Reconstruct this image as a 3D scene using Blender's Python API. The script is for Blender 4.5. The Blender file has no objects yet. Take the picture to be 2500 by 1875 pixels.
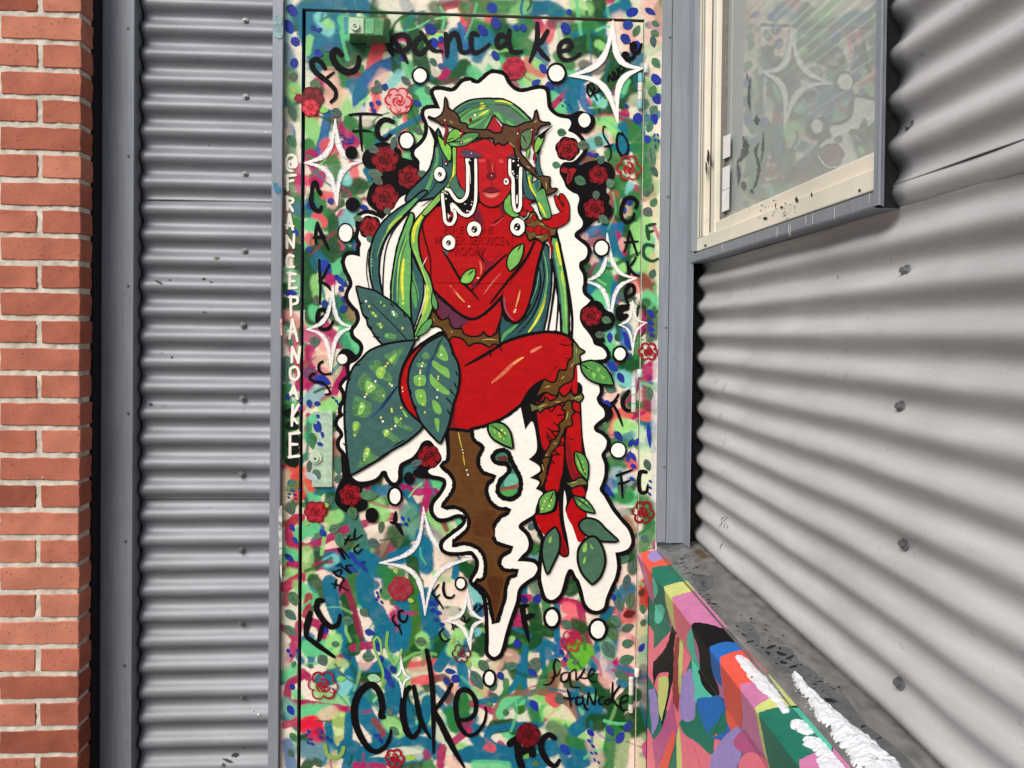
import bpy, bmesh, math, random
import numpy as np
from mathutils import Vector, Matrix
R = math.radians
random.seed(7); rng = np.random.default_rng(11)
scene = bpy.context.scene
COL = scene.collection

# ------------------------------------------------------------------ camera
D0 = 2.06            # metres from lens to the door plane (y = 0)
ZC = 1.29            # lens height
F, CX, CY = 1878.0, 1243.86, 832.0
yaw, pitch, roll = R(3.111), R(0.697), R(0.596)
fw = Vector((math.sin(yaw)*math.cos(pitch), math.cos(yaw)*math.cos(pitch), -math.sin(pitch)))
rt = Vector((math.cos(yaw), -math.sin(yaw), 0)); up = rt.cross(fw)
rt, up = math.cos(roll)*rt + math.sin(roll)*up, -math.sin(roll)*rt + math.cos(roll)*up
EYE = Vector((0, -D0, ZC))
cam = bpy.data.cameras.new('camera'); cam_ob = bpy.data.objects.new('camera', cam); COL.objects.link(cam_ob)
m = Matrix((rt, up, -fw)).transposed().to_4x4(); m.translation = EYE
cam_ob.matrix_world = m
cam.sensor_width = 36; cam.lens = F/2500*36; cam.clip_start = .02; cam.clip_end = 500
cam.shift_x = (1250-CX)/2500; cam.shift_y = (CY-937.5)/2500
scene.camera = cam_ob

# ------------------------------------------------------------------ light: soft bright overcast, open to the front left
SUN_EL, SUN_AZ = 41, -38      # degrees; azimuth measured from straight behind the camera, minus = left
world = bpy.data.worlds.new('World'); scene.world = world; world.use_nodes = True
nt = world.node_tree; bg = nt.nodes['Background']
sky = nt.nodes.new('ShaderNodeTexSky'); sky.sky_type = 'NISHITA'; sky.sun_disc = False
sky.sun_elevation = R(SUN_EL); sky.sun_rotation = R(180 - SUN_AZ)
sky.air_density = 1.0; sky.dust_density = 4.0; sky.ozone_density = 1.0
nt.links.new(sky.outputs[0], bg.inputs[0]); bg.inputs[1].default_value = 0.05
sl = bpy.data.lights.new('sun', 'SUN'); sl.energy = 1.5; sl.angle = R(38); sl.color = (1, .985, .96)
so = bpy.data.objects.new('sun', sl); COL.objects.link(so)
sd = Vector((math.sin(R(SUN_AZ))*math.cos(R(SUN_EL)), -math.cos(R(SUN_AZ))*math.cos(R(SUN_EL)), math.sin(R(SUN_EL))))
so.rotation_euler = sd.to_track_quat('Z', 'Y').to_euler(); so.location = sd*20
vs = scene.view_settings; vs.view_transform = 'Standard'; vs.look = 'None'; vs.gamma = 1; vs.exposure = 1.05
vs.use_curve_mapping = False

# ------------------------------------------------------------------ helpers
def ray(x, y): return fw*F + rt*(x-CX) - up*(y-CY)
def onplane(x, y, p0, n):
    d = ray(x, y); n = Vector(n); t = (Vector(p0)-EYE).dot(n)/d.dot(n)
    return EYE + d*t
def px(x, y, Y=0.0): return onplane(x, y, (0, Y, 0), (0, 1, 0))
def pxX(x, y, X): return onplane(x, y, (X, 0, 0), (1, 0, 0))
def to_native(X, Y, Z):           # numpy projection of world points back to the tracing grid
    dx, dy, dz = X-EYE.x, Y-EYE.y, Z-EYE.z
    a = dx*rt.x+dy*rt.y+dz*rt.z; b = dx*up.x+dy*up.y+dz*up.z; c = dx*fw.x+dy*fw.y+dz*fw.z
    return CX+F*a/c, CY-F*b/c

def lin(c): return tuple((v/255/12.92 if v/255 <= .04045 else ((v/255+.055)/1.055)**2.4) for v in c)
KALB = 1.12
def alb(c): return tuple(min(.9, v/KALB) for v in lin(c))

MATS = {}
def new_mat(name):
    mt = bpy.data.materials.new(name); mt.use_nodes = True
    return mt, mt.node_tree, mt.node_tree.nodes['Principled BSDF']
def node(t, kind, **kw):
    n = t.nodes.new(kind)
    for k, v in kw.items(): setattr(n, k, v)
    return n
def noise_mix(t, c1, c2, scale, stretch=(1,1,1), detail=4, lo=.35, hi=.65, coord='Object'):
    tc = node(t, 'ShaderNodeTexCoord'); mp = node(t, 'ShaderNodeMapping'); mp.inputs['Scale'].default_value = stretch
    t.links.new(tc.outputs[coord], mp.inputs[0])
    nz = node(t, 'ShaderNodeTexNoise'); nz.inputs['Scale'].default_value = scale; nz.inputs['Detail'].default_value = detail
    t.links.new(mp.outputs[0], nz.inputs['Vector'])
    mr = node(t, 'ShaderNodeMapRange'); mr.inputs[1].default_value = lo; mr.inputs[2].default_value = hi
    t.links.new(nz.outputs[0], mr.inputs[0])
    mx = node(t, 'ShaderNodeMix', data_type='RGBA')
    t.links.new(mr.outputs[0], mx.inputs[0])
    for i, c in ((6, c1), (7, c2)):
        if isinstance(c, tuple): mx.inputs[i].default_value = (*c[:3], 1)
        else: t.links.new(c, mx.inputs[i])
    return mx.outputs[2], nz.outputs[0], mp
def add_bump(t, b, h, strength, dist=.002):
    bp = node(t, 'ShaderNodeBump'); bp.inputs['Strength'].default_value = strength; bp.inputs['Distance'].default_value = dist
    t.links.new(h, bp.inputs['Height']); t.links.new(bp.outputs[0], b.inputs['Normal'])
def scale_c(c, k): return tuple(min(.92, v*k) for v in c)

def paint(rgb, var=.11, rough=.46, streak=(5, 5, 9), raw=False):
    if min(rgb) > 225: var = min(var, .045)
    key = ('p', rgb, var, rough, streak)
    if key in MATS: return MATS[key]
    mt, t, b = new_mat('paint_%d_%d_%d' % rgb); c = alb(rgb)
    o, h, _ = noise_mix(t, scale_c(c, 1-var), scale_c(c, 1+var), 9, streak, 5)
    _, h2, mp2 = noise_mix(t, (0, 0, 0), (1, 1, 1), 60, (1, 1, 3.2), 4); mp2.inputs['Rotation'].default_value = (0, .7, 0)
    o3, _, _ = noise_mix(t, o, scale_c(c, 1-var*1.6), 28, (1, 1, 2.4), 6, .52, .78)
    t.links.new(o3, b.inputs['Base Color']); b.inputs['Roughness'].default_value = rough
    add_bump(t, b, h2, .10, .001)
    b.inputs['Specular IOR Level'].default_value = .06 if max(rgb) < 50 else .18
    MATS[key] = mt; return mt
def dry_paint(rgb, cover=.5, streak=(60, 60, 8)):
    """thin brushed paint: bristle gaps let the coat below show"""
    key = ('d', rgb, cover, streak)
    if key in MATS: return MATS[key]
    mt, t, b = new_mat('thin_paint_%d_%d_%d' % rgb); c = alb(rgb)
    b.inputs['Base Color'].default_value = (*c, 1); b.inputs['Roughness'].default_value = .5; b.inputs['Specular IOR Level'].default_value = .2
    tc = node(t, 'ShaderNodeTexCoord'); mp = node(t, 'ShaderNodeMapping'); mp.inputs['Scale'].default_value = streak
    t.links.new(tc.outputs['Object'], mp.inputs[0])
    nz = node(t, 'ShaderNodeTexNoise'); nz.inputs['Scale'].default_value = 4; nz.inputs['Detail'].default_value = 5; nz.inputs['Roughness'].default_value = .65
    t.links.new(mp.outputs[0], nz.inputs['Vector'])
    mr = node(t, 'ShaderNodeMapRange'); mr.inputs[1].default_value = .62-cover*.5; mr.inputs[2].default_value = .72-cover*.3
    mr.inputs[3].default_value = .25 if cover > .5 else .1; mr.inputs[4].default_value = .96
    t.links.new(nz.outputs[0], mr.inputs[0]); t.links.new(mr.outputs[0], b.inputs['Alpha'])
    MATS[key] = mt; return mt

def mesh_obj(name, verts, faces, mats, parent=None, midx=None, smooth=False):
    me = bpy.data.meshes.new(name); me.from_pydata([tuple(v) for v in verts], [], faces)
    for mt in (mats if isinstance(mats, (list, tuple)) else [mats]): me.materials.append(mt)
    if midx is not None: me.polygons.foreach_set('material_index', midx)
    if smooth: me.polygons.foreach_set('use_smooth', [True]*len(me.polygons))
    me.update()
    o = bpy.data.objects.new(name, me); COL.objects.link(o)
    if parent: attach(o, parent)
    return o
def attach(o, parent):
    o.parent = parent
    loc = Vector((0, 0, 0)); p = parent
    while p: loc += p.location; p = p.parent
    o.matrix_parent_inverse = Matrix.Translation(-loc)
def thing(name, label, cat, loc=(0, 0, 0), group=None):
    o = bpy.data.objects.new(name, None); COL.objects.link(o); o.location = loc; o.empty_display_size = .05
    o['label'] = label; o['category'] = cat; o['kind'] = 'thing'
    if group: o['group'] = group
    return o
def box_bm(bm, x0, x1, y0, y1, z0, z1, bev=0, seg=2):
    r = bmesh.ops.create_cube(bm, size=1)
    for v in r['verts']:
        v.co = Vector((x0+(v.co.x+.5)*(x1-x0), y0+(v.co.y+.5)*(y1-y0), z0+(v.co.z+.5)*(z1-z0)))
    if bev:
        es = list({e for v in r['verts'] for e in v.link_edges})
        bmesh.ops.bevel(bm, geom=es, offset=bev, segments=seg, affect='EDGES', profile=.5)
def bm_obj(name, bm, mat, parent=None, smooth=False):
    me = bpy.data.meshes.new(name); bm.to_mesh(me); bm.free()
    for mt in (mat if isinstance(mat, (list, tuple)) else [mat]): me.materials.append(mt)
    if smooth: me.polygons.foreach_set('use_smooth', [True]*len(me.polygons))
    o = bpy.data.objects.new(name, me); COL.objects.link(o)
    if parent: attach(o, parent)
    return o
def box(name, x0, x1, y0, y1, z0, z1, mat, parent=None, bev=.0015, seg=2):
    bm = bmesh.new(); box_bm(bm, x0, x1, y0, y1, z0, z1, bev, seg)
    return bm_obj(name, bm, mat, parent)
def prism(name, prof, axis, a0, a1, mat, parent=None, smooth=False):
    """closed profile (list of 2D points) extruded along an axis: 'y' -> (x,z) profile, 'z' -> (x,y), 'x' -> (y,z)"""
    n = len(prof); f = {'y': lambda p, a: (p[0], a, p[1]), 'z': lambda p, a: (p[0], p[1], a), 'x': lambda p, a: (a, p[0], p[1])}[axis]
    v = [f(p, a0) for p in prof]+[f(p, a1) for p in prof]
    fc = [(i, (i+1) % n, n+(i+1) % n, n+i) for i in range(n)]+[tuple(range(n-1, -1, -1)), tuple(range(n, 2*n))]
    o = mesh_obj(name, v, fc, mat, parent)
    bm = bmesh.new(); bm.from_mesh(o.data); bmesh.ops.recalc_face_normals(bm, faces=bm.faces); bm.to_mesh(o.data); bm.free()
    if smooth:
        o.data.polygons.foreach_set('use_smooth', [len(p.vertices) == 4 for p in o.data.polygons])
    return o

# ------------------------------------------------------------------ structural materials
def metal(name, rgb, rough=.42, met=.25, var=.06, stretch=(1, 1, 1), sc=14):
    mt, t, b = new_mat(name); c = alb(rgb)
    o, h, _ = noise_mix(t, scale_c(c, 1-var), scale_c(c, 1+var), sc, stretch, 6)
    # fine scuffs and grime specks
    o2, h2, _ = noise_mix(t, o, scale_c(c, .62), 55, (1, 1, 1), 8, .66, .80)
    o3, h3, _ = noise_mix(t, o2, scale_c(c, .80), 2.6, (1.4, 1.4, 1.0), 5, .50, .78)
    o4, h4, _ = noise_mix(t, o3, scale_c(c, 1.28), 130, stretch, 3, .70, .76)
    t.links.new(o4, b.inputs['Base Color']); b.inputs['Roughness'].default_value = rough; b.inputs['Metallic'].default_value = met
    add_bump(t, b, h, .06, .003)
    return mt
M_SIDE = metal('grey_corrugated_steel', (138, 142, 148), .46, .12, .10, (.5, 3, 3))
M_SIDE_R = metal('lit_grey_corrugated_steel', (190, 191, 192), .44, .10, .07, (3, .4, 3))  # steel like the left bay, extra light on this wall put into its colour
M_TRIM = metal('grey_trim_steel', (142, 148, 158), .5, .15, .08, (8, 8, .6))
M_SCREW = metal('galvanised_screw', (118, 120, 123), .4, .5)
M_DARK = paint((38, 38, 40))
M_CAP = metal('wet_grey_cap_flashing', (122, 122, 120), .30, .1, .28, (2.5, 1.2, 2.5), 22)
M_VINYL = metal('cream_vinyl', (236, 229, 212), .45, 0, .04)

def brick_mat():
    mt, t, b = new_mat('red_brick')
    oi = node(t, 'ShaderNodeObjectInfo'); cr = node(t, 'ShaderNodeValToRGB')
    e = cr.color_ramp.elements; e[0].color = (*alb((150, 84, 66)), 1); e[1].color = (*alb((198, 128, 104)), 1)
    x = e.new(.5); x.color = (*alb((181, 109, 88)), 1)
    t.links.new(oi.outputs['Random'], cr.inputs[0])
    vm = node(t, 'ShaderNodeVectorMath', operation='ADD'); tc = node(t, 'ShaderNodeTexCoord')
    t.links.new(tc.outputs['Object'], vm.inputs[0]); t.links.new(oi.outputs['Location'], vm.inputs[1])
    nz = node(t, 'ShaderNodeTexNoise'); nz.inputs['Scale'].default_value = 16; nz.inputs['Detail'].default_value = 7
    t.links.new(vm.outputs[0], nz.inputs['Vector'])
    hs = node(t, 'ShaderNodeHueSaturation'); mr = node(t, 'ShaderNodeMapRange')
    mr.inputs[1].default_value = .3; mr.inputs[2].default_value = .7; mr.inputs[3].default_value = .80; mr.inputs[4].default_value = 1.16
    t.links.new(nz.outputs[0], mr.inputs[0]); t.links.new(mr.outputs[0], hs.inputs['Value']); t.links.new(cr.outputs[0], hs.inputs['Color'])
    # dark pits
    n2 = node(t, 'ShaderNodeTexNoise'); n2.inputs['Scale'].default_value = 190; n2.inputs['Detail'].default_value = 4
    t.links.new(vm.outputs[0], n2.inputs['Vector'])
    m2 = node(t, 'ShaderNodeMapRange'); m2.inputs[1].default_value = .63; m2.inputs[2].default_value = .74
    t.links.new(n2.outputs[0], m2.inputs[0])
    mx = node(t, 'ShaderNodeMix', data_type='RGBA'); t.links.new(m2.outputs[0], mx.inputs[0]); t.links.new(hs.outputs[0], mx.inputs[6])
    mx.inputs[7].default_value = (*alb((105, 52, 38)), 1)
    t.links.new(mx.outputs[2], b.inputs['Base Color']); b.inputs['Roughness'].default_value = .9; b.inputs['Specular IOR Level'].default_value = .15
    add_bump(t, b, n2.outputs[0], .35, .0015)
    return mt
M_BRICK = brick_mat()
mt, t, b = new_mat('pale_mortar'); o, h, _ = noise_mix(t, alb((176, 168, 154)), alb((228, 221, 206)), 40, (1, 1, 1), 8, .3, .7)
t.links.new(o, b.inputs['Base Color']); b.inputs['Roughness'].default_value = .95; add_bump(t, b, h, .7, .003); M_MORTAR = mt

# ------------------------------------------------------------------ ground
mt, t, b = new_mat('wet_asphalt'); o, h, _ = noise_mix(t, (.045, .045, .045), (.08, .08, .08), 6, (1, 1, 1), 9)
o2, h2, _ = noise_mix(t, o, (.75, .76, .78), .9, (1, 1, 1), 6, .62, .68)
t.links.new(o2, b.inputs['Base Color']); b.inputs['Roughness'].default_value = .7; add_bump(t, b, h, .5, .01)
g = mesh_obj('ground', [(-90, -120, 0), (90, -120, 0), (90, 60, 0), (-90, 60, 0)], [(0, 1, 2, 3)], mt)
g['kind'] = 'structure'

# ------------------------------------------------------------------ brick pier
YB = -.108; XC = px(195, 900, YB).x          # front face and right-hand corner of the pier
CH = .0677                                   # course height
z_ref = px(100, 33.5, YB).z                  # middle of one bed joint
z0 = z_ref - CH*round((z_ref)/CH)
pier = thing('brick_pier', 'red brick pier with pale mortar joints at the left edge', 'brick pier', (XC-.4, YB+.05, 0))
XL = XC-.72
jt = .0125
bm = bmesh.new()
# mortar body with a slightly uneven face: a fine sheet wrapped round front and right return
nzs = int(2.75/.009); front = [XL+i*.009 for i in range(int((XC-.0045-XL)/.009)+1)]+[XC-.0045]
path = [(x, YB+.0035) for x in front]+[(XC-.0045, YB+.0035+i*.011) for i in range(1, 12)]
vs_ = []
for k in range(nzs+1):
    for (x, y) in path:
        j = rng.normal(0, .0009, 2)
        vs_.append((x+j[0]*.6, y+j[1], k*.009))
npth = len(path)
fs_ = [(k*npth+i, k*npth+i+1, (k+1)*npth+i+1, (k+1)*npth+i) for k in range(nzs) for i in range(npth-1)]
mo = mesh_obj('mortar', vs_, fs_, M_MORTAR, pier, smooth=True)
box('pier_core', XL, XC-.012, YB+.02, .12, 0, 2.70, M_MORTAR, pier, 0)
def brick_mesh(w, d, h, seed):
    r = random.Random(seed); bm = bmesh.new()
    nx, nz = max(4, int(w/.02)), 3
    vs = {}
    def P(i, k, y):
        x = -w/2+w*i/nx; z = -h/2+h*k/nz
        if i in (0, nx): x += r.uniform(-.0016, .0012)*(1 if i else -1)
        if k in (0, nz): z += r.uniform(-.0016, .0010)*(1 if k else -1)
        return bm.verts.new((x, y, z))
    fr = [[P(i, k, -d/2+r.uniform(0, .0006)) for k in range(nz+1)] for i in range(nx+1)]
    for i in range(nx):
        for k in range(nz): bm.faces.new((fr[i][k], fr[i+1][k], fr[i+1][k+1], fr[i][k+1]))
    loop = [fr[i][0] for i in range(nx+1)]+[fr[nx][k] for k in range(1, nz+1)]+[fr[i][nz] for i in range(nx-1, -1, -1)]+[fr[0][k] for k in range(nz-1, 0, -1)]
    back = [bm.verts.new((v.co.x, d/2, v.co.z)) for v in loop]
    n = len(loop)
    for i in range(n): bm.faces.new((loop[i], back[i], back[(i+1) % n], loop[(i+1) % n]))
    bmesh.ops.recalc_face_normals(bm, faces=bm.faces)
    bm.normal_update()
    es = [e for e in bm.edges if len(e.link_faces) == 2 and e.calc_face_angle(0) > .8]
    bmesh.ops.bevel(bm, geom=es, offset=.0014, segments=1, affect='EDGES')
    me = bpy.data.meshes.new('brick'); bm.to_mesh(me); bm.free(); me.materials.append(M_BRICK); return me
WS, WH, BH, BD = .203-jt, .0985-jt*.5, CH-jt, .098
MS = [brick_mesh(WS, BD, BH, s) for s in range(7)]; MH = [brick_mesh(WH, BD, BH, 50+s) for s in range(6)]
nb = int(2.70/CH)
for c in range(nb):
    zc = z0+CH*(c+.5)
    if zc-BH/2 < 0: continue
    even = (round((zc-z_ref)/CH-.5) % 2 == 0)
    # alternate courses: a full stretcher at the corner, or a header whose long side forms the return
    x = XC
    lst = ([('S',)]*3) if not even else ([('H',)]+[('S',)]*3)
    for (kd,) in lst:
        w = WS if kd == 'S' else WH
        ob = bpy.data.objects.new('brick', random.choice(MS if kd == 'S' else MH)); COL.objects.link(ob)
        ob.location = (x-w/2+random.uniform(-.001, .001), YB+BD/2+random.uniform(-.0008, .0008), zc+random.uniform(-.0008, .0008))
        ob.parent = pier; ob.matrix_parent_inverse = Matrix.Translation(-pier.location)
        x -= w+jt
        if x < XL: break

box('shaded_joint', XC-.012, XC+.0035, -.048, .06, 0, 2.70, M_DARK, pier, 0)  # dark strip in the joint; its black stands in for shade on the return
# ------------------------------------------------------------------ corrugated steel siding
PITCH, AMP = .0678, .0095
def corr(u):        # 0 at trough .. 1 at crest, a flatter-flanked wave like rolled sheet
    s = math.sin(2*math.pi*u); return .5+.5*math.copysign(abs(s)**.82, s)
def corr_sheet(name, z_lo, z_hi, zcrest, a0, a1, base, axis, mat, parent, na=24, dent=0., lip=0):
    nz = int((z_hi-z_lo)/PITCH*18)
    v = []; ph = rng.uniform(0, 6, 6)
    for i in range(na+1):
        a = a0+(a1-a0)*i/na
        for k in range(nz+1):
            z = z_lo+(z_hi-z_lo)*k/nz
            h = corr((z-zcrest)/PITCH+.25)*2*AMP
            w = dent*(math.sin(a*7+z*3+ph[0])+math.sin(a*13-z*5+ph[1])+.6*math.sin(a*23+z*9+ph[2]))
            dz = dent*1.2*math.sin(a*4+z*2.3+ph[3])
            off = h+w-AMP+lip
            v.append((a, base-off, z+dz) if axis == 'x' else (base-off, a, z+dz))
    f = [(i*(nz+1)+k, (i+1)*(nz+1)+k, (i+1)*(nz+1)+k+1, i*(nz+1)+k+1) for i in range(na) for k in range(nz)]
    if axis == 'y': f = [q[::-1] for q in f]
    o = mesh_obj(name, v, f, mat, parent, smooth=True)
    sm = o.modifiers.new('thickness', 'SOLIDIFY'); sm.thickness = .0012; sm.offset = -1
    return o
def screw_mesh():
    bm = bmesh.new()
    bmesh.ops.create_cone(bm, cap_ends=True, segments=20, radius1=.0085, radius2=.0078, depth=.002, matrix=Matrix.Translation((0, 0, .001)))
    bmesh.ops.create_cone(bm, cap_ends=True, segments=6, radius1=.0047, radius2=.0044, depth=.0055, matrix=Matrix.Translation((0, 0, .0047)))
    me = bpy.data.meshes.new('screw'); bm.to_mesh(me); bm.free(); me.materials.append(M_SCREW); return me
SCREW = screw_mesh()
def put_screw(p, n, parent, s=1.0):
    o = bpy.data.objects.new('screw', SCREW); COL.objects.link(o); o.location = p; o.scale = (s, s, s)
    o.rotation_euler = Vector(n).to_track_quat('Z', 'Y').to_euler()
    o.rotation_euler.rotate_axis('Z', random.uniform(0, 3)) 
    o.parent = parent; o.matrix_parent_inverse = Matrix.Translation(-parent.location); return o

Z1 = 59/1659*0+1/2.592    # zoom factor of the left tracing tiles
YS = .032                 # mid plane of the left siding
wl = thing('siding_wall', 'narrow bay of horizontal corrugated grey steel between brick pier and door', 'metal siding', (-.7, YS, 0))
zcr = px(500, 71.4, YS-.01).z
xl0, xl1 = px(328, 900).x+.0055, px(664, 900).x+.03
seams = [px(500, 488.5, .02).z, px(500, 1224, .02).z]
zz = [0.03, seams[1], seams[0], 2.75]
for i in range(3):
    corr_sheet('corrugated_sheet', zz[i]-(.0 if i == 0 else 0), zz[i+1]+(.035 if i < 2 else 0), zcr, xl0, xl1, YS, 'x', M_SIDE, wl, 30, .0007, lip=(.0022*i))
for (tx, ty, off) in [(1550,130,0),(1553,612,0),(1548,1100,0),(1545,1587,0),(1535,397,640),(1532,862,640),(1527,1342,640),(1524,280,1235),(1524,742,1235),(1532,1208,1235)]:
    p = px(tx*Z1, off+ty*Z1, YS); put_screw((p.x, YS+AMP*.55-.004, p.z), (0, -1, .12), wl)
box('backing_board', xl0-.06, xl1+.02, YS+.018, YS+.04, 0, 2.75, M_DARK, wl, 0)

# rounded post trim beside the pier
tl, tr = px(238, 900).x, px(328, 900).x
tp = thing('corner_trim', 'plain grey metal corner trim between brick pier and corrugated siding', 'metal trim', ((tl+tr)/2, 0, 0))
prof = [(tl-.02, .075), (tl-.02, .045), (tl-.004, .030)]
prof += [(tl-.004+.020*(1-math.cos(a)), .030-.036*math.sin(a)) for a in [math.pi/2*i/10 for i in range(1, 11)]]
prof += [(tr-.012, -.0085), (tr-.001, -.0085), (tr, -.0075), (tr, .0), (tr-.0015, .001), (tr-.0015, .075)]
prism('trim_sheet', prof, 'z', 0, 2.75, M_TRIM, tp)
for (tx, ty, off) in [(808,177,0),(812,987,0),(810,150,640),(810,957,640),(795,224,1235),(790,1010,1235)]:
    p = px(tx*Z1, off+ty*Z1, -.008); put_screw((p.x, -.0083, p.z), (0, -1, 0), tp, .55)
# thin casing between siding and painted frame
cl_, cr_ = px(664, 900).x, px(689.5, 900).x
cs = thing('casing_trim', 'slim grey steel casing strip left of the painted door frame', 'metal trim', ((cl_+cr_)/2, 0, 0))
prism('trim_sheet', [(cl_, .07), (cl_, -.0165), (cl_+.0015, -.018), (cr_-.001, -.018), (cr_, -.017), (cr_, .07)], 'z', 0, 2.75, M_TRIM, cs)

# ------------------------------------------------------------------ right wall: corner trim, siding
XR = .623                      # mid plane of right siding
wr = thing('siding_wall', 'large wall of horizontal corrugated grey steel on the right, below and beside the window', 'metal siding', (XR, -1.5, 0))
z_cr = pxX(1702, 689, XR-.01).z
z_seam = ZC+.222
YN, YF = -3.6, -.012           # near and far ends
zcap = ZC-.569
WY0, WY1 = -.985, -.045        # window opening along the wall (near, far)
WZ0, WZ1 = 1.476, 2.52
corr_sheet('corrugated_sheet', zcap-.02, WZ0-.0, z_cr, YN, YF, XR, 'y', M_SIDE_R, wr, 90, .0016)
corr_sheet('corrugated_sheet', WZ0, z_seam+.035, z_cr, YN, WY0+.0232, XR, 'y', M_SIDE_R, wr, 60, .0016)
corr_sheet('corrugated_sheet', z_seam, 2.75, z_cr, YN, WY0+.0232, XR, 'y', M_SIDE_R, wr, 60, .0016, lip=.0022)
for (tx, ty, oy) in [(1540,725,0),(1520,1557,0),(1515,145,600),(1480,925,600),(1500,360,1175),(1470,1160,1175)]:
    p = pxX(1560+tx*.425, oy+ty*.425, XR)
    if oy == 600 and ty == 145: continue
    h = corr((p.z-z_cr)/PITCH+.25)*2*AMP-AMP
    put_screw((XR-h-.0015, p.y, p.z), (-1, 0, .25), wr, 1.15)
box('backing_board', XR+.022, XR+.04, YN, .1, zcap-.05, WZ0-.03, M_DARK, wr, 0)
box('backing_board', XR+.022, XR+.04, YN, WY0+.02, WZ0-.03, 2.75, M_DARK, wr, 0)
ct = thing('inside_corner_trim', 'grey folded steel trim in the inside corner right of the door', 'metal trim', (.56, 0, 0))
j0, j1, j2 = px(1609, 600).x, px(1632, 600).x, px(1672, 600).x
zb = ZC-.566
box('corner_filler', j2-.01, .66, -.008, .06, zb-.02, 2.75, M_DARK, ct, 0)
prism('trim_sheet', [(j0, .06), (j0, -.010), (j1-.001, -.010), (j1, -.009), (j1, .06)], 'z', zb, 2.75, M_TRIM, ct)
prism('trim_sheet', [(j1+.001, .06), (j1+.001, -.014), (j2, -.016), (j2+.004, -.060), (j2+.007, -.060), (j2+.007, .06)], 'z', zb-.001, 2.75, M_TRIM, ct)
for yy in (90, 480, 800, 1140):
    p = px(1628, yy, -.012); put_screw((j1-.006, -.0098, p.z), (0, -1, 0), ct, .4)

# ------------------------------------------------------------------ window in the right wall
win = thing('window', 'cream vinyl window with blinds and the mural mirrored in its glass', 'window', (.6, (WY0+WY1)/2, WZ0))
def rail(name, X0, X1, y0, y1, z0_, z1_, mat, par=win, bev=.002): return box(name, X0, X1, y0, y1, z0_, z1_, mat, par, bev)
# grey metal surround
sill = prism('outer_sill', [(.66, WZ0), (.588, WZ0-.001), (.5865, WZ0+.002), (.5865, WZ0+.022), (.604, WZ0+.028), (.66, WZ0+.03)], 'y', WY0+.0168, WY1, M_TRIM, win)
box('jamb_shade_box', .6045, .66, WY0+.0236, WY0+.0243, WZ0+.031, WZ1, M_DARK, win, 0)  # added dark boxes stand in for the shade behind the jamb flange
prism('outer_jamb', [(.589, WY0), (.5868, WY0), (.5862, WY0+.001), (.5862, WY0+.0145), (.603, WY0+.016), (.603, WY0+.0235), (.601, WY0+.0235), (.601, WY0+.0175), (.589, WY0+.0165)], 'z', WZ0+.0012, WZ1, M_TRIM, win)
box('jamb_shade_box', .5905, .66, WY0+.0160, WY0+.0166, WZ0-.0004, WZ0+.0305, M_DARK, win, 0)  # dark plate painted as shade over the sill end
box('jamb_shade_box', .640, .66, WY0-.02, WY0+.024, WZ0+.031, WZ1, M_DARK, win, 0)
prism('outer_jamb', [(.66, WY1), (.588, WY1), (.5865, WY1-.002), (.5865, WY1-.014), (.604, WY1-.016), (.66, WY1-.016)], 'z', WZ0+.0305, WZ1, M_TRIM, win)
rail('outer_head', .5865, .66, WY0, WY1, WZ1, WZ1+.03, M_TRIM)
# vinyl frame
vy0, vy1 = WY0+.0245, WY1-.0165
vz0 = WZ0+.0285
rail('bottom_rail', .600, .66, vy0, vy1, vz0+.001, vz0+.034, M_VINYL)
rail('sash_rail', .6085, .655, vy0+.010, vy1-.125, vz0+.0345, vz0+.062, M_VINYL)
rail('frame_stile', .600, .66, vy1-.058, vy1, vz0+.0345, WZ1, M_VINYL)
rail('track_groove', .620, .66, vy1-.079, vy1-.0585, vz0+.0345, WZ1, M_VINYL)
rail('sash_stile', .606, .655, vy1-.124, vy1-.0795, vz0+.0345, WZ1, M_VINYL)
rail('sash_groove', .618, .655, vy1-.150, vy1-.1245, vz0+.0625, WZ1, paint((120, 118, 112)))
rail('frame_stile', .604, .66, vy0, vy0+.0095, vz0+.0345, WZ1, M_VINYL)
rail('top_rail', .602, .66, vy0, vy1, WZ1-.05, WZ1-.0005, M_VINYL, bev=.001)
for q in (.022, .040): rail('groove_line', .5992, .6001, vy1-q-.004, vy1-q, vz0+.036, WZ1-.06, paint((120, 112, 95)), bev=0)
rail('sash_shade_strip', .6050, .6060, vy1-.0935, vy1-.0885, vz0+.04, WZ1-.06, paint((45, 42, 38)), bev=0)  # dark strip painted as the shade of a sash groove
# glass
mt, t, b = new_mat('window_glass'); out = t.nodes['Material Output']
tr_ = node(t, 'ShaderNodeBsdfTransparent'); tr_.inputs[0].default_value = (.95, .98, .96, 1)
gl = node(t, 'ShaderNodeBsdfGlossy'); gl.inputs['Roughness'].default_value = .004; gl.inputs[0].default_value = (.97, 1, .98, 1)
fr = node(t, 'ShaderNodeFresnel'); fr.inputs[0].default_value = 2.6
mx = node(t, 'ShaderNodeMixShader'); t.links.new(fr.outputs[0], mx.inputs[0]); t.links.new(tr_.outputs[0], mx.inputs[1]); t.links.new(gl.outputs[0], mx.inputs[2])
df = node(t, 'ShaderNodeBsdfDiffuse'); df.inputs[0].default_value = (.80, .86, .82, 1)
mx2 = node(t, 'ShaderNodeMixShader'); mx2.inputs[0].default_value = .33
t.links.new(mx.outputs[0], mx2.inputs[1]); t.links.new(df.outputs[0], mx2.inputs[2]); t.links.new(mx2.outputs[0], out.inputs[0]); M_GLASS = mt
gy0, gy1, gz0 = vy0+.012, vy1-.150, vz0+.0625
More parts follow.
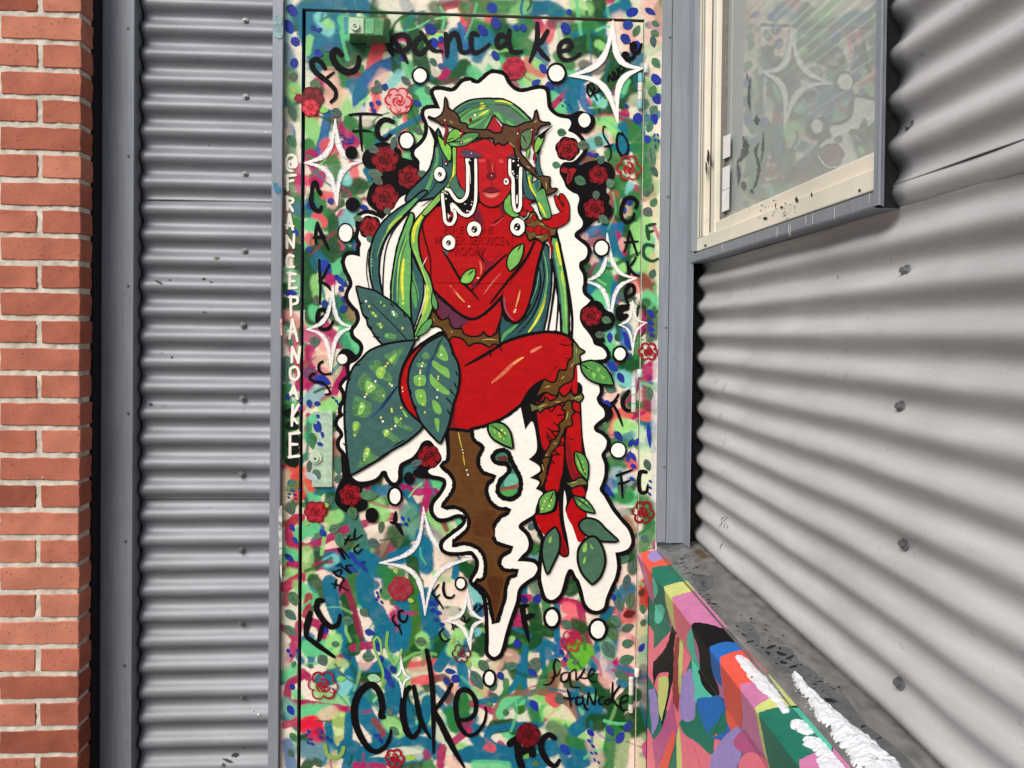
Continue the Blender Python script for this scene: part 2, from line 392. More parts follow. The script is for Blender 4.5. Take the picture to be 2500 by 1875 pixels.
mesh_obj('pane', [(.626, gy0, gz0), (.626, gy1, gz0), (.626, gy1, WZ1-.05), (.626, gy0, WZ1-.05)], [(0, 3, 2, 1)], M_GLASS, win)
# blinds: each slat on its own
M_SLAT = paint((240, 243, 238), .02, .5)
bl = thing('window_blind', 'closed white horizontal slat blind hanging behind the window glass', 'blind', (.68, (gy0+gy1)/2, WZ1-.1))
def slat_mesh():
    n = 5; v = []; 
    for yv in (gy0+.005, gy1-.005):
        for i in range(n+1):
            a = (i/n-.5); v.append((.0045*math.cos(a*2.6)+.013*a, yv, a*.027))
    me = bpy.data.meshes.new('slat'); me.from_pydata(v, [], [(i, i+1, n+2+i, n+1+i) for i in range(n)]); me.materials.append(M_SLAT)
    me.polygons.foreach_set('use_smooth', [True]*n); return me
SM = slat_mesh()
for k in range(int((WZ1-.06-gz0)/.0235)):
    o = bpy.data.objects.new('slat', SM); COL.objects.link(o); o.location = (.662, 0, gz0+.002+k*.0235)
    o.rotation_euler = (random.uniform(-.004, .004), random.uniform(-.06, .06), 0)
    o.parent = bl; o.matrix_parent_inverse = Matrix.Translation(-bl.location)
for fx in (.30, .62):
    yy = gy0+(gy1-gy0)*(1-fx); box('cord', .6455, .647, yy-.001, yy+.001, gz0, WZ1-.06, paint((90, 95, 92)), bl, 0)
# room behind
M_ROOM = paint((190, 190, 182))
for q in ((1.25, 1.3, -1.6, .5, 1.0, 2.9), (.665, 1.25, -1.6, -1.58, 1.0, 2.9), (.665, 1.25, .12, .14, 1.0, 2.9), (.665, 1.25, -1.58, .12, 1.0, 1.02), (.665, 1.25, -1.58, .12, 2.88, 2.9)): box('room_wall', *q, M_ROOM, win, 0)
box('jamb_lining', .657, .668, vy1-.155, vy1+.05, vz0, WZ1, M_VINYL, win, 0)
# stickers on the sash edge, scraped black paint and dirt
M_STK = paint((240, 240, 240)); M_INK = paint((22, 20, 22), .2)
XS = .6172
def onX(tx, ty, X=XS): p = pxX(1560+tx*.425, ty*.425, X); return (X, p.y, p.z)
for (y0, y1) in ((775, 905), (955, 1085), (1088, 1210)):
    q = [(484-(y0-775)*.02, y0+10), (526-(y0-775)*.02, y0-8), (524-(y0-775)*.02, y1-8), (482-(y0-775)*.02, y1+10)]
    st = mesh_obj('sticker', [onX(*c) for c in q], [(0, 1, 2, 3)], M_STK, win)
    v = []; f = []
    for r_ in range(6):
        yy = y0+14+(y1-y0-20)*r_/6
        for s in range(4):
            x0_ = 490-(y0-775)*.02+s*8; w_ = random.choice((3, 5, 6)); h_ = 9
            n_ = len(v); v += [onX(x0_, yy-s*3, XS-.0003), onX(x0_+w_, yy-s*3-1, XS-.0003), onX(x0_+w_, yy-s*3+h_, XS-.0003), onX(x0_, yy-s*3+h_, XS-.0003)]; f.append((n_, n_+1, n_+2, n_+3))
    mesh_obj('small_print', v, f, M_INK, st)
# ------------------------------------------------------------------ path tracing helpers
TS = 470/1659
TILES = {'A': (680, 0, TS), 'B': (1150, 0, TS), 'C': (680, 470, TS), 'D': (1150, 470, TS), 'E': (680, 940, TS), 'F': (1150, 940, TS),
         'G': (680, 1405, TS), 'H': (1150, 1405, TS), 'K': (1040, 230, 300/1659), 'L': (1000, 520, 330/1659), 'M': (820, 820, 340/1659),
         'N': (1140, 800, 340/1659), 'O': (1540, 1280, 300/1778), 'R': (1560, 1175, .425), 'Q': (1560, 0, .425), 'P': (0, 0, 1)}
def parse(s):
    """'A: 10,20 30,40! B: 5,6' -> native points and corner flags"""
    pts, cor = [], []; T = TILES['P']
    for tok in s.replace(': ', ':').replace(':', ': ').split():
        if tok.endswith(':'): T = TILES[tok[:-1]]; continue
        c = tok.endswith('!'); x, y = tok.rstrip('!').split(',')
        pts.append((T[0]+float(x)*T[2], T[1]+float(y)*T[2])); cor.append(c)
    return pts, cor
def spline(pts, cor, closed, sub=5):
    n = len(pts)
    if n < 3 and not closed: 
        return [tuple(pts[0][j]+(pts[1][j]-pts[0][j])*i/sub for j in (0, 1)) for i in range(sub+1)]
    out = []
    rngs = range(n if closed else n-1)
    for i in rngs:
        p1, p2 = pts[i], pts[(i+1) % n]
        p0 = pts[i-1] if (closed or i > 0) else p1
        p3 = pts[(i+2) % n] if (closed or i+2 < n) else p2
        if cor[i]: p0 = p1
        if cor[(i+1) % n]: p3 = p2
        d = math.hypot(p2[0]-p1[0], p2[1]-p1[1])
        s = max(1, min(sub, int(d/2.2)))
        for k in range(s):
            t_ = k/s; t2, t3 = t_*t_, t_**3
            # centripetal-ish: limit tangents to the chord so tight points do not loop
            m1 = [(p2[j]-p0[j])*.5 for j in (0, 1)]; m2 = [(p3[j]-p1[j])*.5 for j in (0, 1)]
            for mm in (m1, m2):
                l = math.hypot(*mm)
                if l > d: mm[0] *= d/l; mm[1] *= d/l
            out.append(tuple((2*t3-3*t2+1)*p1[j]+(t3-2*t2+t_)*m1[j]+(-2*t3+3*t2)*p2[j]+(t3-t2)*m2[j] for j in (0, 1)))
    if not closed: out.append(tuple(pts[-1]))
    return out
def clean(poly):
    o = []
    for p in poly:
        if not o or math.hypot(p[0]-o[-1][0], p[1]-o[-1][1]) > .15: o.append(p)
    if len(o) > 2 and math.hypot(o[0][0]-o[-1][0], o[0][1]-o[-1][1]) < .15: o.pop()
    return o
def ribbon(pts, w, taper=(1, 1), wob=0, cap=True, closed=False):
    """outline of a brush stroke as left/right point pairs; w native px (number or list)"""
    n = len(pts); L = []; Rr = []
    for i, p in enumerate(pts):
        a = pts[i-1] if i else (pts[-2] if closed else p); b_ = pts[i+1] if i < n-1 else (pts[1] if closed else p)
        tx, ty = b_[0]-a[0], b_[1]-a[1]; l = math.hypot(tx, ty) or 1; nx, ny = -ty/l, tx/l
        f = i/(n-1) if n > 1 else 0
        k = 1.0
        if taper[0] < 1: k *= taper[0]+(1-taper[0])*min(1, f/.35)**.8
        if taper[1] < 1: k *= taper[1]+(1-taper[1])*min(1, (1-f)/.45)**.8
        h = w/2*k*(1+wob*random.uniform(-1, 1))
        L.append((p[0]+nx*h, p[1]+ny*h)); Rr.append((p[0]-nx*h, p[1]-ny*h))
    if cap and not closed:
        for end, s in ((0, -1), (n-1, 1)):
            p = pts[end]; q = pts[1] if end == 0 else pts[-2]
            tx, ty = p[0]-q[0], p[1]-q[1]; l = math.hypot(tx, ty) or 1
            e0 = 0 if end == 0 else -1; h = math.hypot(L[e0][0]-p[0], L[e0][1]-p[1])
            ext = [(h*.45, .86), (h*.85, .45)]
            if end == 0:
                for e, k in ext:
                    c = (p[0]+tx/l*e, p[1]+ty/l*e)
                    L.insert(0, (c[0]+(L[0][0]-Rr[0][0])*0+( -ty/l*-1)*h*k*1, c[1]+(tx/l*-1)*h*k))
                    Rr.insert(0, (2*c[0]-L[0][0], 2*c[1]-L[0][1]))
            else:
                for e, k in ext:
                    c = (p[0]+tx/l*e, p[1]+ty/l*e)
                    L.append((c[0]-ty/l*h*k, c[1]+tx/l*h*k)); Rr.append((2*c[0]-L[-1][0], 2*c[1]-L[-1][1]))
    return L, Rr

ZL = [0.0004]            # current height of the paint film above the door skin
class Motif:
    """one painted motif = one mesh; every fill or stroke lies a hair above the last"""
    def __init__(s, name, parent, proj=None, step=3e-6):
        s.name, s.parent, s.v, s.f, s.mi, s.m = name, parent, [], [], [], []; s.step = step
        s.proj = proj or (lambda x, y, h: (lambda q: (q.x, -h, q.z))(px(x, y, 0)))
    def mat(s, m):
        if isinstance(m, tuple): m = paint(m)
        if m not in s.m: s.m.append(m)
        return s.m.index(m)
    def poly(s, pts, m, dh=None):
        pts = clean(pts)
        if len(pts) < 3: return s
        ZL[0] += s.step; h = ZL[0]; b0 = len(s.v)
        s.v += [s.proj(x, y, h) for x, y in pts]
        area = sum(pts[i][0]*pts[(i+1) % len(pts)][1]-pts[(i+1) % len(pts)][0]*pts[i][1] for i in range(len(pts)))
        idx = list(range(b0, b0+len(pts)))
        s.f.append(tuple(idx if area < 0 else idx[::-1])); s.mi.append(s.mat(m)); return s
    def fill(s, path, m, sub=5):
        p, c = parse(path); return s.poly(spline(p, c, True, sub), m)
    def strip(s, pts, w, m, taper=(1, 1), wob=0, closed=False):
        L, Rr = ribbon(pts, w, taper, wob, closed=closed)
        ZL[0] += s.step; b0 = len(s.v); n = len(L)
        for i in range(n):
            h = ZL[0]+i*1.5e-7
            s.v.append(s.proj(*L[i], h)); s.v.append(s.proj(*Rr[i], h))
        ZL[0] += n*1.5e-7
        k = s.mat(m)
        for i in range(n-1): s.f.append((b0+2*i, b0+2*i+1, b0+2*i+3, b0+2*i+2)); s.mi.append(k)
        return s
    def stroke(s, path, w, m, taper=(1, 1), wob=.04, closed=False, sub=6):
        """w in tile pixels (x0.283 native)"""
        p, c = parse(path); q = spline(p, c, closed, sub)
        if closed: q.append(q[0])
        return s.strip(q, w*TS, m, taper, wob, closed)
    def line(s, path, w, m, **k): return s.stroke(path, w, m, **k)
    def ell(s, x, y, rx, ry, m, ang=0, T='P', n=22, wob=.03):
        t = TILES[T]; cx, cy = t[0]+x*t[2], t[1]+y*t[2]; rx *= t[2]; ry *= t[2]; a = R(ang)
        pts = []
        for i in range(n):
            q = 2*math.pi*i/n; k = 1+random.uniform(-wob, wob)
            u, w = rx*math.cos(q)*k, ry*math.sin(q)*k
            pts.append((cx+u*math.cos(a)-w*math.sin(a), cy+u*math.sin(a)+w*math.cos(a)))
        return s.poly(pts, m)
    def build(s, label=None):
        if not s.f: return None
        o = mesh_obj(s.name, s.v, s.f, s.m, s.parent, s.mi)
        if label: o['label'] = label
        return o

# ------------------------------------------------------------------ painted low wall with cap, on the right
XA, HA = .463, .600        # nosing
XV, HV = .497, .712        # foot of the splayed apron
XK, HK = .517, .584        # lip of the metal cap
zt = ZC-HA; zv = ZC-HV
C_TEAL, C_LIME, C_PINK, C_ROSE, C_BLACK, C_BLUE, C_RED, C_MINT, C_LILAC, C_MAG = (34, 118, 98), (206, 214, 128), (205, 125, 170), (236, 120, 140), (24, 22, 24), (38, 108, 190), (236, 92, 76), (88, 205, 178), (160, 140, 205), (190, 90, 140)
lw = thing('low_wall', 'low wall painted in bold colour patches along the right side', 'low wall', (.55, -1.5, 0))
YW0, YW1 = -3.6, -.006
prism('wall_core', [(.64, .0), (XV+.012, .0), (XV+.012, zv), (XA+.006, zt-.004), (XK, zt-.004), (XK+.004, zt-.004), (.64, zt-.004)], 'y', YW0, YW1, paint(C_TEAL), lw)
# boards of the face, splayed apron and top board, each a piece of its own
bz = [0.02, ZC-1.07, ZC-.93, ZC-.79, zv-.0015]
for i in range(4):
    prism('board', [(XV+.0115, bz[i]+.0012), (XV+.0, bz[i]+.0022), (XV+.0, bz[i+1]-.0022), (XV+.0115, bz[i+1]-.0012)], 'y', YW0, YW1-.002, paint(C_TEAL if i % 2 else C_ROSE, .06), lw)
prism('apron_board', [(XV+.010, zv-.001), (XV-.0005, zv), (XA, zt-.001), (XA+.0055, zt-.0035)], 'y', YW0, YW1-.001, paint(C_PINK, .06), lw)
prism('top_board', [(XA+.002, zt-.0035), (XA+.0005, zt+.0005), (XK-.001, zt+.010), (XK-.001, zt-.0035)], 'y', YW0, YW1-.001, paint(C_PINK, .06), lw)
cap = prism('cap_flashing', [(XK, zt-.002), (XK, ZC-HK+.004), (XK+.002, ZC-HK+.006), (.634, ZC-.563), (.634, ZC-.567), (XK+.004, ZC-HK)], 'y', YW0, YW1, M_CAP, lw)
n_top = Vector((-(.0095), 0, XK-XA)).normalized()
p_top = Vector((XA+.0005, 0, zt+.0005))
slope_cap = (HK-.006-.563)/(.634-XK-.002)
def proj_top(x, y, h): q = onplane(x, y, p_top+n_top*h, n_top); return tuple(q)
n_ap = Vector((-(zt-zv), 0, -(XV-XA))).normalized(); p_ap = Vector((XA, 0, zt-.001))
def proj_ap(x, y, h): return tuple(onplane(x, y, p_ap+n_ap*h, n_ap))
def proj_v(x, y, h): return tuple(onplane(x, y, (XV-h, 0, 0), (1, 0, 0)))
def proj_lip(x, y, h): return tuple(onplane(x, y, (XK-h, 0, 0), (1, 0, 0)))
n_cap = Vector((-slope_cap, 0, 1)).normalized(); p_cap = Vector((XK+.002, 0, ZC-HK+.006))
def proj_cap(x, y, h): return tuple(onplane(x, y, p_cap+n_cap*h, n_cap))
VPX, VPY = 1142.0, 808.1
def clip(poly, k, above):
    """keep the part of a native-space polygon on one side of the ray of slope k from the vanishing point"""
    f = lambda p: ((p[1]-VPY)-k*(p[0]-VPX))*(-1 if above else 1)
    o = []
    for i in range(len(poly)):
        a, b_ = poly[i], poly[(i+1) % len(poly)]; fa, fb = f(a), f(b_)
        if fa >= 0: o.append(a)
        if (fa > 0 and fb < 0) or (fa < 0 and fb > 0):
            s = fa/(fa-fb); o.append((a[0]+(b_[0]-a[0])*s, a[1]+(b_[1]-a[1])*s))
    return o
def kslope(X, H):
    a, b_ = to_native(np.array([X]), np.array([-1.0]), np.array([ZC-H])); return float((b_[0]-VPY)/(a[0]-VPX))
KA, KV, KT, KLT = kslope(XA+.0003, HA-.0002), kslope(XV, HV), kslope(XK-.001, HA-.010), kslope(XK, HK-.006)
def patch(path, col, name='painted_patch', step=8e-6):
    """a colour patch that may run from the top board over the nosing and down the boards"""
    p, c = parse(path); poly = [(x+random.uniform(-.9, .9), y+random.uniform(-.9, .9)) for x, y in spline(p, c, True, 7)]
    global ZL
    keep = ZL[0]; ZL[0] = PZ[0]
    PZ[0] += 1.5e-5
    for pr, lo, hi in ((proj_top, KT, KA), (proj_ap, KA, KV), (proj_v, KV, 9)):
        q = clip(clip(poly, lo, False), hi, True)
        if len(clean(q)) > 2:
            mo_ = Motif(name, lw, pr, step); mo_.poly(q, paint(col, .07)); mo_.build()
    ZL[0] = keep
PZ = [.0004]
# bands crossing the top and running down (traced left to right, far to near)
patch('O: 140,350! 470,390! 570,600! 300,640! 310,1000! 330,1060! 150,470!', C_RED)
patch('O: 240,470 310,390 350,360 470,390! 490,460 400,520 330,540', C_LILAC)
patch('O: 300,630! 420,600 580,590! 790,830! 640,850 480,900! 560,1400 620,1659! 330,1800! 335,1040!', C_TEAL)
patch('O: 480,900! 640,850 790,825! 920,970! 760,1000 600,1060! 640,1300 720,1600! 700,1720! 620,1480 520,1200', C_LIME)
patch('O: 600,1060! 760,1000 930,965! 1380,1490! 1250,1500 1100,1440 880,1430! 870,1600 820,1900! 700,1800 640,1400', C_PINK)
patch('O: 320,750 360,830 390,960 350,1080! 330,1000', C_MINT)
patch('O: 350,1170! 440,1160 490,1270 410,1440 340,1400!', C_MINT)
patch('R: 90,960! 200,840! 215,900 190,1100 130,1000 80,1010!', C_ROSE)
patch('R: 195,680! 300,830! 280,880 305,990 250,1120 230,1000 215,880 200,780', C_ROSE)
patch('R: 190,830! 215,870! 200,960 195,1130 150,1330 135,1420! 120,1340 150,1180 170,1100 110,1110 85,1180! 80,1050 110,1010 160,940', C_BLACK)
patch('R: 280,870! 305,850 320,960 350,1060 420,1240 330,1270 310,1160 300,1010 275,940', C_MINT)
patch('R: 300,830 350,810 500,850! 590,930! 480,930 410,950! 420,1080 460,1200 455,1240 430,1240 370,1180 340,1090 350,1080! 340,960', C_BLACK)
patch('R: 405,950! 480,925 575,925! 610,970! 540,990 465,1010! 465,1100 480,1180! 440,1140 415,1060', C_BLUE)
patch('R: 465,1010! 540,980 610,965! 740,1100! 730,1170 580,1160! 600,1260 580,1420 545,1435 510,1400 490,1230', C_RED)
patch('R: 580,1160! 700,1160 770,1180! 800,1230! 720,1260 665,1300! 690,1420 740,1600! 640,1500 600,1350', C_PINK)
patch('R: 665,1300! 720,1260 800,1220! 880,1290! 780,1310 685,1330! 720,1470 760,1647! 740,1647! 700,1480', C_LIME)
patch('R: 685,1330! 780,1300 880,1290! 1120,1560! 1040,1560 930,1600! 960,1700! 760,1700! 720,1500', C_TEAL)
patch('R: 920,1600! 1040,1550 1150,1560! 1320,1760! 1100,1900! 940,1700', C_PINK)
patch('R: 230,1390! 330,1270 470,1240 480,1300 430,1480 420,1570 330,1500 260,1450', C_TEAL)
patch('R: 330,1260 415,1240 460,1230 500,1290 450,1380 400,1440 420,1470 500,1430 510,1390 560,1440 480,1480 400,1460', C_BLUE)
patch('R: 490,1270! 560,1260 585,1420 550,1440 520,1420', C_RED)
patch('R: 245,1140 300,1080 320,1250 320,1360 270,1380 235,1340', C_LILAC)
patch('R: 415,1580! 480,1480 560,1410 590,1440 540,1500 590,1560 560,1647! 400,1660!', C_LILAC)
patch('R: 540,1500 600,1430 660,1500 740,1610 690,1600 590,1560', C_MAG)
patch('R: 590,1580 660,1560 735,1610 740,1680! 560,1680!', C_ROSE)
patch('R: 110,1130! 160,1120 170,1180 130,1380! 110,1290', C_LIME)
patch('R: 90,1190! 105,1250 110,1380 75,1460! 55,1200!', C_LILAC)
patch('R: 190,1240! 205,1330 215,1470 150,1560 95,1660! 75,1500! 130,1420', C_MAG)
patch('R: 210,900! 235,900 235,1100 225,1330! 195,1260 195,1130', (150, 60, 60))
patch('R: 232,900! 255,930 245,1130 235,1250! 225,1130', C_LIME)
patch('R: 110,1660! 190,1440 205,1500 150,1700!', C_RED)
patch('R: 215,1470! 230,1400! 240,1480 250,1647! 215,1700!', C_LIME)
patch('R: 240,1450! 300,1500 360,1647! 250,1700!', C_ROSE)
# lip of the cap carries the same colours
def lip(path, col):
    p, c = parse(path); keep = ZL[0]; ZL[0] = .0003
    q = clip(clip(spline(p, c, True, 3), KT*.997, True), KLT, False)
    if len(clean(q)) > 2: Motif('painted_patch', lw, proj_lip).poly(q, paint(col, .06)).build()
    ZL[0] = keep
lip('O: 470,400! 560,440! 640,560! 580,600!', C_RED)
lip('O: 575,590! 640,560! 810,740! 790,830!', (96, 160, 140)); lip('O: 785,820! 810,740! 950,920! 920,970!', C_LIME)
lip('O: 915,965! 950,910! 1400,1430! 1390,1520!', (226, 150, 190))
lip('R: 590,930! 620,920! 760,1100! 740,1110!', C_RED); lip('R: 735,1100! 760,1090! 960,1300! 880,1300!', C_LIME)
lip('R: 870,1290! 960,1290! 1120,1480! 1110,1560!', C_MINT); lip('R: 1105,1550! 1120,1480! 1400,1800! 1380,1860!', C_PINK)
# water marks and dried splashes on the cap
M_WET = paint((98, 99, 101), .15, .16); M_SPL = paint((40, 40, 42), .2, .3)
def capmark(path, m):
    p, c = parse(path); keep = ZL[0]; ZL[0] = PZC[0]; PZC[0] += 6e-6
    q = clip(spline(p, c, True, 4), KLT*.999, True)
    Motif('wet_mark', lw, proj_cap).poly(q, m).build(); ZL[0] = keep
PZC = [.0003]
capmark('O: 440,330 560,300 760,290 700,360 560,400 480,360', M_WET)
capmark('O: 860,740 980,720 1100,740 1210,790 1170,910 1060,970 980,960 900,830', M_WET)
capmark('O: 1540,1440 1700,1420 1778,1470 1860,1600 1800,1700 1640,1560', M_WET)
capmark('R: 570,820 620,810 680,870 700,940 780,950 870,960 930,1060 900,1100 800,1090 720,1010 640,940', M_WET)
capmark('R: 880,1080 960,1060 1040,1120 1100,1200 1180,1230 1300,1390 1440,1500 1560,1610 1700,1800 1560,1800 1400,1620 1240,1440 1100,1290 980,1190', M_WET)
capmark('O: 920,390 1000,370 1110,450 1060,500 980,450', paint((96, 82, 62), .2))
r0 = random.Random(4)
def fleck(T, x, y, l, w, m, a=8, nm='splash'):
    t_ = TILES[T]; cx, cy = t_[0]+x*t_[2], t_[1]+y*t_[2]; keep = ZL[0]; ZL[0] = PZC[0]; PZC[0] += 3e-6
    pts = []
    for i in range(12):
        q = 2*math.pi*i/12; k = 1+r0.uniform(-.25, .25); u, v_ = l/2*math.cos(q)*k*t_[2], w/2*math.sin(q)*k*t_[2]
        pts.append((cx+u*math.cos(R(a))-v_*math.sin(R(a)), cy+u*math.sin(R(a))+v_*math.cos(R(a))))
    Motif(nm, lw, proj_cap).poly(clip(pts, KLT*.999, True), m).build(); ZL[0] = keep
for _ in range(70):
    k = r0.uniform(0, 1); x = 700+r0.gauss(0, 60)+k*520; y = 480+k*820+r0.gauss(0, 60)
    fleck('O', x, y, r0.uniform(15, 90), r0.uniform(5, 16), M_SPL if r0.random() < .5 else M_WET, r0.uniform(-20, 0))
for (x, y, l, w) in [(760, 950, 60, 18), (815, 990, 70, 20), (870, 1010, 50, 14), (830, 1040, 46, 16), (885, 1065, 60, 14), (740, 985, 40, 12), (1100, 1258, 80, 22), (1285, 1408, 34, 14), (1380, 1475, 30, 9), (1215, 1360, 14, 6), (930, 1210, 30, 9), (1010, 1165, 30, 8), (1040, 1150, 26, 8), (900, 1110, 40, 12), (640, 920, 40, 12), (600, 880, 30, 10)]:
    fleck('R', x, y, l, w, M_SPL, r0.uniform(-30, 25))
for _ in range(90):
    k = r0.uniform(0, 1); fleck('R', 560+k*560+r0.gauss(0, 45)+40, 800+k*480+r0.gauss(0, 40), r0.uniform(4, 22), r0.uniform(3, 9), M_SPL if r0.random() < .6 else M_WET, r0.uniform(-40, 40))
# ------------------------------------------------------------------ snow lying on the wall top and the cap
mt, t, b = new_mat('snow'); b.inputs['Base Color'].default_value = (.66, .68, .72, 1); b.inputs['Roughness'].default_value = .8
b.inputs['Subsurface Weight'].default_value = .15; b.inputs['Subsurface Radius'].default_value = (.02, .025, .03); b.inputs['Subsurface Scale'].default_value = .1
tc = node(t, 'ShaderNodeTexCoord'); nz = node(t, 'ShaderNodeTexNoise'); nz.inputs['Scale'].default_value = 420; nz.inputs['Detail'].default_value = 6
t.links.new(tc.outputs['Object'], nz.inputs['Vector']); add_bump(t, b, nz.outputs[0], .5, .003); M_SNOW = mt
def snow(name, ctr, parent_proj, label, hgt, seed, extra):
    """ctr: list of native (x, y, half width px); a grainy drift with ragged edges laid along it"""
    r = np.random.default_rng(seed); P = []
    for i in range(len(ctr)-1):
        for k in range(40):
            f = k/40; P.append([ctr[i][j]+(ctr[i+1][j]-ctr[i][j])*f for j in range(3)])
    W = [(Vector(parent_proj(p[0], p[1], .0002)), (Vector(parent_proj(p[0]+p[2], p[1], .0002))-Vector(parent_proj(p[0]-p[2], p[1], .0002))).length/2) for p in P]
    last, lw_ = W[-1]; d = (W[-1][0]-W[-6][0]).normalized()
    for k in range(1, extra): W.append((last+d*.003*k, lw_*(1+.1*math.sin(k*.1))))
    nn = 45; N = len(W)
    def smooth(sz):
        q = r.normal(0, 1, (N, nn))
        for ax, s_ in ((0, sz), (1, sz)):
            ker = np.hanning(2*s_+1); ker /= ker.sum(); q = np.apply_along_axis(lambda m_: np.convolve(m_, ker, 'same'), ax, q)
        return q/q.std()
    lo, mid, fine = smooth(14), smooth(5), smooth(2)
    a = np.linspace(-1.25, 1.25, nn)[None, :]; e = np.minimum(1, np.arange(N)/14)*np.minimum(1, (N-1-np.arange(N))/8); e = e[:, None]
    h = (1-np.abs(a)**2)*e+.13*lo+.05*mid-.06-.5*(1-e)
    keep = h+.16*fine+.14*mid > .04; H_ = np.clip(h, 0, None)**.55*hgt*(1+.05*mid+.03*fine); tilt = slope_cap if parent_proj is proj_cap else .17
    v = [(W[i][0].x+a[0, k]*W[i][1], W[i][0].y, W[i][0].z+H_[i, k]-.0004+a[0, k]*W[i][1]*tilt) for i in range(N) for k in range(nn)]
    f = [(i*nn+k, i*nn+k+1, (i+1)*nn+k+1, (i+1)*nn+k) for i in range(N-1) for k in range(nn-1) if keep[i:i+2, k:k+2].any()]
    o = mesh_obj(name, v, f, M_SNOW, None, smooth=True); o['kind'] = 'stuff'; o['label'] = label; o['category'] = 'snow'
    bm = bmesh.new(); bm.from_mesh(o.data); bmesh.ops.delete(bm, geom=[q for q in bm.verts if not q.link_faces], context='VERTS'); bm.to_mesh(o.data); bm.free()
    return o
def rn(T, *p): t_ = TILES[T]; return [(t_[0]+x*t_[2], t_[1]+y*t_[2], w*t_[2]) for x, y, w in p]
snow('snow_patch', rn('R', (560, 990, 16), (620, 1060, 40), (680, 1130, 50), (750, 1210, 46), (810, 1270, 26), (850, 1340, 30)), proj_top, 'broken upper strip of snow on the painted top of the low wall', .0045, 3, 2)
snow('snow_patch', rn('R', (880, 1370, 14), (930, 1410, 62), (990, 1460, 30)), proj_top, 'small snow clump on the green patch of the low wall top', .005, 5, 2)
snow('snow_patch', rn('R', (950, 1470, 20), (1010, 1500, 74), (1060, 1545, 55), (1100, 1600, 90), (1140, 1660, 90)), proj_top, 'lowest snow clump on the painted top of the low wall', .005, 8, 200)
snow('snow_strip', rn('R', (880, 1105, 10), (930, 1170, 30), (1000, 1255, 42), (1100, 1365, 70), (1200, 1460, 95), (1300, 1560, 115), (1400, 1660, 130)), proj_cap, 'long ridge of snow on the grey metal cap of the low wall', .010, 12, 300)

box('end_joint', XV-.0012, XV+.010, YW1-.0018, YW1+.002, 0, zv-.004, M_DARK, lw, 0)

for _ in range(120):          # crumbs of snow beside the drift
    k = r0.uniform(.05, 1); fleck('R', 880+k*520+r0.gauss(0, 14)-30-k*70, 1105+k*540+r0.gauss(0, 14), r0.uniform(3, 12), r0.uniform(3, 8), M_SNOW, r0.uniform(-40, 40), 'snow_crumb')
# ------------------------------------------------------------------ door and frame
DL = px(737, 900).x+.0035; DR = px(1561.5, 900).x-.0012
ZT = px(1150, 36.5).z
FL, FR_ = px(690.5, 900).x, px(1607, 900).x
frame = thing('doorframe', 'steel door frame painted with leaves and white vertical lettering', 'door frame', ((FL+FR_)/2, 0, 0))
door = thing('door', 'steel service door covered by a mural of a red seated figure', 'door', ((DL+DR)/2, 0, 0))

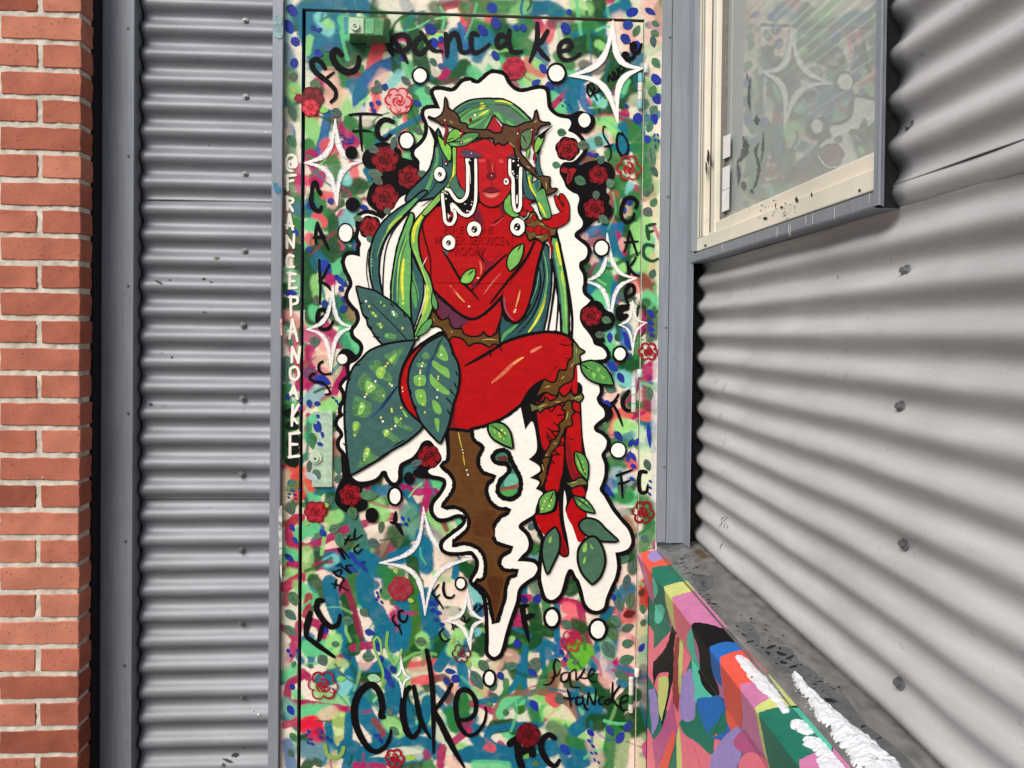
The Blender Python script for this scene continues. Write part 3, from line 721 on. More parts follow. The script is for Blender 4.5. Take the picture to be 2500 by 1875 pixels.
# spray-can and wide-brush ground coat: (path, colour, width in tile px, softness, opacity)
CR, GD, GM, MI, TB, BL, MG, PK, LP, GG, LG, AQ = (240, 230, 214), (24, 86, 42), (54, 132, 70), (112, 206, 146), (32, 118, 148), (44, 110, 164), (184, 38, 104), (230, 100, 110), (242, 192, 178), (104, 140, 112), (156, 216, 136), (136, 204, 200)
SPRAY = [
 # tile A: top left
 ('A: 60,20 60,300', AQ, 120, .8, .6), ('A: 250,30 480,20 720,40', TB, 130, .9, .85), ('A: 900,20 1150,60', (222, 216, 200), 140, .9, .8), ('A: 60,420 110,560', TB, 110, .9, .7), ('A: 110,640 130,1000', GM, 110, .9, .7), ('A: 130,780 140,800', LG, 130, .8, .9),
 ('A: 60,1000 60,1350', (214, 190, 180), 120, .9, .8), ('A: 110,1250 100,1640', GM, 90, .8, .7), ('A: 180,1450 190,1659', MG, 90, .8, .7),
 ('A: 240,130 480,200 620,330 420,380 300,260', TB, 230, .5, .95), ('A: 360,150 430,260', AQ, 110, .7, .9), ('A: 420,200 440,210', LG, 80, .8, .8), ('A: 240,300 300,420 330,560', TB, 150, .6, .9), ('A: 270,330 250,450', LG, 60, .7, .8),
 ('A: 560,180 600,300', MI, 110, .7, .9), ('A: 620,420 680,470 560,520', GD, 150, .7, .85), ('A: 690,380 960,380', (60, 80, 60), 60, .9, .6), ('A: 380,480 480,560 560,700', GM, 130, .6, .9), ('A: 640,640 690,690', (130, 60, 60), 110, .6, .8),  # grey-green stroke along the lock box base paints the box's shadow
 ('A: 860,410 830,500 810,580', PK, 110, .35, .95), ('A: 980,545 860,590 760,680 700,800 690,960', BL, 105, .18, .92), ('A: 900,640 830,740', LP, 110, .8, .8), ('A: 640,730 690,790', TB, 120, .5, .8),
 ('A: 1010,440 1020,600', GD, 80, .3, .9), ('A: 1110,180 1150,280 1220,340', GM, 120, .5, .9), ('A: 1180,300 1230,520 1330,660 1450,660 1600,570', GD, 120, .35, .9), ('A: 1400,200 1310,190 1240,170', GD, 130, .7, .85), ('A: 1400,380 1440,480 1450,620 1400,660', MG, 60, .25, .9),
 ('A: 1520,300 1490,460 1480,540', TB, 120, .5, .9), ('A: 1600,230 1640,420', BL, 120, .5, .9), ('A: 1350,540 1360,620', CR, 90, .4, .9), ('A: 1430,60 1560,40 1600,180 1640,200', PK, 60, .3, .9), ('A: 1400,30 1650,20', (120, 70, 80), 60, .9, .7), ('A: 1340,60 1380,100', GD, 110, .9, .7), ('A: 1600,60 1650,150', GM, 90, .6, .8),
 ('A: 1130,640 1110,560', MI, 90, .5, .8), ('A: 1230,780 1270,880', MI, 120, .5, .9), ('A: 1160,860 1160,1100', GM, 100, .4, .9), ('A: 1040,640 960,740', AQ, 80, .7, .8), ('A: 1590,600 1640,640', GD, 90, .5, .8), ('A: 1430,700 1540,700', (120, 60, 80), 50, .6, .6),
 ('A: 440,640 470,760 450,860', LP, 140, .5, .9), ('A: 290,960 280,1010', PK, 130, .4, .9), ('A: 270,1080 330,1180', LG, 150, .6, .9), ('A: 250,1250 290,1330', GM, 110, .5, .9), ('A: 430,980 390,1180 340,1340', BL, 80, .25, .9), ('A: 500,1030 520,1150', (120, 90, 90), 100, .6, .8), ('A: 540,850 590,950', LG, 110, .6, .8), ('A: 560,800 500,900', LP, 90, .6, .8),
 ('A: 580,1100 640,1200 600,1260', MG, 130, .4, .85), ('A: 610,1050 700,1120 800,1250', GM, 110, .3, .9), ('A: 850,1230 1020,1120 1230,1010', TB, 45, .2, .9), ('A: 420,1260 460,1330', PK, 130, .5, .85), ('A: 280,1350 350,1480 330,1560', MG, 130, .45, .85), ('A: 640,1420 660,1560', PK, 80, .4, .8), ('A: 470,1400 500,1520', GM, 120, .5, .8), ('A: 700,1600 560,1640', GD, 140, .4, .85), ('A: 560,1500 590,1560', AQ, 90, .6, .8),
 ('A: 1130,1180 1100,1360', MI, 80, .6, .8), ('A: 700,960 760,1040', CR, 120, .6, .8), ('A: 1240,1100 1150,1250', LG, 70, .6, .7),
 # tile B: top right
 ('B: 60,60 380,60', GM, 140, .9, .85), ('B: 480,110 640,60 740,110', TB, 130, .6, .9), ('B: 460,60 400,110', LG, 120, .8, .7), ('B: 1100,20 1130,150', GD, 120, .35, .9), ('B: 900,120 1050,150 1200,120 1320,60', GD, 90, .5, .8), ('B: 1200,110 1330,50', TB, 110, .5, .9), ('B: 900,40 1000,80', LG, 120, .8, .7), ('B: 1550,60 1620,240 1580,330', (236, 170, 165), 190, .9, .8), ('B: 1570,420 1600,700', (226, 214, 196), 150, .9, .7),
 ('B: 60,250 200,330 330,420 250,520', GM, 170, .6, .9), ('B: 40,360 240,300 420,260', TB, 120, .6, .85), ('B: 240,200 320,380 360,480', GD, 140, .6, .85), ('B: 480,210 420,330 500,420', GM, 150, .6, .85), ('B: 640,270 690,220 660,330', PK, 90, .6, .8), ('B: 700,200 850,190', (120, 70, 90), 90, .7, .7), ('B: 860,280 1050,250 1060,320', GM, 150, .6, .9), ('B: 900,310 1060,300', TB, 80, .7, .7), ('B: 900,420 1040,380 1180,470', GD, 170, .5, .9), ('B: 600,400 620,520', TB, 120, .5, .8), ('B: 1100,380 1130,400', LG, 70, .6, .8), ('B: 1280,180 1330,250 1420,470', (240, 205, 195), 170, .8, .9), ('B: 1310,520 1440,500', TB, 120, .6, .85),
 ('B: 500,540 480,600 600,620', (206, 130, 116), 100, .5, .9), ('B: 560,540 590,570', LG, 70, .5, .9), ('B: 250,560 190,620 420,700', MI, 130, .7, .8), ('B: 180,520 220,560', CR, 70, .5, .9), ('B: 20,620 60,680', MI, 110, .6, .85), ('B: 480,680 560,720', LG, 100, .7, .85), ('B: 340,700 380,740', MG, 70, .6, .7),
 ('B: 690,770 860,720 980,640', TB, 120, .4, .9), ('B: 700,850 760,930 840,880', MI, 120, .4, .9), ('B: 690,930 780,840 850,790', MG, 50, .2, .85), ('B: 860,820 880,930', TB, 110, .4, .9), ('B: 950,760 970,880 1050,980', BL, 70, .3, .85), ('B: 970,560 1080,600 1180,560', (106, 100, 90), 90, .6, .8), ('B: 1060,760 1120,860 1200,930 1110,960', GD, 110, .4, .9), ('B: 1060,830 1130,890', AQ, 80, .5, .9), ('B: 1180,720 1240,600 1300,560', GD, 150, .4, .9), ('B: 1440,640 1420,740 1320,890', GD, 120, .2, .95), ('B: 1330,700 1290,800', MI, 80, .5, .9), ('B: 1420,860 1400,900', (214, 214, 190), 120, .7, .8), ('B: 1100,1020 1260,1010 1330,980', MG, 70, .3, .85), ('B: 1340,1060 1400,1130', (110, 90, 70), 80, .8, .7),
 ('B: 1090,1080 1210,1070 1280,1150', LG, 130, .6, .9), ('B: 950,1120 1080,1140 1180,1240', LP, 130, .5, .85), ('B: 1000,1260 1130,1200', AQ, 110, .5, .85), ('B: 1310,1100 1320,1330', TB, 90, .3, .9), ('B: 1210,1275 1480,1270', TB, 70, .3, .9), ('B: 1420,1130 1440,1240', GM, 140, .7, .85), ('B: 980,1370 1040,1340', (150, 90, 90), 90, .6, .8), ('B: 1200,1330 1280,1420', GM, 110, .5, .85), ('B: 1440,1320 1460,1500', GM, 90, .5, .85), ('B: 1290,1560 1250,1640 1330,1650', GM, 120, .4, .9), ('B: 1370,1600 1360,1659', AQ, 60, .5, .9),
 ('B: 1530,760 1530,1000', GG, 120, .9, .5), ('B: 1560,1240 1500,1500 1530,1650', GM, 150, .7, .85), ('B: 1620,1350 1610,1620', (222, 210, 176), 100, .8, .8),
 # tile C: left middle
 ('C: 70,30 80,480', (120, 80, 80), 90, .8, .7), ('C: 150,50 140,400', GM, 90, .7, .75), ('C: 160,120 160,150', (90, 130, 160), 80, .7, .7), ('C: 170,480 180,760', GD, 90, .5, .9), ('C: 90,700 180,800 170,870', (150, 200, 160), 110, .7, .8), ('C: 60,960 200,960', GD, 110, .3, .95), ('C: 80,1060 190,1160', (214, 150, 140), 110, .7, .85), ('C: 190,1180 190,1300', GD, 50, .6, .8), ('C: 110,1280 190,1450 200,1640', (200, 70, 110), 110, .5, .8), ('C: 70,1450 70,1600', (60, 110, 96), 80, .5, .85), ('C: 190,1340 190,1420', LG, 60, .6, .8),
 ('C: 330,60 360,200 420,260', GM, 160, .5, .9), ('C: 480,20 470,90', LP, 110, .5, .9), ('C: 440,30 390,20', PK, 70, .4, .8), ('C: 270,100 300,180', TB, 110, .5, .7), ('C: 330,210 380,260', PK, 90, .4, .85), ('C: 270,280 310,290', MI, 110, .5, .9), ('C: 270,390 290,420', PK, 90, .4, .8), ('C: 520,230 560,170 580,260', MG, 60, .3, .85), ('C: 470,360 540,480', (206, 80, 110), 60, .3, .85), ('C: 620,180 660,220 560,260', AQ, 120, .5, .85), ('C: 650,60 680,90', GM, 90, .6, .8), ('C: 470,230 480,380', GD, 90, .4, .85), ('C: 250,560 330,500 420,520 500,560 600,540 660,440', GD, 110, .18, .95), ('C: 380,420 470,470', GD, 120, .4, .9), ('C: 640,440 670,470', TB, 70, .5, .8),
 ('C: 270,620 280,900 290,1080', GD, 120, .2, .95), ('C: 340,580 400,660 440,720', TB, 130, .5, .85), ('C: 510,660 560,620', MI, 120, .4, .9), ('C: 560,740 590,700', (70, 150, 120), 90, .5, .85), ('C: 440,740 450,770', MG, 90, .5, .85), ('C: 330,760 350,880', LG, 110, .5, .85), ('C: 540,880 560,890', LP, 80, .4, .9), ('C: 500,950 560,1080 600,1160', GM, 130, .5, .9), ('C: 310,1010 320,1050', MI, 110, .5, .9), ('C: 600,1010 640,1080', (150, 130, 90), 70, .5, .85), ('C: 380,1100 440,1200 490,1240', MG, 80, .3, .85), ('C: 420,1000 500,1100', GD, 90, .5, .8), ('C: 250,1230 330,1230 400,1300', (200, 90, 130), 120, .4, .85), ('C: 270,1350 290,1480', MG, 90, .35, .85), ('C: 400,1350 360,1440', LP, 150, .5, .9), ('C: 590,1200 640,1300 670,1380', MI, 150, .4, .95), ('C: 560,1270 600,1380', (60, 150, 110), 90, .6, .7), ('C: 470,1480 540,1480 500,1620', (190, 210, 160), 110, .5, .9), ('C: 590,1490 560,1570 500,1659', MG, 55, .2, .9), ('C: 270,1560 330,1600', (110, 70, 110), 110, .5, .85), ('C: 400,1560 420,1640', LP, 110, .5, .9),
 # tile D: right middle
 ('D: 1230,20 1260,120 1230,260', (170, 90, 80), 80, .4, .85), ('D: 1210,190 1240,80', MG, 60, .3, .85), ('D: 1400,40 1420,200', GM, 120, .6, .9), ('D: 1290,100 1330,250', GM, 130, .5, .85), ('D: 1330,80 1340,180', LP, 90, .6, .7), ('D: 1000,340 1150,320 1300,300', BL, 90, .4, .85), ('D: 960,400 1050,420 1180,340', (150, 70, 90), 90, .4, .8), ('D: 930,370 980,380', (206, 190, 180), 70, .6, .9), ('D: 1180,340 1280,420 1200,480', TB, 110, .4, .85), ('D: 1380,260 1340,520 1330,720', GD, 110, .35, .9), ('D: 1250,360 1310,520', MG, 60, .3, .85), ('D: 1280,480 1310,420', LP, 70, .4, .85), ('D: 1420,300 1430,640', LG, 90, .5, .85), ('D: 1220,420 1270,640', TB, 80, .3, .85), ('D: 1040,560 1110,620 1070,700', TB, 110, .4, .85), ('D: 980,620 1010,700', GD, 100, .4, .9), ('D: 1030,560 1060,590', LP, 80, .5, .9), ('D: 1050,690 1080,640', (130, 70, 90), 70, .4, .8), ('D: 1230,620 1290,650', LG, 110, .5, .85), ('D: 1130,700 1170,800 1100,830', (60, 150, 100), 150, .4, .9), ('D: 1010,820 1060,880', TB, 120, .4, .85), ('D: 1100,900 1180,950', MI, 120, .4, .9), ('D: 1250,800 1230,960', BL, 70, .4, .8), ('D: 1320,760 1340,900', GD, 110, .5, .85), ('D: 1400,740 1430,820', (230, 150, 140), 90, .4, .9), ('D: 1260,1000 1270,1250', GD, 70, .3, .9), ('D: 1190,1000 1210,1200', AQ, 70, .5, .85), ('D: 1340,1180 1330,1320', BL, 100, .5, .8), ('D: 1160,1250 1200,1350', MI, 110, .5, .85), ('D: 1300,1450 1420,1470', GD, 150, .4, .9), ('D: 1200,1480 1230,1520', BL, 80, .4, .85), ('D: 1300,1600 1400,1640', AQ, 130, .7, .85), ('D: 1430,1250 1430,1400', GM, 70, .6, .8), ('D: 1420,1560 1430,1650', (220, 180, 190), 60, .7, .8),
 ('D: 1540,40 1590,200', (222, 196, 160), 120, .8, .85), ('D: 1500,260 1520,640', LG, 120, .8, .85), ('D: 1600,560 1560,720', (214, 180, 140), 110, .6, .85), ('D: 1620,100 1620,1200', (210, 226, 190), 60, .8, .8), ('D: 1490,760 1540,860', (150, 80, 70), 110, .5, .8), ('D: 1520,900 1600,960', MI, 110, .7, .85), ('D: 1500,960 1560,1040 1560,1260', GD, 100, .6, .8), ('D: 1530,1520 1540,1570', MG, 110, .5, .85), ('D: 1590,1300 1600,1640', (214, 216, 214), 60, .8, .8),
 # tile E: left lower
 ('E: 60,40 80,640', GM, 100, .8, .8), ('E: 60,200 60,620', GD, 80, .7, .8), ('E: 130,700 160,860 180,950', (220, 90, 80), 110, .5, .9), ('E: 60,760 60,1050', (206, 190, 160), 90, .8, .85), ('E: 150,860 100,900', GM, 70, .7, .7), ('E: 190,1140 110,1180 90,1300 130,1400 200,1390', (196, 60, 100), 70, .25, .9), ('E: 190,1160 60,1200', (180, 70, 70), 60, .6, .7), ('E: 170,1270 180,1320', MI, 80, .5, .9), ('E: 60,1450 130,1470', MI, 110, .6, .85), ('E: 100,1550 200,1560', MG, 70, .2, .9), ('E: 90,1620 180,1640', LG, 90, .6, .85),
 ('E: 270,10 290,160', MG, 70, .3, .85), ('E: 370,30 360,110 460,100 500,20', MG, 60, .25, .9), ('E: 260,130 340,60', AQ, 120, .6, .7), ('E: 400,200 480,160', LG, 130, .6, .85), ('E: 280,340 270,440', (60, 180, 110), 110, .6, .85), ('E: 250,370 250,380', (150, 100, 90), 60, .8, .6), ('E: 480,500 470,620', (180, 70, 80), 80, .7, .8), ('E: 500,560 520,600', (180, 150, 120), 90, .8, .8), ('E: 240,740 280,880', (226, 100, 90), 80, .5, .9), ('E: 280,620 260,760', (214, 200, 190), 90, .6, .8), ('E: 320,1120 400,1110', PK, 130, .5, .9), ('E: 450,950 440,1040', GD, 90, .5, .85), ('E: 520,1020 560,1150 620,1250', (60, 130, 100), 140, .35, .9), ('E: 230,1250 290,1230', MI, 140, .4, .95), ('E: 240,1400 420,1330 600,1230 760,1190 980,1130', (180, 60, 105), 60, .2, .9), ('E: 450,1150 510,1130', LG, 110, .5, .85), ('E: 640,1160 700,1300 740,1400', (70, 130, 116), 110, .35, .9), ('E: 830,1040 880,1110', LG, 160, .6, .85), ('E: 1060,880 1190,920 1420,910', (178, 50, 108), 60, .2, .92), ('E: 1090,920 1200,1080 1380,1290', TB, 60, .18, .92), ('E: 1290,830 1280,950 1210,1250', (178, 50, 108), 60, .2, .85), ('E: 830,920 1000,890', TB, 90, .4, .85), ('E: 1100,700 1130,780 1200,830', (70, 130, 130), 110, .5, .85), ('E: 1350,820 1410,870', MI, 90, .3, .95), ('E: 1330,1140 1450,1250', LG, 110, .4, .9), ('E: 1410,1160 1450,1250', (150, 80, 80), 40, .3, .85), ('E: 1550,1160 1560,1200', MI, 60, .3, .9), ('E: 1120,1100 1160,1250', (100, 160, 140), 160, .5, .85), ('E: 1000,1280 1080,1400', GD, 150, .7, .85), ('E: 870,1330 900,1460', (120, 90, 70), 140, .8, .75), ('E: 820,1240 860,1310', CR, 110, .6, .8),
 ('E: 280,1560 420,1460 520,1440', MG, 75, .25, .9), ('E: 220,1600 370,1560', (178, 60, 100), 60, .3, .85), ('E: 450,1520 560,1560 700,1500 850,1580', TB, 170, .4, .9), ('E: 420,1530 480,1500', AQ, 90, .5, .85), ('E: 340,1430 300,1560', GD, 90, .5, .8), ('E: 240,1440 260,1640', LG, 110, .6, .7), ('E: 1000,1500 1150,1450 1250,1400', TB, 130, .4, .9), ('E: 1250,1300 1270,1560', TB, 140, .4, .9), ('E: 1150,1520 1170,1640', GD, 100, .4, .9), ('E: 900,1600 950,1640', GM, 110, .5, .8), ('E: 1310,1260 1390,1300', (190, 180, 160), 110, .6, .85), ('E: 1500,1520 1420,1650', (206, 190, 170), 120, .5, .9), ('E: 1540,1540 1520,1650', TB, 60, .3, .9), ('E: 1600,1560 1640,1620', GD, 90, .4, .9),
 # tile F: right lower
 ('F: 1180,100 1250,150', LP, 160, .6, .85), ('F: 1330,100 1370,150', GD, 90, .7, .75), ('F: 1220,250 1440,250 1520,270', (226, 110, 100), 90, .3, .9), ('F: 1240,300 1210,430', (224, 120, 110), 60, .3, .85), ('F: 1300,360 1400,400', LG, 150, .6, .85), ('F: 1440,520 1560,550', GM, 70, .4, .85), ('F: 1330,450 1390,430', BL, 60, .6, .6), ('F: 1200,680 1300,660', GM, 150, .6, .85), ('F: 1370,650 1400,700', PK, 90, .5, .85), ('F: 1140,420 1170,520', GM, 90, .5, .8), ('F: 1160,850 1200,950', (90, 110, 170), 110, .7, .75), ('F: 1280,950 1400,980', MI, 130, .6, .85), ('F: 1190,1010 1360,960', GM, 100, .7, .8), ('F: 1260,760 1360,800', (196, 210, 220), 120, .7, .8), ('F: 1240,1060 1330,1120', (206, 208, 196), 110, .8, .85), ('F: 1340,1180 1390,1280', (150, 110, 70), 110, .8, .75), ('F: 1270,1500 1330,1600', CR, 110, .7, .8), ('F: 1390,1440 1390,1600', GD, 80, .6, .8), ('F: 1300,1440 1360,1480', GD, 100, .6, .75),
 ('F: 1520,60 1540,180', (150, 40, 80), 110, .7, .8), ('F: 1470,420 1510,540', (196, 220, 200), 130, .8, .8), ('F: 1500,600 1530,900', (214, 226, 190), 130, .8, .85), ('F: 1590,30 1590,1200', (218, 220, 222), 70, .8, .85), ('F: 1490,1000 1540,1230 1480,1400', GM, 120, .8, .8), ('F: 1560,1030 1520,1200', GD, 70, .8, .5), ('F: 440,1160 560,1180 590,1300', (214, 200, 180), 130, .6, .85), ('F: 560,1520 600,1640', (190, 200, 170), 100, .7, .8), ('F: 440,1480 540,1490', (110, 160, 170), 110, .6, .8), ('F: 250,620 380,640', GM, 110, .5, .9), ('F: 350,850 430,760', MI, 130, .5, .9),
 # tile G: bottom left
 ('G: 60,100 190,20', (190, 60, 100), 90, .25, .9), ('G: 170,90 190,200', LG, 100, .7, .75), ('G: 70,160 60,240', (160, 60, 80), 60, .6, .8), ('G: 180,420 130,620 90,720', (196, 70, 110), 70, .3, .85), ('G: 140,800 60,860', MI, 110, .6, .85), ('G: 190,880 90,940 90,1080 190,1110', (178, 60, 100), 60, .3, .9), ('G: 60,1120 160,1220', (120, 190, 170), 130, .7, .8), ('G: 190,1250 60,1290', (196, 70, 100), 60, .4, .85), ('G: 80,1450 110,1640', BL, 100, .7, .75), ('G: 60,620 60,780', (200, 190, 180), 70, .8, .8),
 ('G: 300,40 360,150 280,260', GD, 110, .4, .85), ('G: 220,120 300,200', MI, 110, .5, .8), ('G: 440,60 470,250 540,420 580,620 620,780', TB, 120, .15, .95), ('G: 590,200 640,450 650,640', GD, 110, .2, .92), ('G: 640,30 660,200', GM, 110, .4, .85), ('G: 740,40 760,200 850,330 900,430 880,560', TB, 140, .2, .95), ('G: 570,60 640,260 700,500 700,620', (150, 50, 80), 55, .3, .85), ('G: 640,620 800,600', (178, 55, 100), 60, .2, .9), ('G: 290,400 350,430 420,560 520,720', (178, 55, 100), 70, .25, .9), ('G: 260,180 230,340', (170, 60, 80), 60, .4, .85), ('G: 980,60 930,150', GM, 120, .4, .85), ('G: 1180,60 1190,250 1150,500 1120,740', (60, 120, 50), 130, .18, .95), ('G: 1060,230 1090,420 1060,600', TB, 110, .3, .9), ('G: 960,440 990,620', TB, 90, .3, .9), ('G: 1280,180 1320,450 1350,700', TB, 150, .25, .9), ('G: 1400,560 1380,720', GD, 110, .4, .9), ('G: 1180,640 1280,680', GD, 90, .4, .9), ('G: 1190,740 1280,720', (214, 210, 170), 90, .4, .9), ('G: 1160,790 1390,760', PK, 90, .4, .85), ('G: 1380,790 1520,560', TB, 90, .25, .9), ('G: 1500,650 1560,500 1620,480', LG, 110, .4, .85), ('G: 1240,540 1250,590', LG, 110, .5, .85),
 ('G: 250,620 330,640 440,600', MI, 120, .4, .9), ('G: 480,560 460,640', LG, 130, .5, .9), ('G: 470,760 560,780 620,820', (190, 220, 150), 120, .4, .9), ('G: 660,810 820,810 880,780', TB, 110, .2, .95), ('G: 760,740 740,760', LP, 110, .4, .9), ('G: 690,880 800,920', (110, 70, 60), 90, .5, .85), ('G: 740,880 900,870', GD, 80, .4, .85), ('G: 620,860 640,1000', TB, 120, .3, .9), ('G: 250,870 200,840', (178, 55, 100), 70, .3, .9), ('G: 370,900 500,870', TB, 110, .4, .85), ('G: 540,1000 580,930', AQ, 120, .5, .9), ('G: 430,1070 620,1080', (150, 210, 150), 80, .3, .95), ('G: 210,1100 420,1130 620,1160', (178, 50, 95), 60, .18, .95), ('G: 640,1060 900,1060', (70, 150, 140), 60, .3, .9), ('G: 960,930 1010,1100 930,1200', TB, 130, .3, .9), ('G: 700,1110 780,1250 880,1350 880,1430', TB, 150, .25, .9), ('G: 820,1250 890,1330 900,1460', (150, 70, 70), 50, .4, .8), ('G: 230,1180 420,1170', MI, 130, .4, .9), ('G: 400,1200 460,1180', LP, 120, .5, .9), ('G: 210,1300 290,1260 340,1330', (230, 60, 80), 110, .4, .9), ('G: 290,1370 330,1430', (220, 60, 90), 90, .5, .8), ('G: 350,1340 440,1480', (130, 60, 90), 60, .4, .8), ('G: 430,1300 470,1480', TB, 70, .35, .9), ('G: 530,1240 560,1420', (190, 220, 130), 150, .4, .95), ('G: 610,1210 600,1440', TB, 70, .3, .9), ('G: 220,1500 400,1520', (120, 160, 170), 150, .6, .85), ('G: 440,1640 500,1560', (206, 190, 150), 110, .5, .9), ('G: 600,1500 680,1560 640,1640', TB, 180, .2, .95), ('G: 760,1520 940,1440 1100,1420 1330,1470', TB, 110, .2, .95), ('G: 800,1600 1000,1600 1250,1560 1370,1450', TB, 70, .25, .9), ('G: 1080,1540 1200,1530', (200, 214, 190), 130, .5, .9), ('G: 1270,1530 1280,1560', (160, 70, 110), 60, .6, .8), ('G: 670,1640 900,1650', (178, 60, 105), 60, .3, .9), ('G: 1410,1490 1400,1630', (178, 60, 105), 70, .3, .9), ('G: 1500,1440 1640,1330', (178, 60, 105), 60, .3, .9), ('G: 1560,1560 1640,1540', TB, 110, .3, .9), ('G: 1480,1600 1540,1640', LP, 110, .4, .9),
 ('G: 1120,850 1280,830', (196, 200, 170), 110, .5, .85), ('G: 1180,920 1340,880', PK, 80, .4, .85), ('G: 1330,900 1430,880 1480,980 1460,1080', (130, 80, 70), 60, .4, .85), ('G: 1360,980 1430,1040', TB, 70, .4, .85), ('G: 1190,1000 1220,1100', (206, 200, 180), 130, .5, .85), ('G: 1080,1110 1250,1200 1280,1080', TB, 90, .3, .9), ('G: 1270,1160 1240,1320', TB, 90, .3, .9), ('G: 960,1270 1040,1330', LG, 130, .6, .85), ('G: 1580,1000 1580,1200', GM, 130, .4, .9), ('G: 1480,1180 1520,1300', GM, 100, .4, .9), ('G: 1580,780 1600,960', TB, 90, .3, .9), ('G: 1510,950 1540,1000', LP, 80, .5, .9), ('G: 1400,1230 1390,1400', (200, 214, 190), 90, .5, .9), ('G: 1570,1300 1650,1260', (150, 60, 90), 60, .4, .8),
 # tile H: bottom right
 ('H: 30,80 60,200', AQ, 110, .5, .9), ('H: 60,280 60,330', TB, 90, .4, .9), ('H: 20,420 100,540 60,640', GD, 130, .3, .95), ('H: 50,490 60,480', AQ, 60, .4, .9), ('H: 20,700 60,760', LG, 80, .5, .8), ('H: 460,90 460,220', TB, 50, .3, .9), ('H: 420,200 500,190', MG, 60, .3, .85), ('H: 400,340 430,440', (200, 60, 110), 80, .3, .9), ('H: 560,120 530,60', GG, 90, .6, .8), ('H: 320,520 560,480 700,480', GD, 110, .4, .9), ('H: 280,600 420,620 560,560', GD, 110, .4, .9), ('H: 330,560 350,550', LG, 60, .5, .9), ('H: 540,280 560,420', GD, 110, .35, .9), ('H: 640,200 650,300', GM, 70, .3, .85), ('H: 740,230 740,550', TB, 50, .2, .9), ('H: 590,640 640,590 700,600 720,640', TB, 50, .2, .95), ('H: 610,640 620,760 650,870', TB, 45, .2, .9), ('H: 760,560 740,680', BL, 50, .3, .85), ('H: 730,210 900,240 1000,290 1230,300', (190, 40, 95), 60, .2, .92), ('H: 830,280 900,330 820,420', (235, 120, 130), 110, .5, .9), ('H: 940,260 960,420 880,640 800,760', (178, 60, 100), 60, .3, .85), ('H: 960,460 1010,580 1060,780', (140, 70, 80), 60, .3, .85), ('H: 1210,300 1120,400 1100,560 1060,800', TB, 60, .2, .9), ('H: 860,100 860,110', GD, 150, .4, .9), ('H: 900,420 960,450', GD, 100, .6, .85), ('H: 900,620 1000,680 900,760', (110, 190, 70), 130, .4, .9), ('H: 720,780 640,900 600,1020', GM, 110, .4, .85), ('H: 440,600 430,900 420,1150', (60, 120, 50), 90, .25, .95), ('H: 470,620 460,900 460,1080', TB, 45, .2, .95), ('H: 60,1090 250,1060 370,950 410,860 430,700', TB, 50, .2, .92), ('H: 300,910 300,1000 250,1080', GM, 50, .3, .85), ('H: 220,1230 240,1120 400,1030 600,1010 760,1050 880,1140 940,1250', (150, 110, 90), 60, .35, .85), ('H: 260,1200 300,1100 430,1080', MI, 80, .3, .95), ('H: 600,1230 640,1130 740,1130', (120, 200, 120), 60, .25, .95), ('H: 560,1060 700,1100 640,1190', (150, 220, 130), 60, .3, .85), ('H: 700,1180 780,1240 840,1280', (220, 226, 180), 150, .4, .9), ('H: 540,1180 560,1260', GM, 90, .5, .85), ('H: 700,1260 860,1300', (150, 220, 120), 70, .5, .8), ('H: 200,1310 340,1290 380,1320', GD, 110, .3, .9), ('H: 560,1290 350,1300 180,1330 140,1410 230,1480 360,1500', TB, 60, .18, .95), ('H: 0,1540 250,1540 420,1600 600,1590', TB, 150, .25, .95), ('H: 650,1500 800,1460 1000,1540 900,1620', TB, 150, .4, .9), ('H: 40,1630 300,1640', MI, 80, .5, .8), ('H: 700,1310 850,1370 800,1430', (110, 140, 100), 110, .6, .85), ('H: 860,1420 960,1460', GM, 90, .6, .85), ('H: 900,1330 1010,1240 1080,1130', TB, 110, .25, .9), ('H: 880,1020 980,1110 1130,1200', TB, 90, .5, .8), ('H: 1080,900 1130,960 1160,1060 1250,1180 1280,1280', GD, 110, .15, .95), ('H: 1380,1010 1290,1120 1220,1230', GD, 120, .15, .95), ('H: 1060,1270 1180,1270 1320,1320 1420,1320 1500,1290', GD, 150, .5, .9), ('H: 1230,1350 1190,1560 1160,1659', GM, 130, .3, .85), ('H: 1320,1400 1290,1620', (150, 180, 130), 110, .5, .85), ('H: 1050,1440 1090,1600', (216, 196, 180), 130, .7, .85), ('H: 1120,720 1200,850', (190, 180, 190), 130, .5, .85), ('H: 1180,920 1150,880', LP, 110, .5, .85), ('H: 1220,100 1280,260', TB, 70, .4, .8), ('H: 1150,560 1200,680', (130, 190, 150), 110, .5, .85), ('H: 1300,330 1380,360', (226, 120, 120), 130, .6, .85), ('H: 1330,480 1320,700', (240, 200, 188), 130, .7, .85), ('H: 720,880 700,960', (140, 100, 70), 110, .6, .8), ('H: 680,1060 720,1100', PK, 80, .4, .9), ('H: 540,1420 560,1560', TB, 110, .4, .9), ('H: 90,1000 20,1020', (200, 220, 150), 110, .5, .85), ('H: 200,800 230,760', LP, 110, .6, .8), ('H: 330,690 360,720', LP, 130, .6, .8), ('H: 100,1440 180,1490', PK, 70, .5, .85), ('H: 30,1400 80,1440', TB, 90, .4, .9),
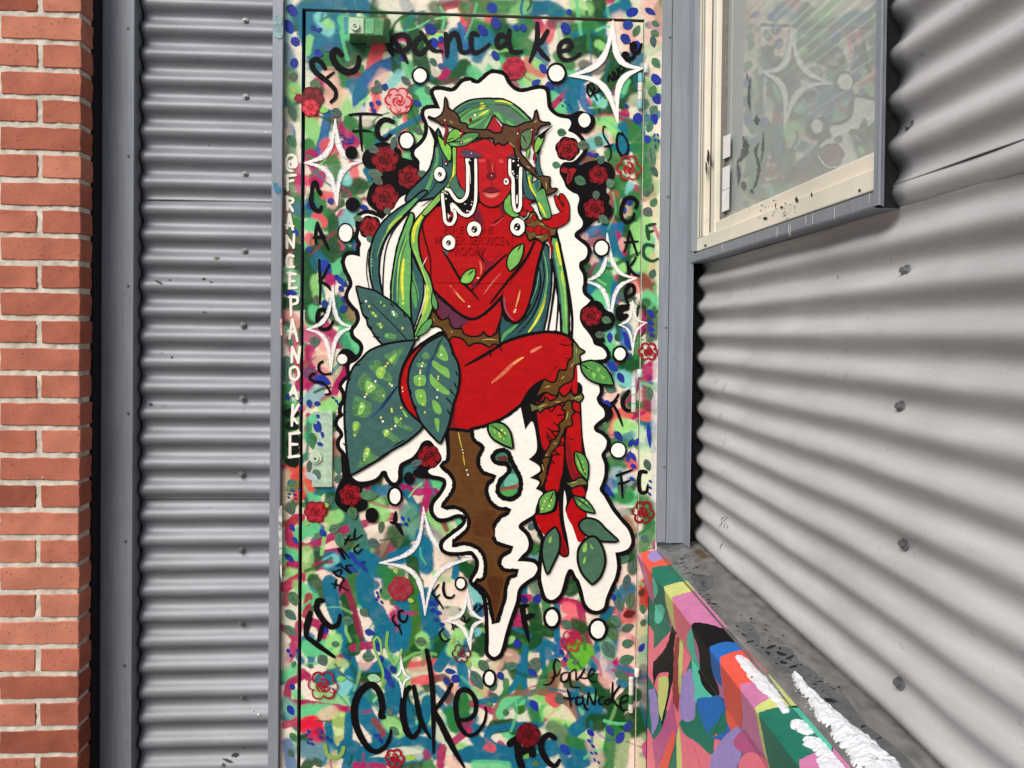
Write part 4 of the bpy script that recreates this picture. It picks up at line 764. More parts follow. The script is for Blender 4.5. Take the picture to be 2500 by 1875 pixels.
 ('H: 1500,80 1500,240', (200, 60, 50), 110, .7, .85), ('H: 1470,150 1500,140', (70, 60, 40), 60, .8, .8), ('H: 1390,200 1380,320', (110, 90, 70), 90, .7, .75), ('H: 1460,420 1450,760', (210, 190, 160), 120, .8, .85), ('H: 1500,560 1480,760', (150, 180, 150), 90, .8, .8), ('H: 1490,820 1500,1180', (120, 120, 115), 110, .8, .8), ('H: 1440,1200 1460,1320', GD, 120, .8, .85), ('H: 1500,1420 1490,1640', (170, 190, 140), 130, .8, .85), ('H: 1430,1020 1430,1040', GD, 80, .4, .9)]

UR = random.Random(21); UNDER = []
for _ in range(640):          # a loose under-layer of short overlapping strokes
    x, y = UR.uniform(685, 1615), UR.uniform(-30, 1900); a = UR.uniform(0, 6.28); l = UR.uniform(18, 70); k = UR.uniform(-.6, .6)
    mid = (x+l*.5*math.cos(a+k), y+l*.5*math.sin(a+k)); low = y > 1150
    pal = (GD, GD, GD, GM, GM, TB, TB, TB, MI, LG, MG, MG, PK, CR) if not low else (GD, GD, GD, GM, GM, TB, TB, TB, TB, MI, LG, MG, MG, CR)
    UNDER.append(('P: %.0f,%.0f %.0f,%.0f %.0f,%.0f' % (x, y, mid[0], mid[1], x+l*math.cos(a), y+l*math.sin(a)), UR.choice(pal), UR.uniform(40, 110), UR.uniform(.25, .9), .85))
OVER = []
for _ in range(330):          # thin quick brush lines on top
    x, y = UR.uniform(745, 1600), UR.uniform(-10, 1880); a = UR.choice((1.2, 1.5, 1.8, .4, 2.6, 5.8))+UR.uniform(-.4, .4); l = UR.uniform(20, 90); k = UR.uniform(-.35, .35)
    OVER.append(('P: %.0f,%.0f %.0f,%.0f %.0f,%.0f' % (x, y, x+l*.5*math.cos(a+k), y+l*.5*math.sin(a+k), x+l*math.cos(a), y+l*math.sin(a)), UR.choice((GD, GD, TB, TB, TB, MG, MI, GM, (60, 140, 120), LG)), UR.uniform(9, 30), .2, UR.uniform(.45, .85)))
def ground_colour(Nx, Ny):
    """colour of the ground coat at native positions"""
    n = Nx.size; col = np.empty((n, 3)); base = np.array(alb(CR))
    memo = {}
    def wave(sx, sy, k):
        if (sx, sy, k) in memo: return memo[(sx, sy, k)]
        r_ = np.random.default_rng(k); o = np.zeros(n)
        for _ in range(7):
            a, b_, p = r_.normal(0, 1, 2).tolist()+[r_.uniform(0, 6.28)]; o += np.sin((Nx*a/sx+Ny*b_/sy)+p)
        memo[(sx, sy, k)] = o/7; return o/7
    tint = wave(60, 60, 1)[:, None]
    col[:] = base*(1+.05*tint)
    pinkness = np.clip(wave(130, 130, 2)*1.6, 0, .55)[:, None]; col = col*(1-pinkness)+np.array(alb(LP))*pinkness
    gness = np.clip(wave(110, 110, 3)*1.6, 0, .5)[:, None]; col = col*(1-gness)+np.array(alb((190, 210, 180)))*gness
    wob = wave(7, 7, 5)*.6+wave(3.2, 3.2, 6)*.5
    fine = np.random.default_rng(9).normal(0, 1, n)
    for (path, c, w, soft, op) in UNDER+SPRAY+OVER:
        soft, op, w = soft*.66, min(.97, op*1.08), w*1.06
        if min(lin(c)[:2]) > .38: op, w = op*.72, w*.92
        p, cr_f = parse(path); q = np.array(spline(p, cr_f, False, 5)); r_ = w*TS/2
        reach = r_*(1+soft*.9)+3
        lo, hi = q.min(0)-reach, q.max(0)+reach
        idx = np.nonzero((Nx > lo[0]) & (Nx < hi[0]) & (Ny > lo[1]) & (Ny < hi[1]))[0]
        if idx.size == 0: continue
        X, Y = Nx[idx], Ny[idx]; d = np.full(idx.size, 1e9)
        for i in range(len(q)-1):
            a = q[i]; v = q[i+1]-a; L2 = (v*v).sum() or 1e-9
            tt = np.clip(((X-a[0])*v[0]+(Y-a[1])*v[1])/L2, 0, 1)
            d = np.minimum(d, np.hypot(X-a[0]-tt*v[0], Y-a[1]-tt*v[1]))
        d = d+wob[idx]*(1.6+r_*.12)+fine[idx]*soft*r_*.07
        inner = r_*(1-soft*.75); outer = r_*(1+soft*.65)+1.0
        al = np.clip((outer-d)/(outer-inner), 0, 1); al = al*al*(3-2*al)*op*(1+.10*wob[idx])
        al = np.clip(al, 0, 1)[:, None]; tone = 1+.16*wave(25, 90, int(w) % 17+3)[idx][:, None]
        col[idx] = col[idx]*(1-al)+np.array(alb(c))*tone*al
    lum = col.mean(1, keepdims=True); col = lum+(col-lum)*1.14; col = col*np.clip(.72+.42*(lum/.7), .72, 1.0)
    return np.clip(col*(1+.02*fine[:, None]), .004, .9)

mt, t, b = new_mat('sprayed_ground_coat'); at = node(t, 'ShaderNodeAttribute'); at.attribute_name = 'coat'
o, h, _ = noise_mix(t, (.90, .90, .90), (1.06, 1.06, 1.06), 70, (1, 1, 1), 6)
ml = node(t, 'ShaderNodeMix', data_type='RGBA', blend_type='MULTIPLY'); ml.inputs[0].default_value = 1
t.links.new(at.outputs['Color'], ml.inputs[6]); t.links.new(o, ml.inputs[7]); t.links.new(ml.outputs[2], b.inputs['Base Color'])
b.inputs['Roughness'].default_value = .5; b.inputs['Specular IOR Level'].default_value = .25; add_bump(t, b, h, .08, .001); M_COAT = mt

def coated_slab(name, x0, x1, zb_, zt_, yf, depth, parent, step=.0021):
    nx = max(2, int((x1-x0)/step)); nz = max(2, int((zt_-zb_)/step))
    X, Z = np.meshgrid(np.linspace(x0, x1, nx+1), np.linspace(zb_, zt_, nz+1)); X = X.ravel(); Z = Z.ravel(); n = X.size
    Nx, Ny = to_native(X, np.full(n, yf), Z)
    c = ground_colour(Nx, Ny)
    V = np.stack([X, np.full(n, yf), Z], 1)
    i, k = np.meshgrid(np.arange(nx), np.arange(nz)); a = (k*(nx+1)+i).ravel()
    Fq = np.stack([a, a+1, a+nx+2, a+nx+1], 1)
    # body behind the painted skin
    e = n; ex = [(x0, yf, zb_), (x1, yf, zb_), (x1, yf, zt_), (x0, yf, zt_), (x0, yf+depth, zb_), (x1, yf+depth, zb_), (x1, yf+depth, zt_), (x0, yf+depth, zt_)]
    V = np.vstack([V, ex]); c = np.vstack([c, c[[0, nx, n-1, n-1-nx]], c[[0, nx, n-1, n-1-nx]]])
    Fq = np.vstack([Fq, np.array([(e+1, e, e+4, e+5), (e+2, e+1, e+5, e+6), (e+3, e+2, e+6, e+7), (e, e+3, e+7, e+4), (e+5, e+4, e+7, e+6)])])
    me = bpy.data.meshes.new(name); me.vertices.add(len(V)); me.vertices.foreach_set('co', V.ravel().astype(np.float32))
    m4 = len(Fq); me.loops.add(m4*4); me.loops.foreach_set('vertex_index', Fq.ravel().astype(np.int32))
    me.polygons.add(m4); me.polygons.foreach_set('loop_start', np.arange(0, m4*4, 4, dtype=np.int32)); me.polygons.foreach_set('loop_total', np.full(m4, 4, dtype=np.int32))
    me.update(calc_edges=True)
    ca = me.color_attributes.new('coat', 'FLOAT_COLOR', 'POINT'); ca.data.foreach_set('color', np.hstack([c, np.ones((len(c), 1))]).ravel().astype(np.float32))
    me.materials.append(M_COAT); ob = bpy.data.objects.new(name, me); COL.objects.link(ob); attach(ob, parent); return ob
YD = .0012
coated_slab('leaf_panel', DL, DR, .012, ZT-.0045, YD, .044, door)
JL, JR = DL-.0095, DR+.0030
coated_slab('jamb', FL, JL, 0, ZT+.003, 0, .10, frame); coated_slab('jamb', JR, FR_, 0, ZT+.003, 0, .10, frame)
coated_slab('head', FL, FR_, ZT+.0032, ZT+.075, 0, .10, frame)
box('stop', FL+.01, FR_-.01, .048, .09, 0, ZT+.002, M_DARK, frame, 0)
box('lintel_panel', FL-.002, FR_+.05, .004, .10, ZT+.0755, 2.75, M_TRIM, frame, .001)
box('bright_edge', JR-.0011, JR+.0003, -.0012, .02, .012, ZT, paint((206, 206, 190)), frame, 0)
box('chipped_edge', FR_-.0022, FR_+.0012, -.0022, .02, .4, ZT+.06, paint((232, 230, 222), .05), frame, 0)

for s_, c_ in (('H: 1582,400 1540,420 1530,640 1582,600', C_TEAL), ('H: 1520,660 1582,620 1582,720 1525,715', C_ROSE), ('H: 1540,740 1588,720 1590,950 1545,930', C_BLACK), ('H: 1545,970 1582,960 1578,1280 1560,1200', C_LILAC), ('H: 1470,1470 1510,1420 1560,1430 1570,1600 1500,1580', C_MAG), ('H: 1500,20 1540,10 1570,120 1580,240 1530,260 1500,220', (200, 52, 44))):
    Motif('stray_paint', frame).fill(s_, paint(c_)).build()
# ------------------------------------------------------------------ the mural: motifs on the ground coat
W_, K_ = (250, 245, 232), (20, 18, 20)
RED, RDK, PUR, BRN, OLV = (180, 6, 12), (128, 18, 26), (96, 42, 66), (98, 66, 26), (98, 104, 58)
HT, HG, LGR, YEL, LT = (52, 96, 96), (92, 160, 92), (128, 196, 88), (232, 230, 64), (66, 108, 98)
GRE, DGR, BLU, NAV, LIM = (84, 116, 96), (40, 78, 58), (38, 60, 150), (34, 36, 104), (150, 206, 96)
def leaf_shape(T, x, y, L, ang, w, point=.9):
    t_ = TILES[T]; cx, cy = t_[0]+x*t_[2], t_[1]+y*t_[2]; a = R(ang); pts = []
    n = 9
    for s in (1, -1):
        for i in range(n):
            f = i/(n-1); f = f if s == 1 else 1-f
            if s == -1 and i in (0, n-1): continue
            u = (f-.5)*L*t_[2]; h = s*w/2*t_[2]*(math.sin(math.pi*f**.85)**point)
            pts.append((cx+u*math.cos(a)-h*math.sin(a), cy+u*math.sin(a)+h*math.cos(a)))
    return pts
def dab(T, x, y, L, ang=0, w=None, c=GRE, par=None, rnd=False):
    w = w or L*.6; nx_ = TILES[T][0]+x*TILES[T][2]
    fr_ = nx_ < 733 or nx_ > 1562 or (TILES[T][1]+y*TILES[T][2]) < 34
    small = L < 62
    nm = ('painted_leaf' if c in (GRE, DGR, LIM) else 'painted_petal')
    mo_ = Motif(nm, frame if fr_ else door, step=8e-7)
    cv = tuple(max(0, min(255, int(v*random.uniform(.88, 1.12)/6)*6)) for v in c)
    mm = paint(cv, .2, .5, (14, 14, 14))
    if rnd: mo_.ell(x, y, L/2, w/2, mm, ang, T, 16, .06)
    else: mo_.poly(leaf_shape(T, x, y, L, ang, w, .75), mm)
    if L > 80 and c == GRE and random.random() < .75:
        t_ = TILES[T]; a = R(ang); cx, cy = t_[0]+x*t_[2], t_[1]+y*t_[2]; l = L*.36*t_[2]
        mo_.strip([(cx-l*math.cos(a), cy-l*math.sin(a)), (cx, cy-.6), (cx+l*math.cos(a), cy+l*math.sin(a))], 1.6, paint(tuple(int(v*.62) for v in c)), (1, .4))
        pass
    mo_.build()
def dabs(T, c, s, rnd=False):
    for tok in s.split():
        q = [float(v) for v in tok.split(',')]; q += [45, None][len(q)-3:] if len(q) < 5 else []
        dab(T, q[0], q[1], q[2], q[3], q[4], c, rnd=rnd)
dabs('A', BLU, '118,90,120,55,80 90,230,130,65,85 145,360,90,60,75 135,545,90,90,75 345,458,80,30,70 1310,250,105,40,88 1335,370,90,60,84 1195,890,80,30,50 800,900,50,80,40 860,885,50,20,40 915,750,60,30,60 820,955,60,60,40 1075,500,60,60,60 1400,340,60,90,50', True)
dabs('A', BLU, '300,240,60,30,40 350,255,60,-20,36 620,1215,60,40,40 570,1190,44,20,24 600,1230,40,-20,22 640,1190,44,60,22 540,1160,36,10,20 560,1225,36,60,20')
dabs('A', (70, 100, 150), '425,410,85,0,72 1400,570,60,20,50', True)
dabs('A', GRE, '130,665,90,80,80 120,970,170,75,75 115,1220,130,60,80 1335,535,85,50,55 860,745,130,70,60 830,780,80,40,60 1100,700,120,45,60 1030,1160,70,120,45 500,970,100,20,80 320,730,110,20,90 1290,780,90,60,60 1040,990,70,130,40 1210,1130,90,30,60')
dabs('A', LIM, '390,945,85,10,60 135,785,80,30,60')
dabs('B', BLU, '180,70,100,40,88 845,105,56,90,50 1390,105,110,-25,78 215,200,110,70,80 450,240,70,60,58 390,240,55,20,45 1350,215,90,0,80 1330,335,100,50,78 1425,390,80,40,80 815,245,110,70,80 1595,685,110,50,78 1605,850,100,60,88 680,735,80,30,60 1435,1020,95,90,86 1580,1020,110,80,62 1520,1200,70,90,62 100,260,110,50,70 210,480,90,60,60 620,590,90,60,60', True)
dabs('B', BLU, '1545,100,110,30,55 1580,1165,38,110,18 1610,1165,38,60,18 1585,1210,38,90,18 1615,1215,42,50,20 1590,1265,42,80,15 1335,910,60,30,30 560,710,90,-30,50 810,880,30,60,14 840,900,28,20,12 790,910,30,40,14 860,930,28,30,14 770,860,30,70,16 1030,1330,70,20,34 1075,1335,60,-20,34')
dabs('B', GRE, '1425,265,110,-60,60 1590,205,80,30,50 1585,290,85,30,70 1570,360,110,80,60 1595,545,110,55,70 1565,785,110,-70,75 1575,945,90,-50,75 1540,1090,110,-70,65 1555,1360,200,80,80 1580,1480,110,60,60 1545,1625,90,-60,70')
dabs('C', BLU, '400,640,150,50,100 530,760,70,60,50 570,790,60,30,50 500,730,50,80,50 540,830,60,60,50 570,920,70,20,60 450,75,60,60,60 270,110,70,40,60 740,130,80,20,50 400,960,70,0,70 560,1000,90,-40,60 380,1620,150,20,90 265,490,60,40,40 150,350,70,60,50 110,870,110,0,60')
dabs('C', GRE, '310,1285,100,90,90 330,930,100,80,60 100,1290,100,70,62 80,1540,110,80,62 90,300,120,80,60 80,1130,80,80,40 150,1240,60,70,40')
dabs('D', GRE, '1575,85,90,-60,65 1525,170,100,40,85 1565,700,90,-70,65 1515,10,70,0,60 1290,890,90,40,60')
dabs('D', BLU, '1330,70,80,70,50 1370,80,80,100,45 1545,1030,70,30,40 1560,1065,60,20,40 1545,1125,70,20,45 1550,1180,70,20,45 1560,1230,60,30,40 1345,1290,110,80,50 1330,1230,80,60,40 1365,1330,70,60,40 1220,1500,110,40,60 1195,1250,90,90,50 1355,1410,60,70,40 1290,1595,100,60,60 1540,1600,60,90,18 1320,150,70,80,40')
dabs('E', BLU, '80,105,70,70,40 185,130,40,40,25 185,190,60,80,30 265,160,80,80,50 335,160,60,0,45 120,1230,75,60,40 145,1340,75,60,40 95,1490,110,40,50 385,1275,80,50,50 130,910,40,20,20 95,940,40,0,18 140,945,40,30,20 90,970,35,40,18 150,980,35,20,18 110,905,30,60,16 180,900,30,30,16 1070,1150,50,60,30 1100,1200,50,40,30 1050,1200,44,20,26 1120,1160,40,80,20 640,1480,110,60,45 690,1540,100,30,40 640,1590,90,30,40 740,1580,80,60,36 720,1530,70,-20,30 470,110,40,30,20 500,140,40,60,22 520,170,36,40,20')
dabs('E', GRE, '510,690,180,85,85 520,810,80,40,80 265,700,110,100,50 105,1065,120,70,90 885,1225,110,100,55 480,1240,100,-20,80 530,1340,150,80,90 820,1360,110,20,80 110,840,80,-30,60 340,1300,70,20,50 440,1000,110,-50,60')
dabs('E', LIM, '1010,1600,60,70,40 410,1035,50,20,40 245,1195,44,10,30')
dabs('F', GRE, '1535,75,130,80,75 1130,400,110,70,60 1205,30,110,20,80 525,1215,90,-40,60 590,1300,70,70,40 1520,690,110,70,65 1300,890,140,90,80 1310,1500,120,-20,80 1400,1560,90,80,70 1500,1330,80,40,60 490,1160,70,-30,30')
dabs('F', (50, 130, 60), '545,1420,100,0,90')
dabs('F', BLU, '1535,440,220,85,40 1270,440,110,50,60 1380,495,80,-60,45 1425,490,80,-60,45 1360,610,100,-70,40 1400,620,90,60,40 1400,700,60,30,40 1170,900,130,60,60 1210,940,80,50,40 1130,130,60,40,30 1180,160,90,30,50 1545,830,38,40,22 1545,885,38,40,22 1540,940,46,50,22 1525,860,30,60,16 1390,810,60,30,30')
dabs('G', GRE, '105,340,130,40,75 100,475,140,35,75 130,200,140,70,90 380,730,110,60,90 490,590,70,0,55 775,700,110,0,90 740,320,100,40,70 1230,570,100,10,80 275,780,55,20,40 130,765,65,110,40 130,1395,100,50,60 110,1530,90,60,60 335,1610,110,50,65 995,1340,100,40,70 1195,1085,60,60,50 600,390,110,20,80 960,1180,80,60,60')
dabs('G', LIM, '540,890,80,-10,50 1140,1570,90,0,55 1140,215,60,20,40 1500,560,70,-60,40 1640,760,60,40,50')
dabs('G', (150, 220, 170), '825,885,120,10,70')
dabs('G', BLU, '390,465,90,20,70 785,490,90,15,60 860,620,100,60,60 1525,890,85,40,75 1480,825,100,10,50 1450,910,90,60,50 105,1160,100,60,60 120,960,60,60,50 880,720,80,80,50 990,810,80,60,60 935,860,140,70,60 970,930,90,60,50 850,150,40,60,22 860,185,40,70,22 845,205,40,40,20 890,230,44,50,22 880,130,40,80,20 1350,240,70,20,56 1310,240,50,80,44 1330,300,50,20,44 1380,320,60,20,40 1360,380,60,10,40 1410,420,50,0,36 260,1345,44,70,28 240,1370,36,30,20 275,1410,44,20,22 255,1440,36,60,20 290,1450,44,30,22 370,1350,40,50,24 360,1390,40,20,22 420,1400,50,60,26 450,1420,44,50,22 85,650,46,60,34 110,690,44,30,30 165,650,44,70,26 850,1380,70,0,30 880,1420,60,60,30 600,700,50,60,36')
dabs('H', GRE, '1340,60,150,100,70 1365,215,140,90,80 1280,250,130,70,80 1245,390,120,50,75 1350,450,120,-25,70 1225,510,130,60,90 1350,585,110,-15,80 1185,640,170,60,110 1340,725,140,-20,90 1300,865,160,35,75 110,780,130,50,85 350,780,120,-15,75 50,900,190,60,90 190,960,90,-40,60 555,760,110,30,110 825,425,110,40,80 770,1065,110,10,85 185,1030,75,0,45 300,1180,60,0,60 1485,405,70,-70,55 1480,290,90,80,60 160,1110,70,20,50 560,1620,80,0,60 900,745,70,-10,36')
dabs('H', (120, 36, 44), '1360,330,110,-20,65')
dabs('H', BLU, '570,200,100,-60,75 400,590,90,70,70 255,865,80,60,60 530,840,100,40,60 545,1120,110,60,65 810,1500,120,50,70 1195,1335,110,60,60 1350,1300,110,-60,65 1285,1395,120,-60,70 1030,1355,80,40,50 1470,620,90,-60,50 1230,190,60,90,40 780,660,60,60,40 810,720,50,60,34 1015,1425,44,50,24 1050,1470,50,45,25 1040,1530,40,40,20 1075,1530,40,50,20 1065,1590,40,60,18 1100,1610,40,50,18')
dabs('H', NAV, '455,205,80,30,60')
# lime stem loops
lm = Motif('painted_stem', door)
lm.stroke('G: 1000,770 960,700 930,600 940,490', 26, (128, 184, 90)); lm.stroke('G: 820,570 830,640 870,740 900,840 890,960', 22, (128, 184, 90)); lm.stroke('G: 820,560 850,530 880,580 885,680', 18, (150, 200, 96)); lm.stroke('G: 1000,770 1040,700 1060,640', 22, (150, 200, 120)); lm.build()
lm = Motif('painted_stem', door)
lm.stroke('G: 400,1460 420,1540 480,1570 540,1540 560,1480', 34, (140, 176, 86)); lm.stroke('H: 470,1480 480,1560', 40, (110, 180, 70)); lm.build()

# ---- black lettering; each word is one motif
def word(strokes, w, c=K_, par=None, taper=(.8, .55), name='painted_lettering', wob=.07, dry=False):
    mo_ = Motif(name, par or door)
    for s in strokes:
        ww = w; 
        if isinstance(s, tuple): s, ww = s
        mo_.stroke(s, ww, dry_paint(c, .8, (30, 30, 30)) if dry else c, taper, wob)
    return mo_.build()
CHAR = (34, 32, 36)
word(['A: 985,470 960,420 985,340 1050,300 1110,320 1125,390 1090,430 1030,440 970,420', 'A: 1000,350 1040,410 1075,470 1110,540', 'A: 1230,310 1180,360 1170,430 1220,460 1280,410 1310,350', ('A: 1230,280 1270,350 1330,430 1410,440', 42), 'A: 1440,290 1450,390 1450,490', 'A: 1450,380 1490,300 1530,290 1555,360 1570,440 1620,450 1650,425'], 46, CHAR)
word(['B: 60,300 10,290 0,380 20,450 80,440 160,380', 'B: 300,320 250,300 220,350 240,410 290,380 320,330', 'B: 330,260 325,360 345,430 390,450 440,440', 'B: 570,200 570,320 545,430 505,530', 'B: 660,265 610,350 560,400', 'B: 570,400 620,470 670,515', 'B: 760,440 830,430 865,390 840,350 780,370 755,440 790,510 870,510 940,460'], 44, CHAR)
word([('A: 400,590 370,540 320,510 285,540 310,610 380,670 440,720 490,780 490,840 450,880', 46), ('A: 390,690 430,660 480,620', 26), ('A: 540,470 500,430 465,460 475,520 520,580 590,620 660,600 690,540 690,490', 58)], 46, K_)
word([('A: 610,990 740,980 890,990', 24), ('A: 705,985 705,1120 720,1300', 24), ('A: 640,1130 720,1125 800,1132', 22), ('A: 985,1050 930,1030 880,1050 850,1110 865,1180 920,1200 965,1160', 46)], 24, K_)
word([('A: 340,1640 325,1580 310,1570 290,1620 285,1690', 40), ('C: 285,20 280,80 310,140 350,160 370,120', 44), ('C: 355,-10 360,20', 40)], 44, K_)
word([('C: 335,260 320,360 320,440', 30), ('C: 335,270 380,380 430,490', 34), ('C: 300,390 350,385 400,380', 26)], 30, K_)
word([('C: 350,580 355,700 360,800 355,960', 26), ('C: 440,620 400,700 365,760', 24), ('C: 370,770 420,800 450,840', 28)], 26, K_)
word([('C: 350,1080 380,1080 410,1040 390,1010 350,1020 335,1090 360,1170 430,1170 470,1110', 40)], 36, K_)
word([('C: 380,1455 350,1480 350,1530 390,1565 450,1560', 26), ('C: 310,1560 280,1570 270,1600 310,1630 380,1640 430,1690 440,1730 400,1740', 24)], 24, K_)
# cursive up the star
word([('B: 1085,860 1050,800 1010,740 1000,790 1030,830 1060,760 1030,720 990,740', 18), ('B: 1070,760 1060,800 1090,790 1110,750 1120,790', 16), ('B: 1180,700 1190,650 1220,690 1240,640 1220,620 1240,680 1270,640 1260,590 1290,620 1320,590 1290,550 1280,590', 22), ('B: 1350,470 1320,460 1330,510 1390,500 1420,450', 40), ('B: 1380,380 1390,440 1440,450 1470,380', 36), ('B: 1400,370 1420,420', 44)], 20, K_)
word([('B: 1160,1095 1140,1090 1140,1160 1180,1230 1205,1300 1200,1360 1175,1385', 16), ('B: 1150,1265 1215,1250', 18), ('B: 1310,1160 1270,1150 1255,1210 1265,1290 1310,1345 1350,1300 1350,1230 1300,1140', 22)], 18, K_)
word([('D: 1420,130 1430,80 1385,45 1330,60 1300,130 1295,210 1340,255 1390,230 1405,180', 38)], 36, K_)
word([('D: 1365,325 1345,430 1320,510', 20), ('D: 1365,330 1400,440 1435,545', 24), ('D: 1320,430 1440,420', 22)], 22, K_)
word([('D: 1345,590 1355,660 1365,730', 26), ('D: 1420,560 1390,610 1365,640', 22), ('D: 1365,650 1400,700 1450,718', 26)], 24, K_)
word([('D: 1345,900 1400,870 1400,810 1360,800 1330,860 1340,930 1360,970', 36), ('D: 1340,990 1280,1010 1290,1080 1340,1060', 70)], 36, K_)
word([('D: 1430,1000 1450,980 1490,990 1500,1060', 20), ('D: 1440,980 1430,1060 1420,1080', 22), ('D: 1460,1240 1480,1220 1500,1170', 18)], 20, (26, 52, 40))
word([('D: 1530,400 1520,340 1510,290', 34), ('D: 1510,290 1560,275 1590,270', 28), ('D: 1520,345 1570,330', 28), ('D: 1570,460 1510,450 1480,500 1500,560 1560,590 1610,570', 34)], 30, (36, 72, 52), frame)
word([('F: 1270,80 1240,130 1200,160', 24), ('F: 1210,150 1260,230 1305,350', 26), ('F: 1200,200 1260,130', 18), ('F: 1360,50 1310,120 1310,180 1350,220 1390,210', 40)], 26, K_)
word([('F: 1250,780 1310,760 1390,730', 26), ('F: 1290,770 1300,870 1305,970', 24), ('F: 1270,850 1320,840 1370,820', 22)], 24, K_)
word([('F: 1510,750 1460,750 1445,830 1460,920 1510,920 1520,870', 38)], 36, K_, frame)
word([('E: 545,1560 530,1540 500,1560', 12), ('E: 470,1620 520,1640', 14)], 14, K_)
word([('E: 570,1330 640,1330 660,1290', 16), ('E: 570,1370 600,1310 620,1290', 18), ('E: 470,1600 500,1640 520,1650', 18), ('E: 480,1610 540,1590 530,1640', 16), ('E: 540,1560 620,1620 580,1560 640,1550', 18), ('E: 510,1410 570,1500 530,1400 610,1490', 18), ('E: 690,1375 650,1410 680,1450 720,1410', 18), ('E: 660,1240 650,1300 660,1330 720,1290', 18)], 18, K_)
word([('G: 460,70 510,80 600,130', 16), ('G: 500,30 480,110', 16), ('G: 490,0 560,20 550,60', 16), ('G: 540,60 525,130', 16)], 16, K_)
word([('G: 275,320 245,430 235,520', 58), ('G: 245,530 340,600 480,700', 46), ('G: 380,430 360,500 345,560', 44)], 46, K_)
word([('G: 380,215 340,215 330,290 390,390 450,440 510,420 530,340', 52)], 46, K_)
word([('G: 1000,340 980,370 1000,410 1040,450 1060,510', 18), ('G: 1000,430 1050,425', 14), ('G: 1070,300 1040,310 1040,370 1080,400 1105,370 1110,340', 24)], 18, K_)
word([('G: 1380,75 1340,130 1315,150', 16), ('G: 1320,150 1370,210 1420,285', 20), ('G: 1350,200 1390,160', 16), ('G: 1425,60 1420,120 1440,180 1490,190 1515,165', 26)], 18, K_)
word([('G: 1420,455 1390,490 1400,540 1440,565 1475,545', 18), ('G: 1490,400 1510,470', 14), ('G: 1490,400 1545,450', 16), ('G: 1490,460 1540,430', 12), ('G: 1570,380 1620,400 1650,360', 14), ('G: 1590,330 1610,400', 14)], 16, K_)
word([('H: 20,300 50,250', 18), ('H: 50,310 110,250', 18), ('H: 70,250 100,280', 14)], 16, K_)
word([('G: 905,1215 880,1210 895,1130 870,1010 820,945 760,950 690,1020 655,1130 660,1260 710,1390 780,1490 850,1515 920,1470 960,1390 970,1330', 62), ('G: 1130,960 1090,1010 1070,1110 1075,1230 1110,1350 1160,1390 1210,1330 1220,1270', 56), ('G: 1165,950 1190,1080 1220,1230 1260,1320 1310,1400', 46), ('G: 1275,640 1310,830 1330,1050 1335,1300 1335,1530', 46), ('G: 1495,930 1440,1030 1370,1130 1330,1200', 36), ('G: 1350,1180 1420,1320 1500,1480 1600,1650', 54), ('G: 1530,1240 1620,1240 H: 30,1190 40,1090 0,1010 G: 1600,980 1550,1010 1525,1110 1550,1270 1620,1370 H: 40,1360 110,1270 130,1180 120,1130', 44)], 50, K_, taper=(.75, .35))
word([('H: 440,270 460,400 500,580', 50), ('H: 430,270 500,250', 44), ('H: 480,360 550,330', 50)], 44, K_, taper=(1, .1))
word([('E: 1010,1090 1000,1180 960,1180', 40), ('E: 990,1170 1040,1230 1070,1290', 36)], 36, K_, taper=(.4, .3))
word([('H: 760,740 730,720 710,780 720,860 680,930 620,940', 18), ('H: 690,880 750,850 770,800', 14), ('H: 830,830 780,850 780,910 830,900 850,830 860,950 930,960', 18), ('H: 860,830 900,810 910,900 980,800 940,880', 16), ('H: 940,880 1000,880 1060,830 1040,800 1010,860 1030,910 1080,910', 16)], 16, K_, taper=(.7, .6))
word([('H: 800,1050 850,1060 890,1050', 20), ('H: 830,980 850,1050 860,1130', 20), ('H: 950,1050 910,1050 910,1110 960,1090 960,1030', 20), ('H: 970,1100 990,1150 1010,1150', 22), ('H: 1000,1110 1010,1000', 18), ('H: 1010,1010 1060,1110 1075,970', 20), ('H: 1140,1040 1100,1060 1110,1110 1150,1100', 16), ('H: 1190,1060 1150,1090 1180,1110 1200,1060', 18), ('H: 1220,920 1210,1100', 18), ('H: 1280,950 1220,1060 1310,1170', 22), ('H: 1280,1100 1350,1070 1340,1030 1290,1060 1300,1150 1390,1150', 18)], 18, K_, taper=(.8, .6))
word([('H: 330,1450 400,1400 450,1390', 60), ('H: 400,1450 410,1560 440,1659', 64), ('H: 420,1520 510,1490 530,1540', 70)], 60, K_, taper=(1, .9))
word([('H: 720,1400 670,1370 610,1420 610,1510 660,1600 720,1640 760,1590', 54)], 54, K_)

